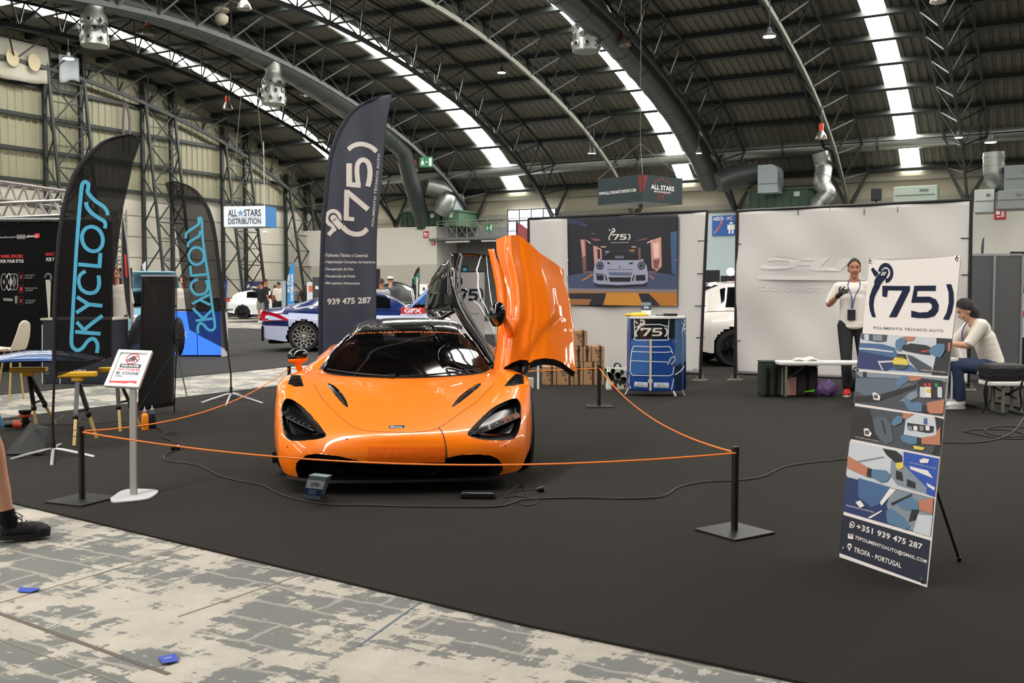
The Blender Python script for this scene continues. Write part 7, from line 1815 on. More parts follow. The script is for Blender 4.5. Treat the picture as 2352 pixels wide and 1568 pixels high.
MB().ext([Q(x, y, 20) for x, y in ((2254, 585), (2254, 566), (2257, 550), (2261, 543), (2260, 560), (2259, 585))], (0, .01, 0)).build('cloth', navyf, o); MB().tube([V((Q(2254, 560, 20).x, 20, 0)), Q(2254, 584, 20)], .012, 6).build('pole', black_m, o)
# right-edge visitor
person('woman in white top with lanyard at the right edge behind the grey partition', V((Q(2362, 700, 20).x, 20, 0)), 1.66, R(60), None, top=mat('white cotton', (220, 216, 212), .85), bot=mat('dark trousers', (24, 26, 34), .8), shoe=(blackp, whs), hair=HAIRD, hairlong=.5, vox=.02, detail=False)
o = MB().use(mat('red counter', (190, 30, 40), .5)).box(V((Q(2420, 700, 17).x, 17, 1.0)), (1.6, .5, .08)).use(mat('pale counter', (176, 184, 194), .5)).box(V((Q(2420, 700, 17).x, 17, .78)), (1.6, .48, .36)).use(blackp).box(V((Q(2420, 700, 17).x, 17, .3)), (1.6, .47, .6)).build('reception_counter'); tag(o, 'red topped counter cut by the right edge', 'counter')
o = MB().box(V((Q(2420, 660, 20.5).x, 20.9, 1.2)), (1.4, .06, 2.0)).build('display_board', black_m); tag(o, 'black display panel at the right edge above the red counter', 'panel')
# ------------------------------------------------------------------ white hatchback between the walls
whitep = mat('white car paint', (222, 216, 208), .3, coat=1)
def juke(o, M, W_):
    b = MB().use(mat('red sticker', (214, 32, 30), .5)).face([(-.925, .58, .96), (-.93, 1.35, .84), (-.93, 1.35, .97), (-.92, .68, 1.06)]); 
    b.use(WHT); text3(b, 'DO.C', V((-.935, .72, .935)), V((-.94, 1.25, .875)), V((-.93, .76, 1.02)), bold=.03); W_(b).build('door_sticker', None, o, normals=False, merge=False)
    W_(MB().ellip((0, .35, 1.52), (.45, .22, .03), 12)).build('roof_spoiler', whitep, o, smooth=True)
    W_(MB().box((-.70, .06, .95), (.06, .1, .25))).build('tail_light', mat('tail light red', (150, 20, 24), .2, coat=1), o, bevel=.02)
wj = Q(1665, 780, 19.4)
gencar('white_hatchback', 'white hatchback with red door sticker seen through the gap between the banner walls', V((wj.x-1.0, 18.9, 0)), R(-90)+R(8), 4.1, 1.80,
       [(0, .35, .80, .82, .62, .5), (.12, .3, .98, 1.0, .80, .55), (.35, .25, 1.02, 1.42, .88, .60), (.7, .25, 1.03, 1.55, .90, .62), (1.6, .22, 1.0, 1.58, .90, .64), (2.3, .22, .98, 1.5, .90, .62), (3.0, .22, .96, 1.05, .90, .55), (3.7, .25, .85, .86, .86, .5), (4.1, .35, .6, .62, .62, .4)],
       (.12, 3.05), whitep, whitep, (.78, 3.3), .34, mat('dark rim', (24, 24, 26), .35, metal=.5), 6, True, juke, ([], lambda c: 0, lambda y, t: (.60 < y < 2.7)))
person('person in a yellow vest behind the white hatchback', V((Q(1643, 700, 24).x, 24, 0)), 1.60, R(180), None, top=mat('hi-vis yellow', (210, 226, 40), .6), bot=mat('dark trousers', (24, 26, 34), .8), shoe=(blackp, blackp), hair=HAIRD, vox=.02, detail=False)
o = thing('display_stand', 'black display panel with white lettering and red outline in the gap between the walls', 'panel', V((Q(1676, 640, 22).x, 22, 0)))
pz = Print(V((0, 22, 0)), V((0, -1, 0)), 3.92, 1580, 460); a = Q(1656, 633, 22); b = Q(1712, 672, 22)
MB().box(V(((a.x+b.x)/2, 22.03, a.z/2+.0)), (b.x-a.x, .04, a.z)).build('panel', black_m, o)
pz.text('ALL STARS', (345, 786), (560, 786), (345, 762), WHT, 1, bold=.03); pz.text('MOTORSPORT', (350, 798), (540, 798), (350, 792), WHT, 1); pz.stroke([(404, 752), (418, 735), (414, 720), (428, 700), (436, 690)], 7, redp, 1); pz.build('print', o)
MB().ellip(Q(1678, 624, 21.9), (.09, .06, .09), 14).build('spot_lamp', mat('lit spot lamp', (255, 246, 230), .4, emit=3), o, smooth=True); MB().bar(Q(1678, 628, 22), Q(1678, 634, 22), .03).build('lamp_bracket', steel, o)
o = MB().box(V((Q(1618, 680, 25).x, 25, .95)), (.75, .06, 1.9)).build('dark_screen', black_m); tag(o, 'narrow black panel standing left of the yellow vest', 'panel')
# ================================================================== left side: workshop bits behind the sign
yel = mat('yellow plastic', (208, 160, 20), .5)
# blue hood panel on work stands
hoodm = mat('metallic blue paint', (44, 84, 140), .25, coat=1, metal=.3)
hc_ = V((Q(105, 825, 9.6).x, 9.6, 0)); zh = Q(105, 838, 9.6).z
o = thing('car_hood', 'loose metallic blue car hood resting on yellow-topped work stands', 'car hood', V((hc_.x, hc_.y, zh)))
def hf(u, v):
    x = lerp(-.66, .48, u); d = .62*(1-abs(2*u-1)**3*.35); y = lerp(-.35, .45, v); edge = .11*(1-(2*v-1)**2*.7)*(sin(pi*min(1, max(0, u)))**.6)
    return V((hc_.x+x, hc_.y+y*d*1.4, zh+.01+edge+.03*u))
MB().grid(hf, 36, 16).build('panel', hoodm, o, smooth=True, solid=.018)
MB().box(V((hc_.x-.05, hc_.y+.05, zh+.045)), (.8, .4, .02)).build('inner_frame', mat('hood inner frame', (20, 30, 50), .5), o, bevel=.01)
def workstand(label, tops, feet, Yt, br=None):
    """tops: pixel of the yellow head; feet: floor pixels"""
    h = Q(tops[0], tops[1], Yt); h = V((h.x, h.y, min(h.z, zh-.02))); o = thing('work_stand', label, 'work stand', V((h.x, h.y, 0)), 0, 'yellow-topped work stands')
    MB().box(h-Z3*.03, (.34, .10, .05), .15).build('head', yel, o, bevel=.012)
    MB().box(h-Z3*.07, (.10, .07, .05), .15).build('clamp', yel, o, bevel=.01)
    ks = []
    for f in feet:
        g = G(*f); t = h-Z3*.08; k = lerp(t, g, .58); MB().bar(t, k, .038, .024).build('upper_leg', blackp, o)
        MB().bar(lerp(t, g, .5), g, .026, .016).build('lower_leg', mat('pale wood leg', (176, 150, 84), .6), o); MB().ellip(k, (.028, .028, .04), 10).build('leg_clamp', blackp, o, smooth=True); ks.append(lerp(t, g, .5))
    if len(ks) > 1: MB().bar(ks[0], ks[1], .02).build('spreader', blackp, o)
workstand('left yellow-topped work stand under the blue hood', (66, 842), ((86, 992), (128, 975)), 9.9)
workstand('middle work stand between the flag pole and the sign', (178, 852), ((170, 1024), (222, 1006)), 9.3)
workstand('right yellow-topped work stand directly behind the sign frame', (268, 842), ((276, 991), (322, 978)), 10.0)
# polisher and folded black part on the floor
c = G(45, 985); o = thing('polisher', 'orange and black polishing machine on the carpet at the left edge', 'polisher', c)
MB().tube([c+V((-.16, 0, .045)), c+V((-.06, 0, .05)), c+V((.05, .0, .05))], [.03, .036, .04], 12).build('body', blackp, o, smooth=True); MB().tube([c+V((-.05, 0, .05)), c+V((.04, 0, .05))], .041, 12).build('grip_band', mat('orange red plastic', (200, 70, 40), .5), o, smooth=True)
MB().lathe(c+V((.05, .02, .04)), [(.05, 0), (.055, .05), (.03, .07), (.045, .10), (.06, .13), (.06, .15), (.001, .151)], 18).build('head', blackp, o, smooth=True)
MB().lathe(c+V((.05, .02, .115)), [(.048, 0), (.062, .02), (.062, .03)], 18).build('orange_pad', mat('orange foam', (186, 88, 34), .8), o, smooth=True)
a = [G(12, 1046), G(100, 1044), G(112, 1012), G(72, 1000)]
o = MB().add([a[0]+Z3*.01, a[1]+Z3*.01, G(104, 1030)+Z3*.05, G(113, 1014)+Z3*.13, G(70, 1020)+Z3*.20, G(80, 1032)+Z3*.17, G(40, 1040)+Z3*.05, G(95, 1046)+Z3*.012], [(0, 6, 4), (6, 5, 4), (0, 7, 6), (6, 7, 5), (5, 2, 3, 4), (5, 7, 2), (7, 1, 2)]).build('black_air_scoop', mat('gloss black plastic', (5, 5, 6), .5, spec=.25), solid=.006, smooth=False)
tag(o, 'glossy black folded scoop lying on the carpet left of the flag pole', 'car part')
def bottle(px, py, m, label):
    c = G(px, py); o = thing('bottle', label, 'bottle', c, 0, 'squeeze bottles by the black banner')
    MB().lathe(c, [(.033, 0), (.035, .006), (.035, .135), (.031, .155), (.016, .170), (.016, .185)], 20).build('bottle_body', m, o, smooth=True)
    MB().lathe(c, [(.019, .178), (.019, .195), (.008, .205), (.004, .235), (.001, .236)], 14).build('nozzle_cap', mat('grey nozzle', (150, 150, 150), .4), o, smooth=True)
    MB().box(c+V((0, -.0345, .05)), (.03, .003, .02)).build('label_print', dark, o)
bottle(333, 987, mat('amber bottle', (232, 140, 20), .4), 'orange squeeze bottle on the floor beside the black banner'); bottle(350, 983, mat('navy bottle', (22, 28, 46), .35), 'dark navy squeeze bottle right of the orange one')
# black X-banner from behind
pn = Q(357, 950, 11.0); A_ = G(317, 953); B_ = G(399, 941)
tlp = V((Q(324, 634, A_.y-.28).x, A_.y-.25, Q(324, 634, A_.y-.25).z)); trp = V((Q(404, 634, B_.y-.25).x, B_.y-.25, Q(404, 634, B_.y-.25).z))
o = thing('banner_stand', 'plain black back of an x-banner stand left of the glowing blue counter', 'banner stand', (A_+B_)/2)
nn = (B_-A_).cross(tlp-A_).normalized(); nn = nn if nn.y < 0 else -nn
MB().grid(lambda u, v: lerp(lerp(A_+Z3*.05, B_+Z3*.05, u), lerp(tlp, trp, u), v)+nn*.012*sin(pi*u)*cos(3*v), 10, 24).build('cloth', mat('black banner back', (12, 12, 13), .7), o, smooth=True, solid=.004)
MB().bar(tlp+Z3*.005, trp+Z3*.005, .02).build('top_rail', mat('pale rail', (150, 160, 170), .4), o)
hub = lerp((A_+B_)/2, (tlp+trp)/2, .5)+nn*.12+V((.12, 0, 0))
for c in (tlp, trp-Z3*.02, A_+Z3*.06, B_+Z3*.06): MB().tube([c+nn*.01, hub], .006, 6).build('arm', black_m, o)
for g in (G(440, 962), G(400, 948)): MB().tube([hub, g], .007, 6).build('rear_leg', black_m, o)
MB().box(hub, (.04, .04, .08)).build('hub', blackp, o)
MB().ellip(hub+V((.02, .02, .12)), (.07, .05, .22), 14).build('wrapped_bag', mat('black nylon', (12, 12, 13), .6, bump=(30, .5)), o, smooth=True)
# glowing blue counter
Yk = 21.0; a = Q(400, 712, Yk); b = Q(517, 712, Yk); zt = a.z
o = thing('light_counter', 'glowing blue illuminated counter behind the smaller feather flag', 'counter', V(((a.x+b.x)/2, Yk, 0)))
glow = mat('blue light panel', (50, 104, 226), .4, emit=.9, ecol=(60, 120, 255))
for u0, u1 in ((0, .44), (.45, .93)): MB().box(V((lerp(a.x, b.x, (u0+u1)/2), Yk, zt/2)), ((b.x-a.x)*(u1-u0)-.01, .02, zt-.06)).build('light_panel', glow, o)
MB().box(V(((a.x+b.x)/2-.05, Yk+.28, zt/2)), ((b.x-a.x)*.9, .5, zt-.08)).build('carcass', mat('navy carcass', (24, 40, 90), .6), o); MB().box(V(((a.x+b.x)/2, Yk+.25, zt)), ((b.x-a.x)+.04, .56, .03)).build('top', black_m, o)
MB().box(V((b.x-.05, Yk+.1, zt/2)), (.06, .3, zt)).build('end_post', white_m, o)
tx = MB().use(WHT); p_ = Q(415, 768, Yk-.02); text3(tx, 'XX', p_+V((-.06, 0, -.06)), p_+V((.14, 0, -.06)), p_+V((-.06, 0, .06)), bold=.03); tx.build('logo_print', None, o, normals=False)
person('man in a white shirt behind the glowing blue counter', V((Q(422, 700, 23).x, 23, 0)), 1.72, R(185), None, top=mat('white cotton', (220, 216, 212), .85), bot=mat('dark trousers', (24, 26, 34), .8), shoe=(blackp, blackp), hair=mat('reddish brown hair', (96, 56, 38), .8), vox=.018, detail=False)
# black exhibition wall at the left with lettering
Ya = 17.0; a = Q(-260, 505, Ya); b = Q(128, 505, Ya-.0); zt = Q(60, 508, Ya).z
o = thing('display_wall', 'black display wall with wheel spacer advertising at the left edge', 'display wall', V(((a.x+b.x)/2, Ya, 0)))
MB().box(V(((a.x+b.x+.9)/2, Ya+.06, zt/2)), (b.x-a.x+.9, .1, zt)).build('panel', mat('black fabric wall', (6, 6, 7), .85, spec=.15), o)
MB().tube([V((a.x, Ya, zt+.03)), V((b.x+.9, Ya, zt+.03))], .03, 10).build('top_tube', mat('grey tube', (120, 124, 124), .4, metal=.4), o, smooth=True)
pw = Print(V((0, Ya, 0)), V((0, -1, 0)), 3.92, 0, 480); redw = mat('bright red print', (206, 30, 34), .5); wpr = mat('soft white print', (206, 204, 200), .5); gpr = mat('grey print', (120, 118, 116), .5)
pw.text('WHEEL SPACERS', (4, 442), (206, 438), (4, 412), redw, 1, bold=.03); pw.text('FOR YOUR STYLE', (4, 486), (213, 482), (4, 456), wpr, 1, bold=.03); pw.text('RACI', (414, 422), (484, 418), (414, 392), redw, 1, bold=.03); pw.text("FOR Y", (416, 472), (490, 468), (416, 438), wpr, 1, bold=.03)
pw.text('/athenaMotorsport', (-20, 268), (145, 262), (-20, 248), wpr, 1); 
for x in (163, 190, 217): pw.stroke([(x+11*cos(k*pi/8), 250+20*sin(k*pi/8)) for k in range(16)], 3, wpr, 1, True); pw.poly([(x-3, 240), (x+3, 240), (x+3, 260), (x-3, 260)], wpr, 1)
pw.text('athena.', (238, 258), (312, 252), (238, 232), wpr, 2, bold=.02); pw.poly([(310, 222), (340, 216), (360, 225), (358, 255), (335, 262), (310, 260)], redw, 1); pw.text('eu', (316, 256), (340, 254), (316, 236), wpr, 2, bold=.02)
for t, x, y, w in (('WIDE VEHICLE', 220, 605, 92), ('COVERAGE', 220, 627, 72), ('PREMIUM-GRADE', 224, 720, 112), ('ALUMINIUM', 224, 741, 72), ('OUTSTANDING', 228, 832, 94), ('DURABILITY', 228, 852, 80)): pw.text(t, (x, y), (x+w, y-3), (x, y-14), gpr, 1, bold=.02)
for cx, rx in ((35, 26), (80, 20), (112, 22), (140, 20)):
    pw.stroke([(cx+rx*cos(k*pi/12), 655+75*sin(k*pi/12)) for k in range(24)], 8, gpr if cx != 80 else wpr, 1, True); pw.disc(cx, 655, rx*.35, 22, gpr, 1, 12)
dr_ = mat('dark red print', (80, 12, 16), .5)
for y0 in (570, 680, 785): pw.stroke([(168, y0), (208, y0), (208, y0+78), (168, y0+78)], 3, dr_, 1, True); pw.poly([(180, y0+22), (198, y0+22), (198, y0+60), (180, y0+60)], redw if y0 == 680 else dr_, 1)
pw.poly([(30, 800), (115, 805), (115, 830), (30, 825)], gpr, 1); pw.poly([(132, 785), (158, 780), (155, 850), (136, 850)], gpr, 1); pw.build('print', o)
for x in (52, 172, 295, 418): MB().ellip(pw.at(x, 128 if x < 200 else 110, .01), .012, 8).build('eyelet', chrome, o)
# navy ATHENA counter
Yn = 14.8; a = Q(97, 735, Yn); b = Q(258, 735, Yn)
o = thing('dark_counter', 'dark navy counter lettered in white behind the left feather flag', 'counter', V(((a.x+b.x)/2, Yn, 0)))
MB().box(V(((a.x+b.x)/2, Yn+.3, a.z/2)), (b.x-a.x, .6, a.z)).build('carcass', mat('navy counter', (14, 20, 34), .5), o, bevel=.01); MB().box(V(((a.x+b.x)/2, Yn+.3, a.z+.015)), (b.x-a.x+.04, .64, .03)).build('top', mat('dull white top', (170, 168, 150), .5), o)
pc_ = Print(V((0, Yn-.004, 0)), V((0, -1, 0))); pc_.text('ATHENA', (160, 858), (199, 857), (160, 849), wpr, 1, bold=.03); pc_.poly([(137, 868), (139, 868), (139, 882), (137, 882)], wpr, 1); pc_.poly([(96, 745), (98, 745), (98, 880), (96, 880)], wpr, 1)
for y in (846, 857): pc_.poly([(104, y), (113, y), (113, y+2), (104, y+2)], gpr, 1)
pc_.build('print', o)
o = thing('display_cone', 'tall narrow white display cone carrying a grey ring on the dark counter', 'display', V((Q(112, 735, Yn+.2).x, Yn+.25, a.z+.03)))
cx = Q(113, 735, Yn+.25).x; MB().lathe(V((cx, Yn+.25, a.z+.03)), [(.012, 0), (.04, .55), (.04, .57), (.001, .571)], 4).build('cone', mat('dull white', (186, 180, 170), .6), o)
MB().tube([V((cx+.045*cos(k*pi/10+2.2), Yn+.25, a.z+.63+.06*sin(k*pi/10+2.2))) for k in range(-14, 4)], .014, 8).build('ring', mat('grey rubber seal', (88, 92, 92), .4), o, smooth=True)
# white shell chair
Yc = 12.5; c = V((Q(30, 805, Yc).x, Yc, 0)); zs = Q(30, 803, Yc).z
o = thing('shell_chair', 'white moulded shell chair at the left edge', 'chair', c)
def chf(u, v):
    y = lerp(-.2, .2, u); curve = (2*u-1)**2
    if v < .5: t = v*2; return c+V((-.30+.36*t, y, zs+.03*curve-.015*sin(pi*t)))
    t = (v-.5)*2; return c+V((.06+.05*sin(t*pi/2)+.045*t, y*(1-.35*t*t), zs+.37*t**1.1*(1-.12*curve)+.0))
MB().grid(chf, 14, 30).build('shell', mat('ivory plastic', (204, 192, 172), .4), o, smooth=True, solid=.012)
for x, y in ((-.25, -.15), (-.25, .15), (.04, -.15), (.04, .15)): MB().tube([c+V((x*.6, y*.6, zs-.01)), c+V((x*1.2-.02, y*1.2, 0))], .012, 8).build('leg', mat('pale wood leg', (176, 150, 84), .6), o)
# aluminium trusses
alu = mat('aluminium truss', (176, 170, 164), .35, metal=.6)
def boxtruss(name, label, p, q, w, r=.025, n=8, cat='truss'):
    o = thing(name, label, cat, p); d = (q-p).normalized(); mb = MB(); a, b = mb.frame(d); L = (q-p).length
    cs = [a*w/2+b*w/2, -a*w/2+b*w/2, -a*w/2-b*w/2, a*w/2-b*w/2]
    for c in cs: MB().tube([p+c, q+c], r, 8).build('chord', alu, o, smooth=True)
    z = MB()
    for i in range(n):
        for k in range(4):
            c0, c1 = cs[k], cs[(k+1) % 4]; z.tube([p+d*L*i/n+c0, p+d*L*(i+.5)/n+c1], r*.55, 6, caps=False); z.tube([p+d*L*(i+.5)/n+c1, p+d*L*(i+1)/n+c0], r*.55, 6, caps=False)
    z.build('lacing', alu, o, smooth=True); return o
boxtruss('stage_truss', 'silver box truss above the black display wall, front one', Q(-160, 418, 17.8), Q(148, 460, 19.5), .32, .028, 10); boxtruss('stage_truss', 'lower silver truss right on top of the black display wall', Q(-160, 492, 18.2), Q(150, 478, 18.2), .26, .025, 9)
boxtruss('stage_truss_tower', 'upright silver truss tower beside the left feather flag', V((Q(274, 700, 18).x, 18, 0)), Q(274, 480, 18), .18, .022, 12)
MB_ = MB(); p_ = Q(289, 645, 19)
MB_.box(V((p_.x, 19, p_.z)), (.24, .04, .5)).bar(V((p_.x, 19.03, 0)), V((p_.x, 19.03, p_.z)), .03); o = MB_.build('red_poster', mat('dark red poster', (74, 22, 28), .5)); tag(o, 'small dark red and black poster behind the silver truss tower', 'poster')
o = thing('feather_flag', 'narrow black flag with a red bar beside the silver truss tower', 'flag', V((Q(303, 800, 16).x, 16, 0)))
pf = Print(V((0, 16, 0)), V((0, -1, 0))); pf.poly([(281, 500), (285, 500), (292, 560), (299, 640), (302, 735), (296, 730), (288, 690), (283, 640), (280, 560)], sleeve, 0); pf.poly([(285, 582), (290, 585), (293, 636), (289, 636)], redw, 1); pf.build('cloth', o)
MB().tube([V((Q(304, 800, 16).x, 16, 0)), Q(302, 735, 16), Q(299, 640, 16), Q(292, 560, 16), Q(283, 498, 16)], .012, 8).build('pole', sil, o, smooth=True)
o = thing('feather_flag', 'small white feather flag with an X, above the black banner stand', 'flag', V((Q(334, 700, 30).x, 30, 0)))
pf = Print(V((0, 30, 0)), V((0, -1, 0))); pf.poly([(323, 650), (323, 625), (327, 608), (333, 600), (335, 600), (335, 650)], mat('flag white', (212, 214, 220), .6), 0); pf.text('X', (326, 628), (332, 628), (326, 617), dkblue, 1, bold=.04); pf.build('cloth', o); MB().tube([V((Q(323, 700, 30).x, 30, 0)), Q(323, 630, 30), Q(326, 610, 30)], .02, 6).build('pole', black_m, o)
# people at the left behind the flag
person('person in a white shirt behind the silver truss tower', V((Q(266, 700, 17.3).x, 17.3, 0)), 1.78, R(200), None, skin=SKIN2, top=mat('white cotton', (220, 216, 212), .85), bot=mat('dark trousers', (24, 26, 34), .8), shoe=(blackp, blackp), hair=mat('reddish brown hair', (96, 56, 38), .8), vox=.018, detail=False)
person('seated person in dark clothes behind the sign, partly hidden by the black banner', V((Q(300, 700, 15.6).x, 15.6, 0)), 1.75, R(-70), sitJ, top=mat('dark trousers', (24, 26, 34), .8), bot=denim, shoe=(blackp, blackp), hair=HAIRD, vox=.018, detail=False)
o = thing('stool', 'dark stool under the seated person behind the sign', 'stool', V((Q(300, 700, 15.6).x, 15.6, 0)))
MB().lathe(o.location, [(.18, .36), (.18, .40), (.001, .401)], 20).build('seat', black_m, o)
for k in range(4): a_ = k*pi/2+.5; MB().tube([V(o.location)+V((.1*cos(a_), .1*sin(a_), .36)), V(o.location)+V((.2*cos(a_), .2*sin(a_), 0))], .012, 6).build('leg', black_m, o)
# pale blue car with raised tailgate, behind the black banner
lb = mat('pale blue car paint', (130, 180, 200), .3, coat=1)
def tailgate(o, M, W_):
    W_(MB().grid(lambda u, v: V((lerp(-.62, .62, u), lerp(.75, -.35, v), 1.45+.42*sin(v*pi*.55))), 14, 12)).build('tailgate', lb, o, smooth=True, solid=.04)
    W_(MB().box((0, .35, .8), (1.1, .05, .5))).build('boot_opening', dark, o)
gencar('pale_blue_hatchback', 'pale blue hatchback with raised tailgate half hidden by the black banner', V((Q(348, 700, 26).x, 26, 0)), R(12), 4.0, 1.76,
       [(0, .35, .75, .78, .66, .5), (.12, .3, .92, .95, .80, .55), (.4, .25, 1.0, 1.35, .86, .58), (.8, .22, 1.0, 1.46, .88, .60), (1.8, .22, .98, 1.46, .88, .60), (2.6, .22, .95, 1.25, .88, .58), (3.2, .25, .90, .92, .86, .5), (4.0, .35, .6, .62, .66, .4)],
       (.2, 3.1), lb, lb, (.75, 3.2), .32, sil, 10, False, tailgate, ([mat('lime stripe', (196, 220, 40), .4)], lambda c: 1 if (.70 < c.z < .80 and abs(c.x) > .7) else 0))
# near visitor's leg at the left edge
lg_ = G(20, 1238); 
bj = dict(anR=(.115, -.01, .09), knR=(.12, .03, .50))
sk_ = mat('pale leg skin', (206, 150, 122), .55)
def socks(o, M, j, hp, W_):
    for s_ in ('L', 'R'):
        q = MB(); a = j['an'+s_]; k = j['kn'+s_]; d = (k-a).normalized(); q.tube([a-d*.02, a+d*.03, a+d*.075], [.046, .045, .043], 14); W_(q).build('sock', dark, o, smooth=True)
        q = MB(); f = j['ft'+s_]; d2 = (f-a); d2.z = 0; d2.normalize(); sd = d2.cross(Z3)
        zb = a.z-.09
        for i in range(5):
            c = a+d2*(.045+.022*i); c.z = zb+.112-.010*i
            q.tube([c-sd*.032-Z3*.012, c+Z3*.006, c+sd*.032-Z3*.012], .0035, 5)
        for sg in (-1, 1): q.tube(cr([a+d2*.05+V((0, 0, zb+.115-a.z)), a+d2*.03+sd*sg*.04+V((0, 0, zb+.14-a.z)), a+d2*.07+sd*sg*.055+V((0, 0, zb+.11-a.z)), a+d2*.05+V((0, 0, zb+.115-a.z))], 5), .003, 5)
        W_(q).build('laces', mat('dark grey laces', (40, 40, 44), .8), o, smooth=True)
pp_ = person('visitor in blue shorts and black running shoes stepping in at the left edge', V((lg_.x-.20, lg_.y-.15, 0)), 1.80, R(-72), dict(anR=(.10, -.42, .13), knR=(.10, -.06, .52), ftR=(.10, -.28, .045), anL=(-.075, .235, .09), knL=(-.09, .17, .50), hipL=(-.095, .0, .92), head=(0, .04, 1.66)), skin=sk_, top=mat('dark teal shirt', (24, 60, 74), .85), bot=mat('petrol blue shorts', (22, 94, 128), .8), legs=.40, shoe=(mat('black knit', (14, 14, 17), .7, bump=(80, .4)), mat('black sole', (18, 18, 20), .7)), hair=HAIRB, extra=socks, vox=.009, build=1.0)
# ------------------------------------------------------------------ white and navy coupe behind the flag
wp2 = mat('pearl white paint', (196, 204, 232), .28, coat=1); nv = mat('navy car paint', (14, 34, 92), .25, coat=1)
bmw0 = V((Q(622, 780, 23.8).x, 23.4, 0))
def bmwx(o, M, W_):
    rl = mat('tail lamp red', (196, 18, 40), .2, coat=1, emit=.15)
    W_(MB().ext([(.925, .10, .70), (.93, .55, .70), (.93, .62, .74), (.925, .40, .86), (.90, .06, .94), (.80, .0, .9), (.80, .0, .72)], (-.05, 0, 0))).build('tail_light', rl, o, smooth=False)
    W_(MB().box((.5, -.005, .82), (.6, .02, .12))).build('tail_light', rl, o, bevel=.01)
    W_(MB().box((.80, .02, .42), (.03, .05, .34))).build('bumper_vent', dark, o, bevel=.01)
    W_(MB().box((0, .3, .22), (1.3, .35, .08))).build('diffuser', dark, o, bevel=.02)
    W_(MB().grid(lambda u, v: V((lerp(-.72, .72, u), 3.45-1.05*v*0+lerp(0, -1.0, v)*-.15, 1.0+.8*v*0)), 2, 2)).build('engine_bay_cover', dark, o)
    def hood(u, v): return V((lerp(-.76, .76, u), 3.35+1.0*v*.72, 1.02+.68*v-.05*(2*u-1)**2))
    W_(MB().grid(hood, 14, 14)).build('raised_hood', mat('hood light blue', (70, 130, 215), .25, coat=1), o, smooth=True, solid=.03)
    q = MB(); q.use(mat('red sponsor print', (206, 30, 44), .5)).face([(.948, 3.15, .86), (.948, 3.7, .86), (.948, 3.7, 1.0), (.948, 3.15, 1.0)]); q.use(WHT); text3(q, 'GPX', V((.951, 3.22, .88)), V((.951, 3.62, .88)), V((.951, 3.22, .98)), bold=.04)
    W_(q).build('door_sticker', None, o, normals=False, merge=False)
    W_(MB().tube([V((.90, .75, .97)), V((.885, 1.3, 1.06)), V((.84, 1.9, 1.32)), V((.78, 2.3, 1.37))], .02, 6)).build('window_chrome', mat('white stripe paint', (220, 224, 235), .4), o, smooth=True)
gencar('racing_coupe', 'white and navy racing coupe with raised hood behind the tall slate flag', bmw0, R(-84), 4.6, 1.88,
       [(0, .42, .84, .86, .72, .5), (.10, .30, .98, 1.0, .86, .55), (.5, .24, 1.02, 1.05, .92, .60), (.9, .22, 1.0, 1.14, .95, .60), (1.5, .2, .97, 1.32, .94, .60), (2.2, .2, .95, 1.40, .93, .62), (2.8, .2, .94, 1.33, .93, .60), (3.4, .22, .94, 1.0, .94, .55), (4.1, .24, .84, .85, .93, .5), (4.6, .35, .6, .62, .7, .4)],
       (.55, 3.35), wp2, nv, (.95, 3.78), .345, mat('silver rim', (186, 182, 176), .3, metal=.5), 12, True, bmwx, ([nv], lambda c: 1 if (c.z > .84+.03*sin(c.y*2) or (c.y < .6 and .60 < c.z < .74 and abs(c.x) > .5)) else 0, lambda y, t: 1.3 < y < 2.9))
# white hatch further back
def gry(o, M, W_):
    W_(MB().box((.80, .10, .93), (.14, .25, .10))).build('tail_light', mat('tail lamp red', (196, 18, 40), .2, coat=1, emit=.15), o, bevel=.02)
gencar('white_hot_hatch', 'small white hatchback far back between the wall and the visitors', V((Q(524, 700, 50).x, 50, 0)), R(-82), 4.0, 1.80,
       [(0, .4, .85, .87, .66, .5), (.12, .32, 1.0, 1.02, .82, .55), (.5, .25, 1.02, 1.32, .90, .58), (1.2, .22, 1.0, 1.45, .91, .60), (2.0, .22, .96, 1.42, .88, .60), (2.8, .22, .94, 1.1, .88, .56), (3.4, .25, .86, .88, .86, .5), (4.0, .38, .6, .62, .66, .4)],
       (.3, 3.0), mat('bright white paint', (226, 230, 230), .3, coat=1), mat('bright white paint', (226, 230, 230), .3, coat=1), (.80, 3.3), .33, mat('dark rim', (24, 24, 26), .35, metal=.5), 10, False, gry, ([], lambda c: 0, lambda y, t: 1.0 < y < 2.6))
# dark open hood far behind
o = thing('dark_car', 'dark car with its hood raised far back right of the tall flag', 'car', V((Q(897, 700, 34).x, 34, 0)))
MB().grid(lambda u, v: V((Q(897, 700, 34).x+lerp(-.85, .85, u)*(1-.15*v), 34+.5*v, .95+.75*v-.25*(2*u-1)**2*v)), 16, 12).build('raised_hood', mat('dark car paint', (22, 22, 24), .3, coat=1), o, smooth=True, solid=.04)
MB().box(V((Q(897, 700, 34).x, 34.6, .55)), (1.8, 1.4, .75)).build('body', mat('dark car paint', (22, 22, 24), .3, coat=1), o, bevel=.12)
for s_ in (-1, 1): carwheel(o, V((Q(897, 700, 34).x+s_*.85, 34.3, .32)), V((s_, 0, 0)), .32, sil)
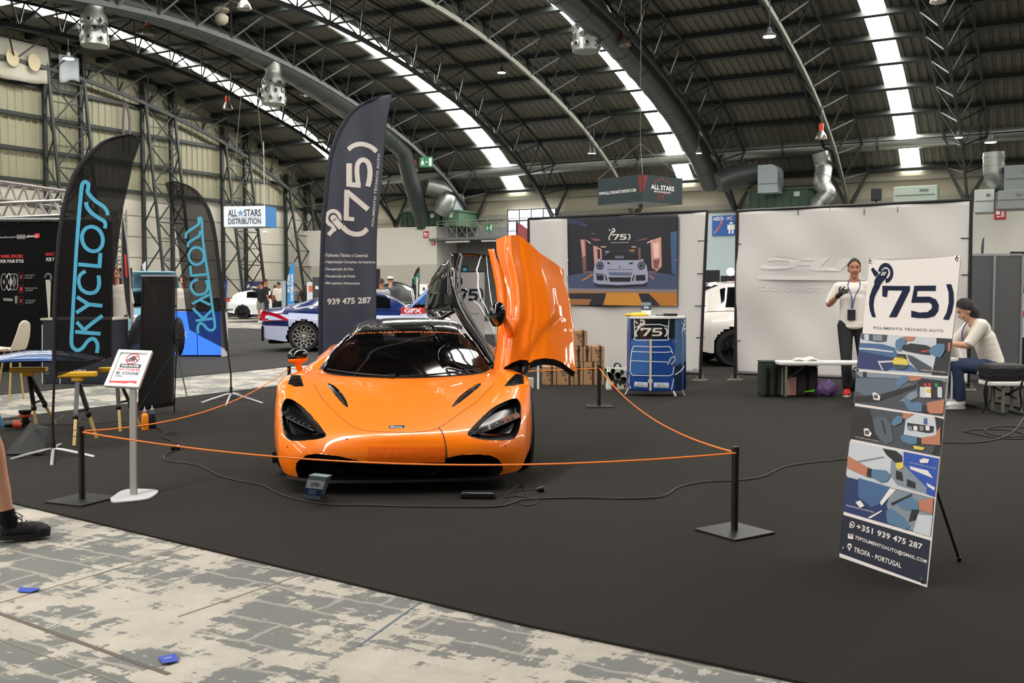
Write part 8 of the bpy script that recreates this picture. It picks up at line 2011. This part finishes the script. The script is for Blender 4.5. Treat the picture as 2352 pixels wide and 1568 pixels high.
# ------------------------------------------------------------------ visitors in the background
bk = mat('black cotton', (18, 18, 20), .85); wh_ = mat('white cotton', (220, 216, 212), .85); gy = mat('grey shorts', (128, 132, 128), .85); jn_ = mat('dark trousers', (24, 26, 34), .8)
def bgp(px, py, label, h, rz, top, bot, J=None, legs=1.0, hair=HAIRD, **k):
    g = G(px, py); return person(label, V((g.x, g.y, 0)), h, rz, J, skin=SKIN2, top=top, topm='tshirt', bot=bot, shoe=(k.pop('shoem', whs), whs), hair=hair, vox=.026, detail=False, legs=legs, face=k.pop('face', False), group='visitors in the background', **k)
armsup = dict(elL=(-.36, .10, 1.44), wrL=(-.12, .14, 1.58), elR=(.36, .10, 1.44), wrR=(.12, .14, 1.58))
bgp(601, 742, 'man with hands behind his head in black shirt and grey shorts', 1.78, R(10), bk, gy, armsup, .4)
bgp(611, 742, 'man in black T-shirt and long black trousers, second visitor from the left', 1.88, R(-60), bk, jn_, dict(anR=(.11, .15, .09), anL=(-.11, -.18, .09)))
bgp(641, 735, 'man in a white T-shirt facing away, right of the man in black', 1.80, R(20), wh_, jn_)
bgp(657, 734, 'woman in a white top behind the coupe boot', 1.60, R(120), wh_, jn_, hairlong=.5)
stripe = bpy.data.materials.new('striped cotton'); stripe.use_nodes = True; nt = stripe.node_tree; wv = nt.nodes.new('ShaderNodeTexWave'); wv.bands_direction = 'Z'; wv.inputs['Scale'].default_value = 3.2; tcx = nt.nodes.new('ShaderNodeTexCoord'); rr = nt.nodes.new('ShaderNodeValToRGB'); rr.color_ramp.elements[0].color = (.01, .01, .01, 1); rr.color_ramp.elements[1].color = (.45, .42, .36, 1); rr.color_ramp.interpolation = 'CONSTANT'; rr.color_ramp.elements[1].position = .6
nt.links.new(tcx.outputs['Object'], wv.inputs['Vector']); nt.links.new(wv.outputs['Fac'], rr.inputs[0]); nt.links.new(rr.outputs[0], nt.nodes['Principled BSDF'].inputs['Base Color'])
bgp(679, 733, 'person in a black and cream striped shirt', 1.74, R(60), stripe, jn_)
bgp(701, 733, 'long-haired woman in a dark top right of the striped shirt', 1.70, R(30), bk, jn_, hairlong=1.4, hair=HAIRB)
bgp(632, 733, 'visitor with dark red-brown clothes between the two men in front', 1.66, R(-30), mat('maroon cotton', (92, 40, 36), .85), jn_, hair=HAIRB)
g = V((Q(897, 700, 27).x, 27, 0)); person('man in a grey hoodie and white cap seen from behind, right of the tall flag', g, 1.78, R(8), None, top=mat('grey hoodie', (74, 78, 80), .85), topm='hoodie', sleeves=.95, bot=mat('khaki trousers', (150, 134, 108), .85), shoe=(whs, whs), hair=HAIRB, cap=mat('white cap', (222, 222, 222), .7), vox=.018, detail=False, face=False)
g = V((Q(876, 700, 26.5).x, 26.5, 0)); person('person in a pale grey T-shirt just right of the tall flag', g, 1.70, R(-20), None, skin=SKIN2, top=mat('pale grey cotton', (160, 164, 166), .85), bot=jn_, shoe=(whs, whs), hair=HAIRB, vox=.018, detail=False, face=False)
# small displays in the background
def bgpanel(name, cat, label, x0, y0, x1, Y, m, draw=None):
    a = Q(x0, y0, Y); b = Q(x1, y0, Y); o = thing(name, label, cat, V(((a.x+b.x)/2, Y, 0)))
    MB().box(V(((a.x+b.x)/2, Y, a.z/2+.01)), (b.x-a.x, .06, a.z)).build('panel', m, o)
    pr = Print(V((0, Y-.035, 0)), V((0, -1, 0)))
    if draw: draw(pr); pr.build('print', o)
    return o
bgpanel('roll_up_banner', 'banner', 'navy roll-up banner with white lettering behind the small white hatchback', 563, 647, 597, 53, mat('navy roll-up', (30, 36, 92), .5), lambda p: (p.text('forge', (567, 664), (592, 668), (568, 652), WHT, 1, bold=.04, shear=.2), p.text('MOTORSPORT', (568, 672), (592, 674), (568, 668), WHT, 1)))
bgpanel('roll_up_banner', 'banner', 'pale roll-up banner left of the blue feather flag', 647, 645, 662, 46, mat('pale roll-up', (150, 166, 176), .5))
bgpanel('roll_up_banner', 'banner', 'white roll-up banner with an orange picture left of the black panel', 705, 648, 720, 40, mat('white roll-up', (196, 204, 206), .5), lambda p: p.poly([(709, 656), (718, 656), (718, 670), (709, 670)], mat('orange picture', (196, 96, 60), .5), 1))
bgpanel('display_stand', 'panel', 'dark grey display panel beside the tall slate flag', 718, 637, 742, 36, mat('dark grey panel', (58, 60, 62), .6), lambda p: p.text('a', (724, 664), (732, 664), (724, 656), WHT, 1, bold=.05))
bgpanel('display_stand', 'panel', 'black display panel on a stand right of the tall slate flag', 858, 618, 873, 30, black_m)
bgpanel('display_stand', 'panel', 'blue display panel with a white square behind the raised hood', 945, 655, 985, 38, mat('blue panel', (24, 84, 150), .5), lambda p: (p.poly([(962, 652), (982, 652), (982, 676), (962, 676)], WHT, 1), p.poly([(971, 660), (976, 660), (976, 667), (971, 667)], dkblue, 2), p.poly([(983, 655), (987, 655), (987, 675), (983, 675)], RED, 2)))
bgpanel('display_stand', 'board', 'black board lettered in white between the raised hood and the open door', 946, 700, 985, 24, black_m, lambda p: p.text('SAS', (948, 720), (970, 721), (948, 713), WHT, 1, bold=.04))
o = thing('feather_flag', 'blue feather flag with white rotated lettering behind the visitors', 'flag', V((Q(662, 700, 41).x, 41, 0)))
pf = Print(V((0, 41, 0)), V((0, -1, 0))); pf.poly([(658, 700), (658, 650), (661, 625), (667, 609), (676, 600), (676, 700)], mat('flag bright blue', (44, 132, 196), .6), 0)
pf.mb.use(WHT); text_fn(pf.mb, 'ALL STARS', lambda a, b: pf.at(666-6*b, 672-42*a, .02), bold=.03); text_fn(pf.mb, 'DISTRIBUTION', lambda a, b: pf.at(674-6*b, 690-60*a, .02), bold=.03); pf.build('cloth', o); MB().tube([V((Q(658, 700, 41).x, 41, 0)), Q(658, 650, 41), Q(664, 612, 41)], .03, 6).build('pole', black_m, o)
o = thing('feather_flag', 'black and green feather flag left of the raised car door', 'flag', V((Q(948, 700, 36).x, 36, 0)))
pf = Print(V((0, 36, 0)), V((0, -1, 0))); pf.poly([(948, 700), (948, 650), (951, 630), (957, 617), (964, 612), (963, 700)], sleeve, 0); pf.poly([(950, 640), (963, 622), (963, 640), (952, 655)], mat('flag teal', (40, 120, 96), .6), 1); pf.mb.use(WHT); text_fn(pf.mb, 'revoxtar', lambda a, b: pf.at(961-6*b, 695-60*a, .03), bold=.03); pf.build('cloth', o); MB().tube([V((Q(948, 700, 36).x, 36, 0)), Q(948, 640, 36)], .025, 6).build('pole', black_m, o)
o = thing('feather_flag', 'dark blue flag behind the smaller black feather flag', 'flag', V((Q(518, 700, 33).x, 33, 0)))
pf = Print(V((0, 33, 0)), V((0, -1, 0))); pf.poly([(514, 685), (515, 655), (521, 640), (523, 640), (520, 685)], mat('flag deep blue', (40, 60, 130), .6), 0); pf.build('cloth', o); MB().tube([V((Q(516, 700, 33).x, 33, 0)), Q(516, 660, 33)], .02, 6).build('pole', black_m, o)
o = MB().add([Q(1186, 508, 21), Q(1213, 526, 21), Q(1213, 640, 21), Q(1186, 640, 21)], [(0, 1, 2, 3)]).build('red_pennant', mat('dull red cloth', (150, 66, 74), .6), solid=.01); tag(o, 'dull red cloth panel between the raised door and the banner wall', 'banner')
for q_ in (0, 1): pass
o2 = MB().tube([V((Q(1187, 700, 21).x, 21, 0)), Q(1187, 506, 21)], .02, 6).build('pole', black_m); setpar(o2, o); o2.matrix_parent_inverse = M4.Identity(4)
bgpanel('display_stand', 'panel', 'screen with bright turquoise picture seen through the raised door window', 1060, 612, 1075, 33, blackp, lambda p: p.poly([(1063, 615), (1072, 615), (1072, 632), (1064, 636)], mat('lit turquoise screen', (40, 150, 180), .5, emit=.5), 1))
# (75) banner stand seen through the raised door window
Yq = 14.5; a = Q(1034, 640, Yq); b = Q(1113, 640, Yq)
o = thing('banner_stand', 'pale banner stand with dark bracketed number seen through the raised door window', 'banner stand', V(((a.x+b.x)/2, Yq, 0)))
MB().box(V(((a.x+b.x)/2, Yq, 1.02)), (b.x-a.x, .01, 1.28)).build('cloth', wp, o)
pz = Print(V((0, Yq-.008, 0)), V((0, -1, 0))); logo75(pz, lambda u, v: (lerp(1040, 1110, u), lerp(628, 692, v)), nvy, 2); pz.text('POLIMENTO TÉCNICO AUTO', (1048, 722), (1100, 722), (1048, 717), gt, 2); pz.build('print', o)
for s_ in (-1, 1): MB().tube([V(((a.x+b.x)/2+s_*.2, Yq+.02, .4)), V(((a.x+b.x)/2-s_*.1, Yq+.3, 0))], .008, 6).build('leg', black_m, o)
MB().bar(V((a.x, Yq, 1.66)), V((b.x, Yq, 1.66)), .015).build('top_rail', black_m, o)
# ================================================================== cables and small things on the floor
cabm = mat('black cable', (24, 24, 25), .5)
def cable(pts, r, label, name='floor_cable', m=None):
    P = cr([G(*p)+Z3*(r+.001) for p in pts], 8); o = MB().tube(P, r, 7).build(name, m or cabm, smooth=True); return tag(o, label, 'cable')
cable([(402, 1038), (385, 1042), (376, 1050), (385, 1060), (420, 1064), (460, 1072), (500, 1092), (545, 1105), (600, 1115), (640, 1135), (690, 1150), (760, 1160), (850, 1162), (950, 1165), (1080, 1166), (1150, 1164), (1195, 1150), (1240, 1147), (1340, 1145), (1440, 1147), (1520, 1142), (1560, 1120), (1620, 1108), (1690, 1105), (1750, 1096), (1800, 1074), (1860, 1064), (1948, 1055)], .0055, 'long black cable crossing the carpet in front of the car')
cable([(402, 1036), (420, 1030), (414, 1020), (385, 1010), (372, 1003), (380, 994), (362, 985), (350, 972)], .005, 'short cable running from the connector to the squeeze bottles')
cable([(372, 996), (395, 992), (408, 996), (390, 998), (372, 996)], .004, 'small cable loop in front of the squeeze bottles')
c = G(403, 1034); o = thing('cable_connector', 'black plug connector on the carpet joining two cables', 'connector', c); MB().box(c+Z3*.02, (.075, .04, .036), .5).build('housing', blackp, o, bevel=.008); MB().lathe(c+V((.02, .015, .03)), [(.012, 0), (.012, .014), (.001, .015)], 12).build('socket_pin', white_m, o)
cable([(320, 975), (270, 968), (230, 972), (190, 960), (170, 975), (120, 975), (85, 978), (50, 968), (22, 970), (20, 962), (45, 960), (72, 968)], .004, 'thin cable winding between the work stands')
cable([(120, 972), (145, 955), (130, 968), (105, 972), (90, 975)], .004, 'small bundle of thin cable by the flag pole')
cable([(1050, 1128), (1058, 1142), (1065, 1133), (1080, 1124)], .003, 'thin wire from under the car nose to the charger')
cable([(1137, 1142), (1165, 1132), (1185, 1118), (1200, 1117), (1210, 1135), (1208, 1143), (1190, 1140), (1160, 1143), (1170, 1133), (1195, 1127), (1232, 1126)], .0035, 'thin looped cable ending in a plug right of the car nose')
cable([(1180, 1152), (1200, 1160), (1220, 1161), (1236, 1152), (1225, 1148), (1190, 1150)], .0035, 'thin cable loop lying beside the long cable')
c = G(1245, 1130); o = thing('mains_plug', 'black mains plug with two silver pins right of the car nose', 'plug', c); MB().lathe(c+V((-.02, 0, .02)), [(.008, -.02), (.018, 0), (.02, .03), (.001, .031)], 14, axis=(1, .2, 0)).build('plug_body', blackp, o, smooth=True)
for dz in (-.008, .008): MB().tube([c+V((.01, 0, .02+dz)), c+V((.035, .005, .02+dz))], .0025, 6).build('pin', chrome, o)
c = G(1098, 1143); o = thing('battery_charger', 'flat black battery charger on the carpet under the car nose', 'charger', c); MB().box(c+Z3*.022, (.23, .10, .044), -.08).build('case', mat('charger black', (18, 18, 19), .3), o, bevel=.012)
MB().box(c+Z3*.045, (.2, .03, .004), -.08).build('ridge', blackp, o)
cable([(2165, 1018), (2230, 1018), (2290, 1010), (2330, 990), (2352, 960), (2375, 930)], .006, 'black cable curving to the right edge behind the banner stand')
cable([(2212, 992), (2240, 988), (2300, 988), (2345, 995), (2352, 1008), (2300, 1008), (2250, 1000), (2212, 992)], .006, 'coiled black cable at the right edge, lower coil')
cable([(2268, 985), (2300, 980), (2360, 984), (2370, 1000), (2320, 1004), (2280, 1000), (2262, 990), (2268, 985)], .006, 'coiled black cable at the right edge, upper coil')
# little sign leaning at the splitter
BLs, BRs, TLs, TRs = G(694, 1144), G(733, 1149), Q(710, 1092, 6.33), Q(753, 1096, 6.26)
o = thing('table_sign', 'small acrylic card with blue and white fields standing on the carpet before the car nose', 'card sign', BLs)
TLs = BLs+(TLs-BLs); nrm2 = (BRs-BLs).cross(TLs-BLs).normalized(); nrm2 = nrm2 if nrm2.y < 0 else -nrm2
def sq_(u, v, l=0): return BLs+Z3*.004+(BRs-BLs)*u+(TLs-BLs)*v+nrm2*l
MB().ext([sq_(0, 0), sq_(1, 0), sq_(1, 1), sq_(0, 1)], -nrm2*.004).build('plate', mat('acrylic grey', (128, 146, 154), .2), o)
q = MB().use(paperw).face([sq_(0, .46, .001), sq_(1, .46, .001), sq_(1, .82, .001), sq_(0, .82, .001)]); q.use(mat('card blue', (28, 74, 122), .5)).face([sq_(0, .17, .001), sq_(1, .17, .001), sq_(1, .46, .001), sq_(0, .46, .001)])
q.use(dkblue); text3(q, '(75)', sq_(.28, .56, .002), sq_(.72, .56, .002), sq_(.28, .72, .002), bold=.03); q.use(wpr)
for v in (.24, .31, .38): q.face([sq_(.25, v, .002), sq_(.7, v, .002), sq_(.7, v+.02, .002), sq_(.25, v+.02, .002)])
q.build('card_print', None, o, normals=False, merge=False)
MB().ext([sq_(0, 1), sq_(1, 1), sq_(1, 1)+V((.02, .07, 0)), sq_(0, 1)+V((.02, .07, 0))], (0, 0, -.003)).build('top_fold', mat('acrylic grey', (128, 146, 154), .2), o)
t2 = G(744, 1138)+Z3*.004; MB().ext([sq_(1, 1)+V((.02, .07, 0)), sq_(0, 1)+V((.02, .07, 0)), G(716, 1134)+Z3*.003, t2], (0, .003, 0)).build('back_leg', mat('acrylic grey', (128, 146, 154), .2), o)
# blue paper scraps
for pts, lb, wr_ in (([(362, 1505), (403, 1500), (411, 1514), (374, 1523)], 'blue printed paper scrap on the concrete, bottom left', True), ([(40, 1355), (45, 1348), (93, 1347), (86, 1354), (70, 1357)], 'crumpled blue paper scrap near the left edge', False)):
    a = [G(*p)-Z3*.011 for p in pts]; q = MB().use(mat('blue paper', (40, 70, 170), .5)).ext([p+Z3*(.004+.006*(i % 2)) for i, p in enumerate(a)], (0, 0, .0015))
    if wr_:
        q.use(WHT)
        for u in (.3, .45, .6): c_ = lerp(lerp(a[0], a[1], u), lerp(a[3], a[2], u), .5)+Z3*.012; q.box(c_, (.008, .004, .001), .4)
    o = q.build('paper_scrap'); tag(o, lb, 'paper')
